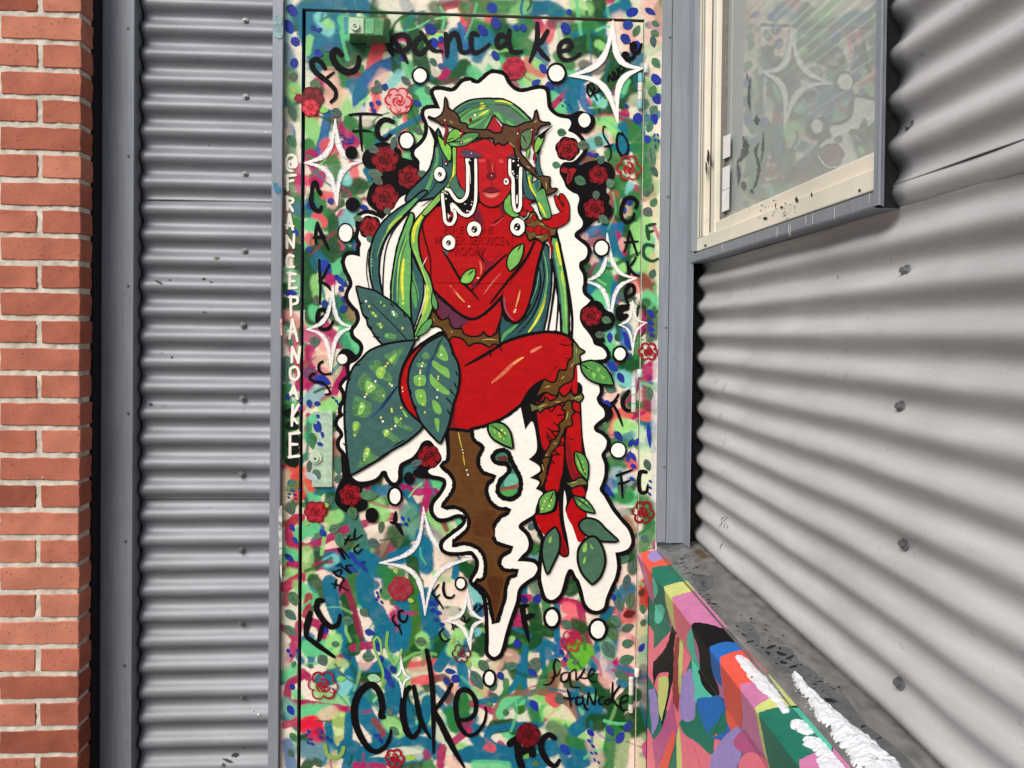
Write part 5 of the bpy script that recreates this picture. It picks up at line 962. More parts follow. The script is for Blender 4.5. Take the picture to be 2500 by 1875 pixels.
# white name painted down the frame, each letter on its own
LTR = [['A: 115,1400 95,1390 90,1430 120,1440 135,1400 125,1370 130,1440 155,1420 140,1350 90,1340 65,1400 80,1460 120,1475'],
 ['A: 75,1510 80,1640', 'A: 60,1520 110,1512 150,1510', 'A: 80,1565 130,1555'],
 ['C: 75,35 80,150', 'C: 70,45 120,55 125,80 80,100', 'C: 90,100 125,160'],
 ['C: 95,190 75,310', 'C: 95,190 125,320', 'C: 65,280 130,290'],
 ['C: 75,480 70,370', 'C: 70,375 130,470', 'C: 130,475 135,360'],
 ['C: 130,550 90,540 70,590 85,640 135,640'],
 ['C: 100,690 95,825', 'C: 80,695 150,705', 'C: 95,760 140,765', 'C: 90,825 160,820'],
 ['C: 105,895 110,1060', 'C: 95,900 160,905 160,950 110,965'],
 ['C: 120,1095 95,1260', 'C: 120,1095 165,1280', 'C: 85,1195 150,1200'],
 ['C: 115,1460 120,1330', 'C: 120,1335 170,1455', 'C: 170,1465 185,1330'],
 ['C: 140,1500 105,1520 105,1590 140,1615 175,1580 165,1515 135,1500'],
 ['E: 130,5 105,85', 'E: 130,5 165,120', 'E: 100,65 160,70'],
 ['E: 125,170 115,350', 'E: 175,170 120,270', 'E: 115,270 165,330'],
 ['E: 100,415 100,620', 'E: 95,420 185,410', 'E: 100,510 165,510', 'E: 90,620 180,610']]
for k_, y_ in ((0, 0),): pass
bk = Motif('painted_shadow_blot', frame)
for (x, y, rx, ry) in ((115, 240, 65, 45), (120, 350, 60, 40), (130, 490, 60, 70), (130, 560, 50, 40), (120, 660, 60, 50)): bk.ell(x, y, rx, ry, (24, 34, 28), 0, 'E', 16, .12)
bk.build()
for s in LTR: word(s, 24, W_, frame, (1, .85), 'painted_letter', .08)

# ---- four-point stars in thin white brushwork
def star(tips, w, T='P', white=(244, 244, 242), dry=.60, solid=.34):
    P = []
    for tok in tips.split():
        tl_, xy = tok.split(':'); x, y = map(float, xy.split(',')); t_ = TILES[tl_]; P.append((t_[0]+x*t_[2], t_[1]+y*t_[2]))
    cx, cy = sum(p[0] for p in P)/4, sum(p[1] for p in P)/4
    cx, cy = (P[0][0]+P[2][0])/2*.5+(P[1][0]+P[3][0])/2*.5, (P[1][1]+P[3][1])/2*.75+(P[0][1]+P[2][1])/2*.25
    mo_ = Motif('painted_star', door)
    for i in range(4):
        a, b_ = P[i], P[(i+1) % 4]
        c1 = (cx+(a[0]-cx)*.22+(b_[0]-cx)*.10, cy+(a[1]-cy)*.22+(b_[1]-cy)*.10); c2 = (cx+(b_[0]-cx)*.22+(a[0]-cx)*.10, cy+(b_[1]-cy)*.22+(a[1]-cy)*.10)
        pts = []
        for k in range(19):
            t_ = k/18; u = 1-t_
            pts.append(tuple(u**3*a[j]+3*u*u*t_*c1[j]+3*u*t_*t_*c2[j]+t_**3*b_[j] for j in (0, 1)))
        mo_.strip(pts, w*TS*1.05, dry_paint(white, dry, (34, 34, 34)), (.25, .25), .10)
        mo_.strip([(x+.4, y+.4) for x, y in pts], w*TS*solid, paint(white), (.25, .25), .08)
    return mo_.build()
star('B:1222,180 B:1475,590 B:1262,1060 B:845,655', 52, solid=.8); star('A:490,1030 A:725,1390 C:505,110 A:225,1405', 46); star('C:470,800 C:645,1160 C:455,1540 C:240,1180', 36)
star('D:1172,350 D:1425,740 D:1205,1150 D:970,765', 36); star('D:1392,930 D:1515,1120 D:1392,1400 D:1270,1140', 22); star('E:1248,1050 E:1720,1480 G:1262,340 E:870,1530', 40)
star('G:1628,110 H:140,380 G:1655,640 G:1430,390', 34); star('G:1055,690 G:1142,880 G:1066,1050 G:998,868', 20)

# ---- roses
def rose(T, x, y, r, body, line, lw_=9, open_=False, seed=0, halo=None):
    rr = random.Random(seed+int(x)); mo_ = Motif('painted_rose', frame if TILES[T][0]+x*TILES[T][2] > 1562 else door); t_ = TILES[T]
    cx, cy = t_[0]+x*t_[2], t_[1]+y*t_[2]; r *= t_[2]
    def ring(rad, n, amp, ph, k=48):
        return [(cx+(rad*(1+amp*abs(math.sin(n/2*(2*math.pi*i/k)+ph))-amp*.6))*math.cos(2*math.pi*i/k), cy+(rad*(1+amp*abs(math.sin(n/2*(2*math.pi*i/k)+ph))-amp*.6))*math.sin(2*math.pi*i/k)) for i in range(k)]
    if halo: mo_.poly(ring(r*1.18, 6, .12, 1), halo)
    if body: mo_.poly(ring(r, 6, .2, rr.uniform(0, 3)), body)
    if body and not open_:
        for k in range(5):
            a = rr.uniform(0, 6.28); q = r*rr.uniform(.25, .6)
            mo_.poly([(cx+q*math.cos(a)+r*.26*math.cos(u), cy+q*math.sin(a)+r*.2*math.sin(u)) for u in [2*math.pi*i/12 for i in range(12)]], tuple(min(255, int(v*rr.uniform(.7, 1.35))) for v in body))
    nl = 6
    for k in range(nl):
        a0 = 2*math.pi*k/nl+rr.uniform(-.2, .2); pr = r*(.42 if not open_ else .40)
        c = (cx+r*.62*math.cos(a0), cy+r*.62*math.sin(a0))
        pts = [(c[0]+pr*math.cos(a0-1.7+3.4*i/10)*rr.uniform(.95, 1.05), c[1]+pr*math.sin(a0-1.7+3.4*i/10)*rr.uniform(.95, 1.05)) for i in range(11)]
        mo_.strip(pts, lw_*TS*rr.uniform(.7, 1.2), line, (.7, .7), .1)
    for k, rad in enumerate((.48, .30)):
        for s in range(3):
            a0 = s*2.1+k+rr.uniform(-.3, .3)
            mo_.strip([(cx+r*rad*math.cos(a0+1.7*i/9)*(1-.02*i), cy+r*rad*math.sin(a0+1.7*i/9)*(1-.02*i)) for i in range(10)], lw_*TS*.85, line, (.7, .7), .1)
    mo_.strip([(cx+r*.16*(1-i/14)*math.cos(i*.7), cy+r*.16*(1-i/14)*math.sin(i*.7)) for i in range(12)], lw_*TS*.8, line, (1, .6), 0)
    return mo_.build()
rose('A', 1035, 870, 112, (232, 170, 168), (196, 40, 52), 17, True); rose('A', 290, 850, 95, (128, 40, 46), (96, 24, 34), 14); rose('A', 275, 930, 70, (226, 70, 84), (170, 30, 44), 12)
rose('B', 370, 590, 92, (150, 34, 58), (190, 50, 70), 16); rose('B', 1360, 1450, 105, None, (160, 24, 32), 18, True); rose('D', 1525, 1370, 78, None, (150, 24, 40), 20, True)
rose('E', 320, 1090, 92, (176, 40, 56), (120, 16, 28), 13); rose('F', 1480, 1095, 92, None, (140, 22, 30), 20, True); rose('G', 1050, 110, 100, (150, 60, 70), (160, 26, 44), 13, True)
rose('G', 385, 945, 125, None, (160, 26, 44), 18, True); rose('G', 1575, 665, 78, None, (110, 20, 36), 12, True); rose('G', 1000, 1570, 78, None, (160, 22, 34), 20, True); rose('H', 860, 560, 88, None, (190, 30, 62), 13, True)
rose('H', 490, 1370, 100, (110, 14, 26), (60, 10, 18), 13); rose('A', 175, 850, 36, (120, 34, 44), (150, 40, 50), 8)

# ---- big white halo behind the figure
fig = Motif('painted_figure', door)
HALO = ('A: 1659,700 1590,715 1530,780 1480,795 1400,780 1345,785 1340,810 1370,880 1395,940! 1310,940 1265,955 1260,1000 1290,1080 1280,1175 1235,1245 1180,1295 1175,1340 1215,1390 1215,1450 1230,1520 1225,1590 1180,1650 '
 'C: 1060,40 1000,120 895,235! 850,210 770,185 710,205 700,250 700,330 690,390 715,440 705,480 705,555! 640,540 595,550 575,600 595,670 630,740 640,800 610,860 605,910 645,970 690,1020 705,1090 680,1150 650,1190 660,1235 715,1285 735,1340 715,1405 670,1455 622,1480 615,1530 620,1580 575,1630 550,1665 '
 'E: 550,10 575,60 582,120 552,190 548,230 560,262 522,300 515,340 555,400 560,440 535,480 535,530 575,580 600,650 625,730 640,790 690,825 760,825 830,805 870,770 890,740 930,740 950,790 980,830 1010,835 1030,800 1030,740 1045,680 1090,650 1150,620 1200,560 1230,500 1270,475 1310,480 1360,540 1400,600 1405,650 1370,690! 1330,710 1290,740 1320,770 1390,785 1440,810 1445,870 1400,950 1345,1020 1340,1090 1380,1140 1450,1140 1530,1110 1590,1115 1620,1160 1590,1220 1500,1290 1430,1350 1420,1400 1460,1430 1560,1435 1659,1425 '
 'F: 40,1460 70,1520 60,1600 H: 30,10 15,50 60,90 120,160 145,260 152,400 155,560 155,660 200,695 250,655 300,475 340,350 385,220 400,130 430,80 500,25 F: 540,1640 570,1580 545,1535 490,1520 395,1515! 440,1460 480,1420 495,1360 470,1290 410,1230 420,1190 480,1150 540,1110 582,1035! 565,1120 575,1200 622,1290 632,1350 618,1450 610,1560 605,1659 '
 'H: 620,100 650,185 700,205 760,160 790,80 F: 812,1640 840,1585 875,1590 905,1650 H: 930,40 960,130 985,230 1030,285 1090,298 1140,268 1160,190 1205,80 F: 1235,1659 1255,1560 1240,1440! 1300,1430 1355,1400 1378,1340 1352,1250 1295,1180 1215,1080 1145,960 1105,900 1125,840 1145,770 1145,680 1120,600 1155,540 1165,480 1125,430 1070,400 1055,360 1085,320 1145,270 1140,210 1095,160 1080,110 1105,60 1100,10 '
 'D: 1085,1640 1030,1560 1000,1480 985,1450! 1080,1440 1150,1430 1165,1390 1130,1340 1060,1310 1040,1260 1000,1200 960,1150 935,1090 945,1010 1000,960 1025,930! 970,880 955,830 965,780 960,710 930,650 935,600 980,570 1000,520 990,470 930,420 890,380 900,340 950,300 960,250 920,180 915,120 930,60 915,20 B: 880,1665 820,1620 795,1560 760,1490 770,1430 800,1400 880,1392 945,1330 965,1285 945,1215 895,1160 835,1130 850,1100 860,1060 840,1030 760,1015 700,980 660,930 650,850 640,790 600,770 530,780 440,800 370,780 310,720 280,660 230,640 170,640 110,690 60,725 0,712')
# black clusters the roses sit on
def cluster(path): Motif('painted_black_blot', door).fill(path, K_).build()
cluster('A: 840,1240 920,1225 1050,1290 1060,1350 1140,1380 1200,1400 1230,1480 1235,1580 1190,1640 C: 1040,10 1030,100 960,160 890,235! 850,170 780,110 760,60 770,0 A: 790,1610 830,1560 870,1510 800,1450 740,1430 720,1370 740,1310 790,1280')
cluster('B: 760,1460 790,1420 860,1410 930,1425 980,1405 1060,1385 1150,1390 1215,1430 1238,1500 1215,1570 1170,1600 D: 1165,0 1195,40 1180,90 1215,130 1205,200 1140,250 1080,240 1010,300 940,350! 962,250 930,160 935,60 900,0 B: 840,1630 800,1560')
cluster('D: 1000,960 1060,930 1120,950 1160,1010 1220,1040 1240,1100 1210,1170 1130,1200 1120,1230 1155,1270 1130,1300 1060,1310 1035,1260 1010,1190 950,1130 945,1040')
cluster('E: 500,900 520,850 560,800 760,820 800,850 720,900 765,1000 760,1060 700,1090 590,1095 530,1060 490,1010 490,950')
cluster('E: 1180,600 1200,540 1260,490 1330,480 1370,560 1400,600 1400,690 1300,760 1290,800 1230,800 1170,780 1160,740 1200,710')
cluster('B: 700,1000 850,990 920,960 960,960 1060,1010 1060,1090 1000,1150 940,1145 900,1170 860,1120 850,1050 780,1020')
cluster('B: 720,1270 740,1210 820,1180 900,1220 930,1290 890,1350 800,1360 740,1330')
cluster('C: 510,1400 550,1350 610,1350 660,1390 700,1420 640,1470 600,1480 540,1480 505,1440')
cluster('E: 540,600 560,560 610,700 640,800 560,810 545,700')
fig.stroke(HALO, 72, K_, closed=True, wob=.10); fig.fill(HALO, (249, 246, 236))
for s_, w_ in (('C: 660,1230 715,1300 725,1360 690,1430 630,1460', 50), ('E: 520,300 515,350 545,400', 44), ('E: 1440,800 1450,880 1390,960 1330,1040 1330,1100 1380,1155 1460,1150', 58), ('E: 1610,1140 1600,1220 1500,1300 1420,1370 1430,1440', 54), ('F: 1090,150 1180,200 1190,270 1100,320 1060,370', 50), ('E: 830,830 880,740 930,735 950,800 990,850', 44), ('D: 1010,930 975,880', 40)):
    fig.stroke(s_, w_, K_, (.4, .4))
fig.fill(HALO, (249, 246, 236))
figure = fig.build('white halo with wavy black edge round the red seated figure')

def sub(name): return Motif(name, figure)
# roses on black
for a in (('A', 920, 1375, 112), ('A', 1128, 1530, 96), ('C', 920, 45, 112), ('C', 790, 300, 84), ('B', 830, 1285, 88), ('B', 1095, 1510, 80), ('D', 1060, 140, 88), ('D', 1035, 1065, 86), ('E', 622, 945, 92), ('E', 1300, 615, 96)):
    if (a[0] == 'C' and a[2] == 300) or (a[0] == 'B' and a[1] == 830): rose(a[0], a[1], a[2], a[3], (150, 22, 30), K_, 9, halo=K_)
    else: rose(a[0], a[1], a[2], a[3], (138, 18, 28), K_, 9)
rs = Motif('painted_rose', door); rs.fill('B: 770,1470 800,1445 840,1460 880,1450 905,1470 880,1510 860,1560 830,1590 820,1540 830,1500 790,1490', (150, 26, 34)); rs.stroke('B: 830,1470 850,1500 840,1560', 9, K_); rs.build()
for T, s_ in (('A', '990,1240,130,100,55 820,1290,100,20,70 835,1500,130,10,80 860,1560,100,40,70 1245,1500,90,0,60'), ('B', '780,1145,85,10,70 965,1255,110,0,80 1095,1215,85,40,75 1120,1380,85,-60,60 735,1425,80,10,60 940,1560,110,30,80 1200,1580,80,-20,80'), ('C', '690,225,90,10,50 940,165,70,60,60 790,405,75,50,55'), ('D', '1075,25,80,90,65 1140,235,100,40,70 1165,1100,90,20,65 1110,1225,90,0,60'), ('E', '780,945,160,0,90 640,1100,110,70,90 1190,670,110,-20,60 380,770,110,60,70')):
    dabs(T, GRE, s_)
# ringed white dots and black dots
for (T, x, y, rx, ry, ring) in (('A', 1220, 655, 56, 60, 18), ('A', 1105, 1215, 58, 66, 18), ('C', 580, 350, 58, 74, 14), ('C', 552, 1435, 42, 42, 10), ('B', 735, 635, 68, 72, 20), ('B', 975, 1040, 52, 60, 10), ('D', 1122, 480, 56, 62, 18), ('D', 1280, 1390, 48, 54, 20), ('F', 1265, 560, 60, 62, 16), ('E', 1005, 955, 46, 66, 22), ('G', 1570, 65, 36, 44, 18), ('H', 695, 360, 52, 70, 26), ('H', 1090, 460, 60, 76, 26), ('H', 158, 880, 40, 58, 22)):
    mo_ = Motif('painted_dot', door); mo_.ell(x, y, rx+ring, ry+ring, K_, 0, T); mo_.ell(x, y, rx, ry, (250, 248, 240), 0, T); mo_.build()
for (T, x, y, rx, ry) in (('A', 630, 1320, 54, 58), ('C', 640, 105, 62, 62), ('E', 805, 1118, 56, 66), ('E', 1125, 800, 44, 54)):
    mo_ = Motif('painted_dot', door); mo_.ell(x, y, rx, ry, K_, 0, T); mo_.build()
# ------------------------------------------------------------------ the seated figure
def shape(name, path, col, ow=24, oc=K_, extra=(), label=None):
    mo_ = sub(name)
    if ow: mo_.stroke(path, ow*1.6, oc, closed=True, wob=.12)
    mo_.fill(path, col)
    for e in extra:
        k = e[0]
        if k == 'f': mo_.fill(e[1], e[2])
        elif k == 's': mo_.stroke(e[1], e[2], e[3], *(e[4:5] or [(.7, .5)]))
        elif k == 'e': mo_.ell(e[2], e[3], e[4], e[5], e[6], 0, e[1], 14)
    return mo_.build(label)
GP, GB, GY = (92, 150, 92), (142, 200, 92), (226, 224, 92)
# hole in the halo
shape('painted_keyhole', 'F: 262,610 300,582 345,585 365,620 370,660 410,720 445,790 455,860 445,920 400,955 350,955 305,925 300,880 330,820 385,770 400,710 370,660 300,650 262,640', (60, 120, 100), 52, K_, (('f', 'F: 270,620 350,610 365,650 300,650', (96, 50, 46)), ('f', 'F: 390,760 440,780 450,850 340,870 340,820', (110, 185, 160)), ('f', 'F: 300,890 455,850 455,880 310,915', (140, 84, 70)), ('f', 'F: 310,915 440,895 430,930 380,955 330,945', (80, 160, 80))))
# thorn spike below the figure
shape('painted_thorn_spike', 'E: 1520,370! 1530,600 1520,660 1470,690! 1530,740 1570,800 1580,880 1540,960 1480,1040! 1560,1030 1640,1060 F: 20,1100 50,1170 30,1250 E: 1620,1320 1560,1360! 1659,1345 F: 90,1370 160,1430 190,1530 185,1640 H: 150,45 95,55! 160,100 215,180 235,270 258,395! 275,330 320,200 330,100 350,30 F: 370,1640 440,1612! 320,1600 275,1530 310,1450 385,1408! 260,1370 220,1290 230,1200 290,1120 365,1082! 270,1070 200,1010 165,920 180,840 235,792! 150,770 100,700 95,620 135,540! 60,480 40,400 40,340!', (98, 62, 28), 44, K_,
      (('f', 'F: 100,1110 260,1090 230,1200 240,1300 120,1300 60,1250', (92, 52, 24)), ('f', 'H: 190,20 320,20 300,160 260,330 230,200', (84, 44, 18)), ('s', 'E: 1600,410 1615,480 1632,545', 11, (190, 178, 60)), ('e', 'E', 1634, 556, 6, 6, W_), ('e', 'E', 1640, 582, 6, 6, W_), ('s', 'E: 1640,600 1648,650 1655,690', 10, (190, 178, 60)), ('e', 'F', 12, 730, 7, 7, W_), ('e', 'F', 22, 770, 8, 8, W_)))
def spots(T, lst, r=9, c=GY): return tuple(('e', T, x, y, r, r*1.2, c) for x, y in lst)
# left-hand hair
shape('painted_hair', 'K: 240,480! 210,700 190,860 130,1040 0,1190 -140,1330 C: 1160,80 1300,60 1480,30 K: 60,1600 250,1420 400,1200 480,1060 480,740 330,700', HT, 24, K_, (('s', 'K: 225,740 230,900 150,1150 60,1350 -60,1470 -200,1600', 30, HG), ('s', 'K: 290,820 300,1000 190,1250 60,1420', 8, K_), ('s', 'K: 330,1250 180,1400 20,1520', 7, K_)))
shape('painted_hair_strand', 'C: 1290,0 1180,90 1060,170 960,260 890,370 855,480 840,600 850,720 880,850! 945,890! 920,780 910,650 930,500 980,380 1060,270 1150,180 1240,80 1330,0', HT, 22, K_, (('s', 'C: 1240,60 1110,185 1000,300', 34, HG), ('s', 'C: 1110,205 1030,280 985,345', 22, YEL), ('e', 'C', 858, 580, 5, 6, W_), ('e', 'C', 856, 605, 5, 6, W_), ('e', 'C', 858, 632, 5, 6, W_)))
ln = sub('painted_hair_line'); ln.stroke('C: 1180,170 1050,320 980,480 955,680 950,900', 12, K_); ln.stroke('C: 870,420 822,520 812,700 835,830', 9, K_); ln.build()
shape('painted_hair_strand', 'C: 1190,520! 1240,640 1290,740 1290,900 1240,1080 1200,1190! 1185,1000 1180,760', HT, 16, K_, (('f', 'C: 1190,640 1230,760 1260,900 1230,1000 1195,860', HG), ('s', 'C: 1190,720 1240,850 1250,980', 7, K_)))
shape('painted_hair_strand', 'C: 1190,180! 1130,330 1080,480 1050,650 1030,800 1030,960! 1110,1060 1190,1130! 1180,900 1190,700 1190,500 1200,300 1210,200', (104, 176, 96), 22, K_, (('f', 'C: 1150,350 1100,480 1060,650 1040,820 1040,950 1090,1030 1080,850 1100,600', HT), ('s', 'C: 1130,580 1115,750 1125,920', 26, YEL), ('e', 'C', 1124, 956, 8, 12, YEL)))
# right-hand hair
shape('painted_hair', 'L: 1690,380! 1640,560 1600,800 1540,1050 1460,1240 1360,1340 1250,1330 1200,1260 1180,1480 1180,1610! 1400,1530 1700,1460! 1780,1050 1800,700 1760,420', (42, 84, 88), 20, K_, (('f', 'L: 1730,420 1780,560 1790,760 1760,1000 1690,1250 1660,1440 1440,1500! 1560,1350 1660,1150 1690,900 1660,640 1680,520', HT), ('f', 'L: 1340,1390 1400,1350 1480,1260 1360,1420 1260,1500 1190,1600! 1220,1480', HG), ('s', 'L: 1735,1000 1700,1150 1620,1330 1530,1460', 24, YEL), ('s', 'L: 1650,640 1680,850 1620,1080 1500,1290 1330,1460', 16, K_), ('s', 'L: 1620,760 1560,1060 1450,1290', 8, HG), ('s', 'L: 1700,560 1720,800 1660,1080 1560,1300 1400,1480', 14, K_)))
shape('painted_hair_strand', 'L: 1820,310! 1880,330 1920,520 1970,750 1990,950 2010,1200 2010,1490! 1950,1480 1940,1300 1900,1000 1850,700 1810,520', (104, 172, 100), 24, K_, (('f', 'L: 1820,420 1860,600 1900,850 1930,1100 1950,1400 1930,1250 1890,1000 1840,700 1810,520', HT), ('s', 'L: 1870,370 1895,500 1925,640', 28, YEL), ('s', 'L: 1935,720 1960,900', 24, YEL)))
ln = sub('painted_hair_line')
for s_, w_ in (('L: 1870,230 1930,500 1990,800 2040,1100 2062,1300 2058,1530', 26), ('L: 1815,560 1850,800 1820,1100 1760,1470', 22), ('L: 1870,800 1890,1100 1862,1470', 16), ('L: 1915,1120 1920,1470', 14), ('L: 2050,1120 2068,1350 2030,1530', 10)): ln.stroke(s_, w_, K_, (.7, .7))
ln.build()
# hips and thigh
THIGH = 'M: 1300,-10 1000,200 850,420 815,560 850,720 950,900 1090,1030 1200,1090 1430,1085 1659,1110 N: 100,1190 300,1140 500,1050 700,900 850,780 985,620! 1130,460! 1180,500 1250,490 1280,400! 1330,350 1320,280 1300,205! 1310,170 1250,110 1100,75 950,75 750,115 600,160 460,210 340,150 200,100 60,90 M: 1560,10 1450,-20'
shape('painted_thigh', THIGH, RED, 36, K_, (('s', 'N: 40,455 200,370 350,280 470,205', 30, K_, (.3, .8)), ('s', 'N: 345,290 350,350', 16, K_), ('s', 'N: 455,220 485,285', 14, K_), ('s', 'N: 360,660 480,560 640,410 740,350', 30, dry_paint((230, 120, 90), .6, (40, 40, 40)), (.3, .4)), ('s', 'N: 620,430 680,390 740,350', 16, (236, 172, 96)), ('s', 'N: 830,290 890,255 950,225', 26, (222, 120, 100)), ('s', 'N: 1170,190 1230,210 1300,205', 10, K_), ('s', 'N: 1240,360 1290,375', 10, K_), ('e', 'M', 862, 618, 7, 22, (232, 170, 110)), ('e', 'M', 868, 660, 8, 8, W_), ('s', 'M: 1600,355 1659,330', 14, K_), ('f', 'M: 1440,800 1500,860 1480,1000 1500,1080 1400,1080 1420,950', RDK)))
# lower legs
shape('painted_leg_shadow', 'F: 470,160! 515,380! 575,310 610,450 610,570 545,638! 630,690 640,740 555,795! 635,830 605,890! 665,930 620,1010 600,1110 640,1230 720,1340 830,1475 890,1460 880,1330 850,1180 840,1050 850,900 870,1000 860,1080 900,1150 970,1340 1030,1310 1045,1150 1035,950 1055,870 1040,640 1010,450 995,150 985,-20 700,-60 560,20', K_, 0)
lg = sub('painted_shin')
for p_ in ('F: 618,230 660,215 720,195 850,150 880,350 850,400 845,600 850,700 820,800 800,900 770,920 690,900 700,800 740,650 700,565 670,550 640,420', 'F: 880,355 910,250 980,255 1000,560 1030,800 1000,812 920,805 872,650 862,500', 'F: 915,880 960,860 1010,880 1025,950 940,945', 'F: 605,1120 700,1110 780,1080 800,1000 810,1150 840,1300 880,1440 830,1460 740,1240 680,1285 630,1210', 'F: 870,1080 900,1000 930,970 1030,1060 1030,1140 980,1190 1030,1300 970,1345 930,1230 880,1140',
           'N: 995,625 1130,475 1165,520 1130,640 1070,655', 'N: 920,905 1000,790 1060,745 1140,830 1050,885 1010,830 940,880', 'N: 1130,800 1180,690 1310,615 1310,700 1230,820 1180,765', 'N: 1340,480 1370,440 1380,620 1370,780 1320,760', 'N: 905,880 920,910 900,930', 'F: 930,150 970,130 980,230 930,200'):
    lg.fill(p_, RED)
lg.fill('F: 870,480 900,520 930,700 990,800 920,800 880,660', RDK); lg.stroke('F: 850,400 855,600 830,850', 20, K_, (.5, .4)); lg.stroke('F: 870,455 930,470', 9, K_); lg.fill('F: 840,1330 870,1440 830,1455', (120, 8, 14)); lg.build()
# scalloped petals on the shin
pt = sub('painted_petal_edge')
for s_ in ('F: 640,240 700,200 740,230', 'F: 745,230 790,170 850,190 860,250 790,260', 'F: 830,290 850,330 800,350 760,320', 'F: 800,360 810,390 750,395 710,370', 'F: 740,400 775,450 750,470 700,410', 'F: 700,440 730,500 720,560 690,570', 'F: 850,520 790,520 770,560 800,590', 'F: 820,600 760,600 740,640 770,680', 'F: 740,670 710,690 720,720', 'F: 720,760 690,780 700,830', 'F: 860,160 880,140 880,190', 'F: 860,440 820,450 820,490 850,510'):
    pt.stroke(s_, 15, K_, (.7, .7))
pt.build()
def vine(path, hl=(), c=BRN, tips=()):
    mo_ = sub('painted_vine'); mo_.stroke(path, 30, K_, closed=True); mo_.fill(path, c)
    for p_ in tips: mo_.fill(p_, OLV)
    for h_ in hl: mo_.stroke(h_, 7, (200, 186, 110), (.4, .4))
    return mo_.build()
vine('N: 1280,400! 1330,350 1330,200 1340,170! 1400,250 1460,285! 1400,330 1410,410 1350,440 1330,520 1310,620 1180,690 1120,800 1000,760 900,810! 990,620! 1070,660 1130,640 1170,520 1250,510', ('N: 1365,240 1370,300', 'N: 1300,470 1335,415', 'N: 1190,610 1225,575', 'N: 1000,710 1060,690'), tips=('N: 1340,180! 1400,250 1450,285! 1400,325 1400,410 1350,430 1330,380',))
vine('N: 820,905! 900,930 990,880 1000,830! 1060,880 1150,830 1160,780! 1220,830 1300,770! 1340,820 1420,790 1440,830 1400,880 1330,850 1300,900 1200,880 1080,930 1000,950 940,1000! 900,970 840,1000!', ('N: 920,945 1020,910', 'N: 1120,885 1180,880', 'N: 1340,850 1380,825 1430,830'), tips=('N: 825,908! 900,935 970,900 960,950 940,995! 900,965 842,995!', 'N: 1310,790! 1345,825 1420,795 1438,830 1400,875 1335,845 1310,860'))
vine('N: 1260,880 1300,880 1310,960 1340,1000! 1300,1060 1310,1150 1240,1180 1200,1260 1170,1320 1150,1390 1100,1440 1060,1500 1040,1580 990,1659 960,1590! 1010,1480 1060,1400 1080,1350 1120,1330 1180,1220 1170,1150 1230,1090 1240,980 1200,970!', ('N: 1270,1000 1250,1090', 'N: 1100,1380 1130,1370', 'N: 1015,1500 1020,1550'))
vine('F: 665,640 720,630 700,700 690,770 670,840 645,885! 655,830 635,780 680,720', ('F: 660,680 675,740',))
vine('F: 870,840! 930,830 990,800 1035,830 1040,850 960,860 920,880!', ('F: 910,838 960,832',), OLV)
# waist
shape('painted_waist', 'L: 390,990 400,1200 480,1320 560,1420 700,1480 900,1560 1100,1540 1130,1440 1190,1250 1190,980 900,1100', (150, 14, 22), 20, K_, (('f', 'L: 400,1000 410,1180 480,1300 560,1370 680,1420 800,1310 600,1150', PUR), ('f', 'L: 720,1420 820,1300 1180,1060 1180,1240 1110,1430 1080,1510 1000,1490 960,1440 900,1510 780,1500', RED), ('s', 'L: 420,1280 470,1310 540,1280 555,1240', 9, K_), ('s', 'L: 555,1330 590,1410 650,1420 710,1390 715,1360', 9, K_), ('s', 'L: 720,1430 760,1500 860,1520 950,1490 975,1440', 9, K_), ('s', 'L: 980,1440 1020,1500 1080,1510 1110,1450', 9, K_)))
vine('L: 340,1190! 390,1250 430,1310 480,1325 545,1300! 570,1390 620,1430 705,1430! 730,1490 820,1525 930,1520 980,1480! 1020,1525 1080,1525 1160,1470! 1170,1610! 1100,1600 1050,1640! 950,1590 860,1590 800,1625! 720,1535 600,1510 550,1545 530,1490 470,1410 400,1380 335,1395! 350,1310 290,1295!', ('L: 580,1450 600,1470', 'L: 960,1560 1050,1550 1140,1560', 'L: 360,1290 375,1330'))
# torso and crossed arms
TORSO = 'L: 300,-40 230,60 180,200 160,320 190,470 250,640 320,830 400,960 560,1110 700,1230 830,1285 930,1255 1060,1150 1200,1000 1225,950! 1215,1050 1230,1170 1270,1260 1350,1330 1430,1290 1500,1170 1560,960 1620,650 1690,400 1700,330! 1640,350 1590,330! 1560,350 1520,330 1490,240 1440,130 1330,40 1270,-60 1100,-110 700,-110 500,-80'
shape('painted_torso', TORSO, RED, 34, K_, (('s', 'L: 1230,1040 1240,1160 1280,1250 1340,1310', 10, (130, 100, 130)),))

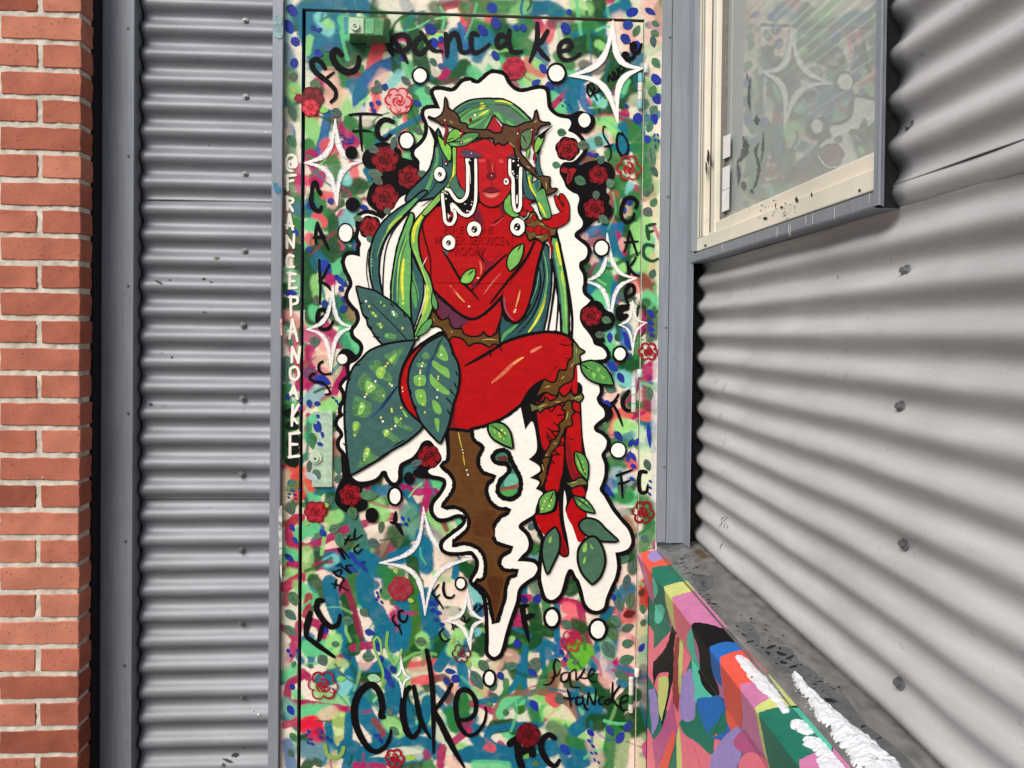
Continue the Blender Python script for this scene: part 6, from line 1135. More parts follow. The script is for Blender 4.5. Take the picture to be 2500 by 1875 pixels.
# ---- sign plate screwed on before the mural was painted, overpainted red
s0 = px(1064, 507); s1 = px(1249, 693); ZL[0] += 2e-5
M_SIGN = paint(RED, .05, .42)
sign = box('sign_plate', s0.x, s1.x, -ZL[0]-.0013, -.0002, s1.z, s0.z, M_SIGN, door, .0006, 1); ZL[0] += .0013+2e-5
sign['label'] = 'raised square plate overpainted red, its lettering still readable'
def emboss(txt, x0, x1, ytop, ybot, name='raised_lettering', ex=.0022, mat=None):
    cu = bpy.data.curves.new(name, 'FONT'); cu.body = txt; cu.extrude = ex/2; cu.bevel_depth = .0002; cu.resolution_u = 3
    ob = bpy.data.objects.new('tmp', cu); COL.objects.link(ob); bpy.context.view_layer.update()
    me = bpy.data.meshes.new_from_object(ob.evaluated_get(bpy.context.evaluated_depsgraph_get())); bpy.data.objects.remove(ob)
    co = np.empty(len(me.vertices)*3, np.float32); me.vertices.foreach_get('co', co); co = co.reshape(-1, 3)
    a, b_ = px(x0, ybot), px(x1, ytop); lo, hi = co.min(0), co.max(0)
    x = a.x+(co[:, 0]-lo[0])/(hi[0]-lo[0])*(b_.x-a.x); z = a.z+(co[:, 1]-lo[1])/(hi[1]-lo[1])*(b_.z-a.z)
    y = -ZL[0]-(co[:, 2]-lo[2])
    me.vertices.foreach_set('co', np.stack([x, y, z], 1).ravel().astype(np.float32)); me.update(); me.materials.clear(); me.materials.append(mat or M_SIGN)
    o_ = bpy.data.objects.new(name, me); COL.objects.link(o_); attach(o_, sign); return o_
LT_ = lambda x, y: (1000+x*330/1659, 520+y*330/1659)
emboss('FIRE', LT_(490, 0)[0], LT_(735, 0)[0], LT_(0, 165)[1], LT_(0, 250)[1]); emboss('NE', LT_(975, 0)[0], LT_(1090, 0)[0], LT_(0, 165)[1], LT_(0, 250)[1]); emboss('W', LT_(365, 0)[0], LT_(455, 0)[0], LT_(0, 290)[1], LT_(0, 385)[1]); emboss('ER SERVICE', LT_(628, 0)[0], LT_(1228, 0)[0], LT_(0, 290)[1], LT_(0, 385)[1]); emboss('ROOM', LT_(625, 0)[0], LT_(950, 0)[0], LT_(0, 420)[1], LT_(0, 515)[1])
bd = sub('braille_dot'); r2 = random.Random(3)
for yy, x0_, x1_ in ((575, 560, 1090), (600, 560, 1090), (635, 620, 1000), (658, 620, 1000)):
    x_ = x0_
    while x_ < x1_:
        if r2.random() < .6: bd.ell(x_, yy, 5, 5, (214, 60, 56), 0, 'L', 8)
        x_ += r2.choice((14, 14, 24))
bd.build(); ZL[0] += .0001
# ---- arms drawn across the plate
ar = sub('painted_arm_line')
for s_, w_ in (('L: 480,470 560,590 700,830 830,960 920,1070', 22), ('L: 1255,515 1130,630 1000,750 900,870 830,950', 24), ('L: 1600,350 1510,540 1400,690 1230,890 1060,1110', 26), ('L: 240,60 230,180 260,330 320,540 330,700 325,850', 12), ('L: 900,420 925,520 985,600 1000,680 980,760 930,830', 14), ('L: 1000,430 965,520 970,560', 9), ('L: 1060,180 1130,110 1230,40', 12), ('L: 1260,330 1290,420', 10), ('L: 545,470 530,520', 9)):
    ar.stroke(s_, w_, K_, (.6, .4))
ar.fill('L: 480,460! 560,450! 530,520', (96, 90, 96))
for s_, w_, c_ in (('L: 560,880 640,980 750,1100', 22, dry_paint((224, 90, 80), .5, (40, 40, 40))), ('L: 640,980 690,1040 745,1095', 14, (238, 170, 100)), ('L: 1190,740 1100,840 980,1000', 18, dry_paint((228, 110, 96), .5, (40, 40, 40))), ('L: 1425,950 1400,1060 1370,1160', 16, (236, 160, 96)), ('L: 930,590 950,680 940,760', 18, (220, 110, 80)), ('L: 1060,160 1130,140 1220,60', 16, (206, 60, 60))):
    ar.stroke(s_, w_, c_, (.3, .4))
for x, y in ((800, 1150), (1355, 1215), (1365, 1190), (910, 800)): ar.ell(x, y, 16, 12, (244, 206, 180), 0, 'L', 10)
ar.fill('L: 1000,560 1060,600 1200,480 1000,720', (140, 16, 40)); ar.fill('L: 830,870 900,880 860,930', (96, 20, 50)); ar.build()
ch = sub('painted_neck_shadow'); ch.fill('L: 640,-120 900,-60 960,60 1000,200 940,130 820,60 720,40 680,0', (110, 22, 40)); ch.fill('K: 1060,1470 1110,1440 1170,1600 1110,1640 1070,1560', (110, 22, 40)); ch.build()
def leaf(path, rib, col=(104, 168, 84), sp=(), ow=22, dots=()):
    mo_ = sub('painted_leaf'); mo_.stroke(path, ow*2.1, K_, closed=True); mo_.fill(path, col)
    for s_ in sp: mo_.fill(s_, GB)
    for (T, x, y) in dots: mo_.ell(x, y, 9, 11, GB if random.random() < .6 else GY, 0, T, 10)
    if rib: mo_.stroke(rib, 11, K_, (.9, .3))
    return mo_.build()
leaf('L: 700,850! 720,780 790,710 870,690! 870,760 830,840 770,865', 'L: 850,710 790,770', (122, 190, 84), ('L: 760,770 800,790 770,840 730,830',), 12)
leaf('L: 1460,390! 1450,500 1400,620 1300,710! 1270,640 1290,530 1360,440', 'L: 1430,410 1390,480', (122, 186, 92), (), 14)
leaf('D: 335,140 345,60 385,25 390,100 420,170 460,200 410,212 360,180', None, (112, 182, 86), (), 10)
# wrist vine and hands
shape('painted_hand', 'D: 480,190 500,120 495,70 530,40 600,38 662,40! 650,62 570,80 550,110 582,150 560,172 530,150 522,185 500,212', RED, 12, K_, (('s', 'D: 545,100 590,90 620,95', 10, K_), ('s', 'D: 500,140 520,170', 8, K_)))
vine('L: 1480,110! 1520,80 1560,20 1600,5 1640,90 1700,120 1780,125 1860,190! 1845,270 1800,280 1760,320 1700,360! 1660,330 1600,300 1540,330 1510,250 1490,215 1520,170', ('L: 1620,300 1700,300', 'L: 1540,60 1570,20', 'L: 1660,140 1760,150'), (104, 80, 36))
for q_ in ('L: 1500,200 1530,170 1580,190 1590,225 1550,240', 'L: 1600,200 1640,165 1690,185 1680,260 1640,270 1610,240', 'L: 1690,210 1740,200 1750,240 1690,265', 'L: 1420,20 1450,-20 1500,0 1480,40', 'L: 1500,110 1530,95 1550,120 1520,130', 'L: 1560,60 1600,35 1625,70 1600,100'): shape('painted_finger', q_, RED, 8)
shape('painted_hand', 'D: 765,40 790,120 820,170 800,190 690,225 660,248 720,300 790,302 880,250 890,150 880,90 840,25 812,22 815,70 850,110 838,130 800,60 780,32', RED, 12, K_, (('s', 'D: 830,40 850,100', 8, RDK), ('s', 'D: 810,175 850,160', 8, K_), ('s', 'D: 665,248 720,235 740,225', 9, K_)))
dr = sub('painted_blood_drip'); dr.stroke('D: 720,330 722,420 745,480 735,520 722,570', 26, (130, 10, 16), (.8, .4)); dr.stroke('D: 728,480 730,570', 7, (240, 220, 216)); dr.build()
# front lock of hair over the shoulder
shape('painted_hair_strand', 'C: 1490,0 1400,110 1300,180 1230,260 1195,360 1200,470 1250,600 1300,720 1330,800 1340,880 1310,1000 1260,1130 1215,1262! 1240,1262 1300,1150 1370,1000 1375,850 1350,740 1300,640 1260,520 1250,380 1290,240 1380,120 1470,-10', (126, 186, 92), 20, K_, (('s', 'C: 1290,195 1222,320 1215,430', 28, YEL), ('s', 'C: 1330,800 1322,950 1290,1050', 26, (210, 224, 70))))
shape('painted_hair_strand', 'C: 1240,1240! 1290,1150 1360,1090 1370,1130 1320,1200', HG, 12)
shape('painted_hair_strand', 'C: 1380,860! 1415,950 1410,1010 1375,960', HG, 12)
# leaves at the hip
def serr(mo_, lst):
    for s_ in lst: mo_.stroke(s_, 13, K_, (1, .1))
mo_ = sub('painted_leaf'); P1 = 'C: 730,815! 800,835 880,855 960,905 1040,960 1150,1060 1190,1120 1210,1200 1215,1280! 1100,1300 980,1318! 930,1280 890,1230 860,1180 830,1140 820,1090 790,1050 770,980 750,900'
mo_.stroke(P1, 34, K_, closed=True); mo_.fill(P1, (60, 98, 92)); mo_.stroke('C: 830,930 960,1060 1080,1180 1170,1285', 10, K_, (.2, 1))
serr(mo_, ['C: 780,960 745,940', 'C: 830,1090 785,1050', 'C: 860,1170 815,1135', 'C: 920,1250 860,1240', 'C: 1020,960 1050,990', 'C: 1130,1040 1150,1090'])
for p_ in ('C: 1020,1010 1080,1050 1070,1080 1030,1060', 'C: 850,1020 910,1060 900,1080 850,1050', 'C: 900,1120 960,1150 940,1170 900,1150', 'C: 980,1210 1070,1230 1050,1265 970,1250'): mo_.fill(p_, GP)
for x, y in ((808, 938), (835, 982), (870, 1040), (888, 1064), (1040, 1030), (1048, 1052), (928, 1134), (936, 1162), (986, 1232), (1120, 1170), (935, 948), (964, 976)): mo_.ell(x, y, 9, 11, random.choice((GY, W_, GB)), 0, 'C', 10)
mo_.build()
mo_ = sub('painted_leaf'); P2 = 'M: 1000,65! 850,80 660,115 480,190 380,290 300,370 250,480 215,620 195,800 190,950 200,1150 210,1300 225,1450 255,1640! 400,1560 600,1440 740,1340 900,1250 1060,1120 1100,1060! 980,960 870,830 820,680 815,540 850,380 920,230'
mo_.stroke(P2, 40, K_, closed=True); mo_.fill(P2, (64, 102, 98))
serr(mo_, ['M: 360,340 280,365', 'M: 250,510 210,550', 'M: 205,720 175,735', 'M: 195,900 150,930', 'M: 205,1140 160,1090', 'M: 210,1310 150,1270', 'M: 230,1480 190,1450', 'M: 880,1240 740,1320', 'M: 680,1390 590,1440', 'M: 540,1500 440,1530'])
mo_.stroke('M: 800,610 700,740 600,870 480,980', 30, (42, 74, 110), (.5, .1)); mo_.stroke('M: 805,600 700,740 600,875', 10, K_, (.9, .3))
for p_ in ('M: 570,280 640,370 740,480 740,550 640,520 470,370', 'M: 410,440 480,500 660,650 640,780 520,760 330,600', 'M: 300,720 420,760 500,820 460,960 280,930', 'M: 650,230 800,160 900,130 820,260 760,360 690,280', 'M: 280,1020 370,1040 350,1120 300,1200 275,1150', 'M: 440,1300 520,1400 580,1450 340,1560 390,1440', 'M: 760,970 800,950 860,1030 980,1100 960,1130 800,1060', 'M: 620,1150 680,1090 740,1150 860,1230 780,1260 680,1200'): mo_.fill(p_, dry_paint((92, 146, 92), .62, (20, 20, 20)))
for p_ in ('M: 590,370 650,370 660,430 620,510 560,480 555,420', 'M: 450,530 550,610 460,680 425,610', 'M: 370,790 425,840 380,930 335,930', 'M: 290,1020 350,1030 330,1110 280,1110', 'M: 420,1340 480,1340 460,1440 400,1440', 'M: 780,970 830,1000 800,1040 770,1020', 'M: 640,1130 690,1110 710,1160 660,1200', 'M: 700,280 800,210 740,320', 'M: 860,880 890,900 930,960 900,960'): mo_.fill(p_, GB)
for x, y in ((690, 325), (665, 360), (735, 290), (622, 395), (600, 450), (495, 595), (465, 615), (380, 840), (310, 1060), (300, 1110), (300, 1180), (455, 1350), (445, 1395), (415, 1470), (545, 540), (715, 570), (740, 590), (735, 870), (740, 895), (610, 970), (632, 1015), (850, 852), (845, 985), (780, 1070), (680, 1135), (660, 1165), (735, 1105), (420, 725), (440, 690), (640, 710)): mo_.ell(x, y, 13, 15, random.choice((GY, GY, W_)), 0, 'M', 10)
mo_.build()
mo_ = sub('painted_leaf'); P3 = 'M: 1350,0! 1410,80 1450,200 1510,330 1530,470 1510,640 1450,830 1420,980 1380,1110 1310,1265! 1200,1150 1100,1030 1050,920 1000,790 960,650 945,520 970,370 1040,230 1150,110 1260,40'
mo_.stroke(P3, 40, K_, closed=True); mo_.fill(P3, (62, 100, 98)); mo_.stroke('M: 1230,240 1190,330 1160,480 1160,640', 30, (42, 80, 112), (.5, .1)); mo_.stroke('M: 1355,5 1290,110 1215,290', 9, K_, (.6, .4))
serr(mo_, ['M: 1450,200 1470,240', 'M: 1500,430 1525,480', 'M: 1480,560 1520,640', 'M: 1430,640 1495,720', 'M: 1390,740 1470,830', 'M: 1400,880 1440,950', 'M: 970,680 950,620', 'M: 1030,860 1010,820'])
for p_ in ('M: 1290,200 1330,105 1400,220 1400,290 1340,290 1275,240', 'M: 1230,290 1330,350 1410,400 1420,500 1330,450 1220,350', 'M: 1195,450 1270,530 1420,660 1410,700 1300,660 1200,560', 'M: 1220,760 1290,800 1330,880 1310,930 1240,890', 'M: 1245,985 1300,990 1295,1140 1270,1120', 'M: 1005,480 1130,470 1130,580 1020,590', 'M: 1020,650 1130,650 1140,830 1050,790'): mo_.fill(p_, (122, 184, 86))
for p_ in ('M: 1100,220 1150,190 1190,260 1120,270', 'M: 1040,320 1150,330 1140,370 1050,370'): mo_.fill(p_, GP)
for x, y in ((1105, 322), (1095, 358), (1078, 412), (1075, 440), (1068, 510), (1070, 550), (1068, 580), (1290, 482), (1285, 512), (1280, 640), (1325, 225), (1275, 730), (1105, 810), (1130, 908), (1085, 715)): mo_.ell(x, y, 11, 14, random.choice((GY, W_)), 0, 'M', 10)
mo_.build()
# leaves on legs and feet
leaf('F: 205,340! 260,325 330,345 380,410 402,535! 320,500 240,450 205,390', 'F: 225,345 290,390 350,450', (96, 158, 82), (), 18, (('F', 250, 390), ('F', 255, 405), ('F', 290, 415), ('F', 315, 385), ('F', 340, 410), ('F', 300, 440), ('F', 330, 460)))
leaf('F: 945,575! 1010,600 1050,680 1045,805! 980,740 945,650', 'F: 955,590 1000,700 1035,780', (96, 160, 80), ('F: 960,620 985,690 1000,750 965,690',), 14, (('F', 1005, 660), ('F', 1015, 700), ('F', 1020, 740)))
leaf('F: 640,1060 640,990 690,930 762,905! 772,980 740,1070 640,1098!', 'F: 755,920 720,1000', (98, 160, 80), (), 14, (('F', 680, 995), ('F', 700, 970), ('F', 670, 1030), ('F', 720, 1035), ('F', 700, 1065), ('F', 735, 985), ('F', 660, 1060)))
leaf('F: 935,955! 1020,980 1070,1030 1108,1092! 1020,1070 960,1020', 'F: 945,965 1010,1010 1080,1070', (84, 140, 84), (), 14, (('F', 1005, 985), ('F', 1040, 1010), ('F', 980, 1020)))
leaf('F: 770,1225! 800,1290 800,1400 760,1500 705,1615! 670,1480 670,1380 700,1290', None, (74, 112, 88), ('F: 720,1310 740,1300 735,1350 715,1350',), 18)
leaf('F: 985,1190 1040,1150 1130,1170 1200,1240 1305,1335! 1180,1330 1060,1290 1000,1240', None, (70, 108, 84), (), 18)
leaf('F: 1040,1330 1110,1310 1170,1400 1190,1520 1150,1640 1090,1700! 1010,1610 975,1500 985,1400', None, (74, 112, 88), ('F: 1010,1380 1040,1350 1040,1420 1010,1430', 'F: 1070,1360 1100,1400 1080,1400', 'F: 1015,1490 1035,1470 1030,1520 1010,1530'), 20)
leaf('D: 995,1475! 1080,1455 1170,1490 1230,1560 1268,1652! 1150,1640 1060,1600 1010,1540', 'D: 1000,1480 1090,1540', (84, 150, 76), ('D: 1050,1500 1080,1520 1060,1540', 'D: 1130,1500 1160,1520 1140,1545', 'D: 1090,1550 1120,1570 1100,1600', 'D: 1160,1570 1200,1590 1180,1610'), 16)
hl = sub('painted_hair_highlight')
for s_, w_, c_ in (('C: 1215,110 1090,220 1000,330 940,440 900,560', 11, (130, 190, 96)), ('C: 1150,400 1100,560 1078,760 1075,950', 15, (156, 210, 100)), ('C: 1215,480 1270,620 1320,760 1350,860 1330,980 1280,1120', 13, (176, 220, 110)), ('L: 1705,470 1745,640 1755,850 1705,1080 1600,1290', 15, (104, 176, 110)), ('L: 1930,640 1962,900 1984,1200 1986,1450', 15, (156, 210, 104)), ('L: 1655,720 1630,900 1550,1120', 12, (92, 150, 124)), ('C: 870,450 850,600 862,760', 9, (100, 160, 110)), ('C: 1330,560 1290,640', 6, W_)):
    hl.stroke(s_, w_, c_, (.3, .25))
hl.build()
# ---- head
shape('painted_hair', 'K: 440,260 560,160 700,100 830,85 1000,85 1120,95 1260,160 1380,260 1490,385 1400,430 1250,460 1130,410 990,290 850,500 700,490 620,430 530,390 450,300', (78, 132, 92), 20, K_, (('s', 'K: 490,290 640,180 800,130', 44, HT), ('s', 'K: 555,350 700,240 880,190', 34, (104, 170, 96)), ('s', 'K: 560,400 760,300 930,230', 32, (104, 170, 96)), ('s', 'K: 660,460 800,380 920,270', 30, (110, 176, 96)), ('s', 'K: 1000,190 1150,230 1280,330 1360,410', 58, (96, 118, 108)), ('s', 'K: 520,300 680,190 860,140', 10, (136, 196, 104)), ('s', 'K: 1180,140 1330,240 1440,350', 12, (124, 186, 104)), ('s', 'K: 600,420 740,340 900,260', 9, (150, 206, 100)), ('s', 'K: 1010,110 1120,110 1240,150', 15, YEL), ('s', 'K: 815,150 850,140', 22, YEL), ('s', 'K: 810,210 870,170', 24, YEL), ('s', 'K: 800,300 920,230', 16, YEL), ('s', 'K: 480,320 640,210 830,150 960,150', 7, K_), ('s', 'K: 540,330 720,210 930,180', 6, K_), ('s', 'K: 640,440 760,380 960,270', 7, K_), ('s', 'K: 1000,160 1180,170 1330,280 1420,370', 6, K_), ('f', 'K: 990,260 1060,270 1130,390 1110,400', (110, 178, 100)), ('f', 'K: 1150,360 1260,420 1250,450 1190,430', (110, 178, 100)), ('f', 'K: 850,500 870,420 960,310 900,440', (110, 178, 100)), ('e', 'K', 738, 295, 14, 20, W_), ('e', 'K', 680, 365, 26, 34, (110, 20, 30))))
FACE = 'K: 485,740 600,690 760,660 880,620 1000,680 1100,650 1230,690 1270,800 1250,880 1235,1150 1212,1290 1150,1400 1070,1490 960,1525 880,1500 810,1440 780,1310 600,1300 520,1180 485,1000'
shape('painted_face', FACE, (186, 20, 28), 12, K_, (('f', 'K: 990,310! 1110,480 1050,530 880,525 940,420', (170, 30, 42)),
 ('f', 'K: 900,880 950,920 980,1050 940,1080 905,1040', (150, 16, 26)), ('f', 'K: 1010,900 1030,1040 1000,1090 990,1000', (160, 20, 28)), ('f', 'K: 890,1100 930,1060 960,1075 1000,1060 1030,1100 1010,1150 960,1185 900,1150', (112, 16, 30)), ('s', 'K: 970,950 975,1060', 8, (222, 90, 80)), ('e', 'K', 962, 1110, 9, 9, (250, 190, 170)),
 ('s', 'K: 960,1190 965,1250', 12, (120, 14, 26)), ('f', 'K: 845,1325 900,1270 960,1255 1010,1270 1085,1325 960,1342', (112, 14, 28)), ('f', 'K: 855,1335 960,1350 1065,1335 1030,1390 950,1412 885,1390', (206, 96, 88)), ('s', 'K: 890,1370 960,1385 1030,1370', 8, (236, 160, 130)), ('s', 'K: 850,1330 960,1342 1080,1328', 6, K_),
 ('f', 'K: 540,800 600,765 700,780 790,820 850,855 760,868 620,862', (84, 66, 88)), ('s', 'K: 510,840 600,868 760,872 860,850', 7, K_), ('s', 'K: 550,780 640,755 760,790 850,840', 6, (60, 20, 34)), ('e', 'K', 690, 810, 8, 14, (200, 190, 210)), ('f', 'K: 1170,865 1230,820 1320,830 1345,870 1240,885', (84, 50, 66)), ('s', 'K: 1150,862 1240,885 1340,872', 7, K_),
 ('f', 'K: 1060,900 1100,890 1130,930 1080,940', (222, 80, 84)), ('f', 'K: 780,900 860,890 880,920 800,930', (214, 70, 74))))
vine('K: 105,320! 200,350 290,300 330,220 345,60! 370,200 420,240 460,260 520,340 530,400 610,420 640,480 760,500 850,505 870,500 930,510 990,545 1100,535 1130,440 1230,460 1300,460 1410,410 1500,390 1540,330 1560,230! 1590,360 1650,400 1750,405! 1640,430 1580,480 1560,540 1400,560 1350,680 1340,800 1420,900 1500,1000 1580,1100 1740,1140! 1730,1220 1760,1290 1840,1290! 1760,1340 1700,1360! 1680,1300 1600,1150 1500,1060 1380,960 1290,830 1270,740 1200,650 1120,690 1050,660 1010,690! 990,610 940,590 860,600 800,590 760,610 700,560 600,520 500,470 400,430 300,420 250,380', ('K: 400,370 440,410', 'K: 1540,400 1570,360', 'K: 1200,660 1270,730', 'K: 1430,980 1480,1010', 'K: 1690,1190 1700,1280'), (92, 62, 40))
# side leaves and ears
leaf('K: 365,660 400,540 470,490 530,520 545,600 460,640', 'K: 380,630 450,600', (120, 186, 76), (), 8); leaf('K: 360,690 500,715 640,680 790,555 640,545 480,640', 'K: 380,660 560,650', (88, 146, 88), ('K: 580,640 690,600 700,620 590,670', 'K: 400,680 500,690 500,705'), 10)
leaf('K: 240,575! 320,650 412,740 400,905 330,820 270,690', None, (128, 200, 76), (), 10); leaf('K: 1430,860 1450,750 1470,760 1450,870', None, (140, 200, 90), (), 6)
leaf('K: 1360,560 1440,500 1500,500 1490,640 1440,740 1370,740', 'K: 1380,570 1440,680', (96, 126, 86), (), 8); leaf('K: 1670,545! 1650,640 1600,740 1550,800 1540,720 1580,600', None, (128, 196, 84), (), 9)
sp_ = sub('painted_spike')
for s_ in ('K: 100,420! 190,500 235,590! 215,720 190,640', 'K: 1795,430! 1680,500 1580,580! 1640,620 1700,530', 'K: 1640,740! 1560,800 1600,820'): sp_.fill(s_, K_)
sp_.build()
shape('painted_hair_strand', 'K: 1590,820 1600,960 1640,1100 1600,1110 1560,1000', HT, 10)
shape('painted_hair_strand', 'K: 1390,1010 1440,1150 1480,1300 1560,1400 1500,1430 1420,1390 1390,1250', HT, 10)
shape('painted_hair_strand', 'K: 1440,1105 1500,1105 1500,1220 1600,1165 1615,1260 1570,1330 1660,1290 1700,1420 1755,1659 1640,1659 1560,1420 1480,1260', (96, 162, 96), 12, K_, (('s', 'K: 1460,1130 1490,1270 1560,1390', 16, YEL), ('f', 'K: 1540,1200 1600,1180 1600,1260 1560,1310', HT), ('s', 'K: 1600,1480 1690,1659', 20, YEL), ('s', 'K: 1590,1560 1640,1659', 10, K_)))
shape('painted_hair_strand', 'K: 440,740 445,1000 420,1150 330,1280 150,1470 30,1620 75,1640 250,1460 410,1260 475,1100 480,900 480,740', (136, 188, 90), 10, K_, (('s', 'K: 455,960 440,1120 400,1190', 14, YEL),))
shape('painted_hair_strand', 'K: 400,1230 480,1110 520,1240 600,1330 590,1400 520,1400 460,1330', (72, 120, 100), 8)
bl_ = sub('painted_blood_drip')
for s_, w_ in (('K: 340,380 345,420', 26), ('K: 345,430 360,520 335,600 340,700', 22), ('K: 560,490 565,540 550,600', 20), ('K: 555,650 555,680', 22), ('K: 350,910 348,960', 18), ('K: 1320,470 1310,560', 22), ('K: 1310,600 1325,700 1330,770', 14), ('K: 1515,470 1510,520', 26), ('K: 1525,550 1520,680 1530,770', 16), ('K: 1540,820 1535,930', 22), ('K: 1530,1000 1535,1030', 18)):
    bl_.stroke(s_, w_+7, K_, (.7, .6)); bl_.stroke(s_, w_, (128, 22, 30), (.7, .5))
for x, y in ((335, 365), (325, 480), (545, 540), (348, 950), (1500, 495), (1525, 920), (1310, 545), (555, 665)): bl_.ell(x, y, 9, 13, (244, 226, 220), 0, 'K', 8)
bl_.build()
# tears
def tear(black, whites, dots, w=28):
    mo_ = sub('painted_tear'); mo_.fill(black, K_)
    for s_ in whites: mo_.stroke(s_, w+17, K_)
    mo_.fill(black, K_)
    for s_ in whites: mo_.stroke(s_, w, (250, 247, 238), (.8, .9), .06)
    for x, y, r_ in dots: mo_.ell(x, y, r_, r_, (252, 250, 244), 0, 'K', 10)
    return mo_.build()
tear('K: 640,870! 730,870! 725,1450 690,1540 640,1600 540,1560 470,1490 410,1480 400,1659 L: 600,60 570,110 540,60 K: 340,1659 320,1400 360,1330 420,1400 480,1470 560,1490 640,1440 670,1350 665,1100',
     ('K: 625,890 640,1000 642,1150 640,1320 615,1400 555,1450 495,1440 440,1375 400,1310 350,1290', 'K: 748,895 752,1200 745,1450 705,1590 640,1645 560,1620 490,1545 430,1495 440,1580 L: 620,-20 630,60 600,130 555,145 510,110 495,0 K: 310,1480 300,1360'), ((655, 895, 16), (680, 910, 6), (340, 1340, 10), (365, 1355, 9), (350, 1420, 10), (635, 1585, 12), (665, 1590, 8), (690, 1500, 9), (600, 1490, 7), (700, 1460, 7), (400, 1650, 10), (615, 1490, 6)))
tear('K: 1215,880! 1350,868! 1345,990 1320,1100 1322,1480 1300,1520 1282,1480 1275,1130 1235,1070', ('K: 1207,900 1210,1080 1248,1150 1252,1300 1258,1480 1280,1570 1320,1580 1348,1500 1348,1200 1354,1010',), ((1255, 915, 14), (1325, 880, 8), (1320, 910, 6), (1320, 970, 13), (1245, 1055, 14), (1260, 1085, 10), (1305, 1110, 8), (1305, 1140, 6)))
td = sub('painted_tear_glint'); td.stroke('K: 660,960 670,1080 680,1220', 7, W_, (.4, .3)); td.stroke('K: 1305,1370 1302,1480', 14, W_, (.5, .9)); td.stroke('L: 545,20 550,70', 8, W_); td.build()
for (T, x, y, rx, ry, px_, py_, pr) in (('K', 265, 1090, 76, 94, 268, 1092, 28), ('K', 1158, 1190, 34, 44, 1155, 1190, 17), ('L', 862, 205, 86, 94, 865, 208, 38), ('L', 552, 370, 80, 90, 550, 372, 30), ('L', 1392, 175, 88, 108, 1388, 178, 42)):
    mo_ = sub('painted_eye'); k_ = 14 if T != 'K' or rx > 50 else 10
    mo_.ell(x, y, rx+k_, ry+k_, K_, 0, T); mo_.ell(x, y, rx, ry, (250, 248, 240), 0, T); mo_.ell(px_, py_, pr, pr*1.15, K_, 0, T, 14); mo_.ell(px_-pr*.3, py_+pr*.4, pr*.32, pr*.32, W_, 0, T, 8); mo_.ell(px_+pr*.2, py_-pr*.5, pr*.18, pr*.18, W_, 0, T, 8); mo_.build()
print('paint film', ZL[0])
# paint strayed onto the casing strip and trim
def stray(T, pts, c, par, yoff):
    mo_ = Motif('stray_paint', par, lambda x, y, h: (lambda q: (q.x, q.y, q.z))(px(x, y, yoff-h*.2))); mo_.fill(pts, dry_paint(c, .5, (16, 16, 16))); mo_.build()
stray('P', 'P: 668,445 680,450 689,470 688,485 676,474 668,460', (60, 140, 176), cs, -.0182); stray('P', 'P: 668,40 688,38 689,90 670,88', (150, 186, 190), cs, -.0182); stray('P', 'P: 684,780 689,778 689,820 685,815', (240, 190, 170), cs, -.0182); stray('P', 'P: 682,1240 688,1235 688,1420 684,1400 680,1300', (214, 220, 218), cs, -.0182)

# ------------------------------------------------------------------ door hardware
M_HW = paint((196, 216, 190), .12, .45, (6, 6, 6)); M_HWG = paint((96, 156, 104), .2, .45, (6, 6, 6)); M_HWB = paint((84, 150, 176), .2, .45, (6, 6, 6))
def frustum(name, back, front, yb, yf, mat, parent, mats=None, mi=None):
    v = [(p.x, yb, p.z) for p in back]+[(p.x, yf, p.z) for p in front]
    f = [(4, 5, 6, 7), (0, 1, 5, 4), (1, 2, 6, 5), (2, 3, 7, 6), (3, 0, 4, 7)]
    o_ = mesh_obj(name, v, f, mats or mat, parent, mi); bm = bmesh.new(); bm.from_mesh(o_.data); bmesh.ops.recalc_face_normals(bm, faces=bm.faces)
    bmesh.ops.bevel(bm, geom=list(bm.edges), offset=.0012, segments=2, affect='EDGES'); bm.to_mesh(o_.data); bm.free(); return o_
kb = lambda x, y, Y: px(840+x*140/2111, 20+y*110/1659, Y)
yfb = -.050
lb = frustum('lock_box', [kb(190, 290, 0), kb(1660, 380, 0), kb(1670, 1300, 0), kb(190, 1280, 0)], [kb(205, 300, yfb), kb(1480, 370, yfb), kb(1420, 1000, yfb), kb(235, 975, yfb)], -.001, yfb, M_HWG, door)
frustum('lock_plate_face', [kb(400, 345, yfb), kb(960, 370, yfb), kb(960, 960, yfb), kb(400, 950, yfb)], [kb(410, 360, yfb-.003), kb(950, 385, yfb-.003), kb(950, 950, yfb-.003), kb(410, 940, yfb-.003)], yfb, yfb-.003, M_HW, lb)
frustum('label_plate', [kb(1010, 400, yfb), kb(1340, 420, yfb), kb(1330, 960, yfb), kb(1010, 950, yfb)], [kb(1020, 410, yfb-.002), kb(1330, 430, yfb-.002), kb(1320, 950, yfb-.002), kb(1020, 940, yfb-.002)], yfb, yfb-.002, paint((120, 190, 136), .2), lb)
frustum('blue_corner', [kb(215, 320, yfb), kb(350, 325, yfb), kb(345, 950, yfb), kb(235, 950, yfb)], [kb(225, 330, yfb-.002), kb(345, 335, yfb-.002), kb(340, 940, yfb-.002), kb(245, 940, yfb-.002)], yfb, yfb-.002, M_HWB, lb)
def disc(name, c, r_, d, mat, parent, seg=28, tilt=None):
    bm = bmesh.new(); bmesh.ops.create_cone(bm, cap_ends=True, segments=seg, radius1=r_, radius2=r_*.93, depth=d, matrix=Matrix.Translation(c) @ Matrix.Rotation(R(90), 4, 'X'))
    return bm_obj(name, bm, mat, parent)
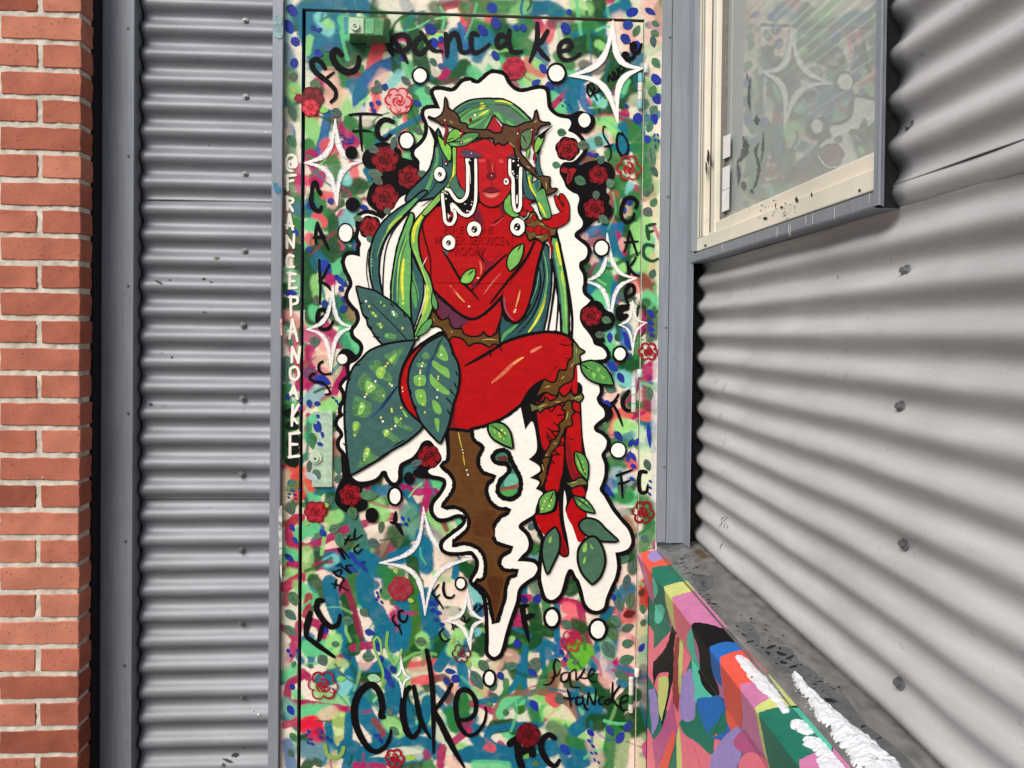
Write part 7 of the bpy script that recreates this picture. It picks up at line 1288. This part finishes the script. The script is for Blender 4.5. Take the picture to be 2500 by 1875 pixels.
c_ = kb(640, 710, yfb); disc('key_cylinder', (c_.x, yfb-.006, c_.z), .0120, .009, M_HW, lb); disc('keyhole', (c_.x, yfb-.0108, c_.z), .0042, .002, M_INK, lb, 14); disc('key_core', (c_.x+.0006, yfb-.0122, c_.z-.0012), .0024, .002, M_HW, lb, 12)
# mortise lock plate
p0, p1 = px(764, 1004), px(812, 1188)
lk = box('lock_plate', p0.x, p1.x, -.0075, .001, p1.z, p0.z, paint((178, 204, 180), .16, .45, (9, 9, 9)), door, .0014)
cc = px(680+378*TS, 940+620*TS); disc('lock_ring', (cc.x, -.0095, cc.z), .0175, .005, M_HW, lk); disc('key_cylinder', (cc.x-.001, -.0125, cc.z-.002), .0105, .005, M_HW, lk); disc('keyhole', (cc.x-.001, -.0151, cc.z-.002), .003, .001, M_INK, lk, 12)
for (x, y, l, a, w, c) in ((400, 360, 110, 80, 45, BLU), (372, 370, 90, 70, 36, BLU), (390, 270, 40, 60, 35, BLU), (430, 430, 60, 80, 30, BLU), (410, 510, 60, 20, 35, BLU), (350, 460, 110, 70, 60, (60, 110, 70)), (340, 510, 90, 80, 50, (70, 130, 84)), (380, 770, 100, 60, 70, GRE), (340, 790, 120, 30, 60, (190, 206, 210)), (345, 290, 80, 20, 90, (110, 205, 150))):
    lp = Motif('painted_petal', lk, lambda x, y, h: (lambda q: (q.x, -.0078-h*.05, q.z))(px(x, y, -.0078)), 2e-5); lp.poly(leaf_shape('E', x, y, l, a, w, .7), paint(c)); lp.build()
# hinges: barrel of five knuckles on the right edge
def hinge(xa, ya, xb, yb_, cols):
    a, b_ = px(xa, ya), px(xb, yb_); root = None; n = 5; x_ = (a.x+b_.x)/2+.0005
    for i in range(n):
        z1 = a.z+(b_.z-a.z)*i/n; z0_ = a.z+(b_.z-a.z)*(i+1)/n
        bm = bmesh.new(); bmesh.ops.create_cone(bm, cap_ends=True, segments=20, radius1=.0066, radius2=.0066, depth=abs(z1-z0_)-.0012, matrix=Matrix.Translation((x_, -.0058, (z1+z0_)/2)))
        bmesh.ops.bevel(bm, geom=[e for e in bm.edges if e.calc_face_angle(0) > 1], offset=.0008, segments=1, affect='EDGES')
        mm = paint(cols[i % len(cols)], .12, .4)
        if root is None: root = bm_obj('hinge', bm, mm, door, True)
        else: bm_obj('knuckle', bm, mm, root, False)
hinge(1150+1500*TS, 560*TS, 1150+1502*TS, 950*TS, [(206, 220, 214), (120, 190, 204), (226, 222, 208), (214, 218, 208), (130, 190, 200)])
hinge(1150+1444*TS, 470+1520*TS, 1150+1448*TS, 940+232*TS, [(206, 222, 218), (214, 200, 204), (208, 220, 210), (222, 214, 214), (190, 214, 204)])
hinge(1150+1424*TS, 1405+790*TS, 1150+1420*TS, 1405+1170*TS, [(226, 222, 206), (222, 216, 200), (218, 216, 200), (64, 120, 70), (214, 210, 196)])

# ------------------------------------------------------------------ wear: chips on the left siding, scraped paint and dirt at the window
chip = Motif('scrape', win, lambda x, y, h: (lambda q: (.6255-h*.05, q.y, q.z))(pxX(x, y, .6255)))
for s_, w_ in (('Q: 600,790 615,840 595,900 565,930', 70), ('Q: 565,930 575,1000 570,1080', 36), ('Q: 600,1040 605,1100', 50), ('Q: 715,760 712,860 700,940', 26), ('Q: 690,820 670,870 690,960 670,1060 640,1100', 40), ('Q: 675,660 680,720', 60), ('Q: 640,450 632,560 640,640', 34), ('Q: 610,400 630,470', 16), ('Q: 640,1090 660,1110', 30)): chip.stroke(s_, w_*.8, dry_paint((30, 30, 32), .34, (90, 90, 90)), (.3, .2), .5)
chip.build()
dirt = Motif('dirt_speck', win, lambda x, y, h: (lambda q: (.5995-h*.05, q.y, q.z))(pxX(x, y, .5995)))
r3 = random.Random(6)
for (x, y, rx, ry) in [(905, 1145, 9, 16), (993, 1118, 5, 14), (1268, 1094, 10, 8), (785, 1180, 4, 14), (820, 1190, 8, 8), (725, 1255, 12, 8), (400, 900, 9, 40), (388, 960, 6, 36), (382, 1410, 8, 7), (415, 930, 6, 24)]+[(680+r3.uniform(0, 240), 1250-r3.uniform(0, 1)*90+r3.uniform(-20, 20), r3.uniform(1, 5), r3.uniform(1, 5)) for _ in range(36)]: dirt.ell(x, y, rx, ry, (60, 52, 44), 0, 'Q', 9, .3)
dirt.build()
drip = Motif('paint_drip', win, lambda x, y, h: (lambda q: (.5862-h*.02, q.y, q.z))(pxX(x, y, .5862)))
for x, y0_, y1_ in ((795, 1305, 1370), (860, 1290, 1345), (870, 1285, 1360), (960, 1235, 1290), (1000, 1225, 1290), (1125, 1190, 1260), (1325, 1110, 1170), (480, 1400, 1440)): drip.stroke('Q: %d,%d %d,%d' % (x, y0_, x-2, y1_), 7, (214, 214, 206), (.8, .5))
drip.build()
def chips(lst, par, proj, T):
    mo_ = Motif('paint_chip', par, proj)
    for x, y, rx, ry, c in lst: mo_.ell(x, y, rx, ry, c, r3.uniform(-30, 30), T, 10, .3)
    mo_.build()
TILES['S'] = (0, 640, 1/2.592); TILES['T'] = (0, 1235, 1/2.592); TILES['U'] = (0, 0, 1/2.592); TILES['V'] = (1560, 600, .425)
def on_left(x, y, h):
    q = px(x, y, YS-.006); hh = corr((q.z-zcr)/PITCH+.25)*2*AMP-AMP; q = px(x, y, YS-hh-.004); return (q.x, YS-hh-.0052, q.z)
DK = (66, 68, 70)
chips([(1005, 124, 24, 7, DK), (1290, 104, 14, 5, DK), (1335, 124, 10, 5, DK), (1076, 112, 10, 3, DK), (955, 903, 17, 9, DK), (1088, 600, 8, 8, DK), (1025, 574, 5, 4, DK), (1293, 317, 8, 5, DK)], wl, on_left, 'S')
chips([(1490, 1575, 22, 14, DK), (1440, 1610, 30, 10, DK), (1410, 1640, 8, 16, DK), (1635, 1318, 10, 6, (230, 230, 228)), (1600, 1295, 9, 3, (220, 220, 220)), (1545, 1530, 4, 10, DK)], wl, on_left, 'T')
chips([(1370, 1632, 16, 7, (110, 104, 70)), (1682, 838, 3, 8, (236, 236, 234)), (1325, 920, 7, 3, DK)], wl, on_left, 'U')
def on_right(x, y, h):
    q = pxX(x, y, XR); hh = corr((q.z-z_cr)/PITCH+.25)*2*AMP-AMP; q = pxX(x, y, XR-hh-.001); hh = corr((q.z-z_cr)/PITCH+.25)*2*AMP-AMP; return (XR-hh-.0016, q.y, q.z)
mo_ = Motif('scratch', wr, on_right)
for s_ in ('V: 800,285 788,320 795,355', 'V: 480,335 485,370', 'V: 572,335 575,365', 'V: 1178,500 1175,530 1182,555', 'V: 1170,715 1160,770', 'V: 1190,700 1172,770', 'V: 500,780 478,820 488,860', 'V: 450,765 430,790', 'V: 470,960 460,990', 'V: 1150,965 1140,995', 'V: 480,1260 470,1320', 'V: 500,1050 475,1160', 'V: 420,1310 385,1370', 'V: 1030,305 1030,330', 'R: 1160,1030 1148,1065', 'R: 1225,1110 1220,1160', 'R: 790,700 780,725', 'V: 660,830 640,860'): mo_.stroke(s_, 6, (206, 206, 204), (.4, .3))
for s_ in ('R: 500,200 470,230 460,265', 'R: 525,195 490,235 480,270', 'R: 510,240 495,275', 'R: 500,330 480,370 450,390', 'V: 1142,170 1143,190'): mo_.stroke(s_, 7, (60, 60, 62), (.4, .3))
mo_.build()
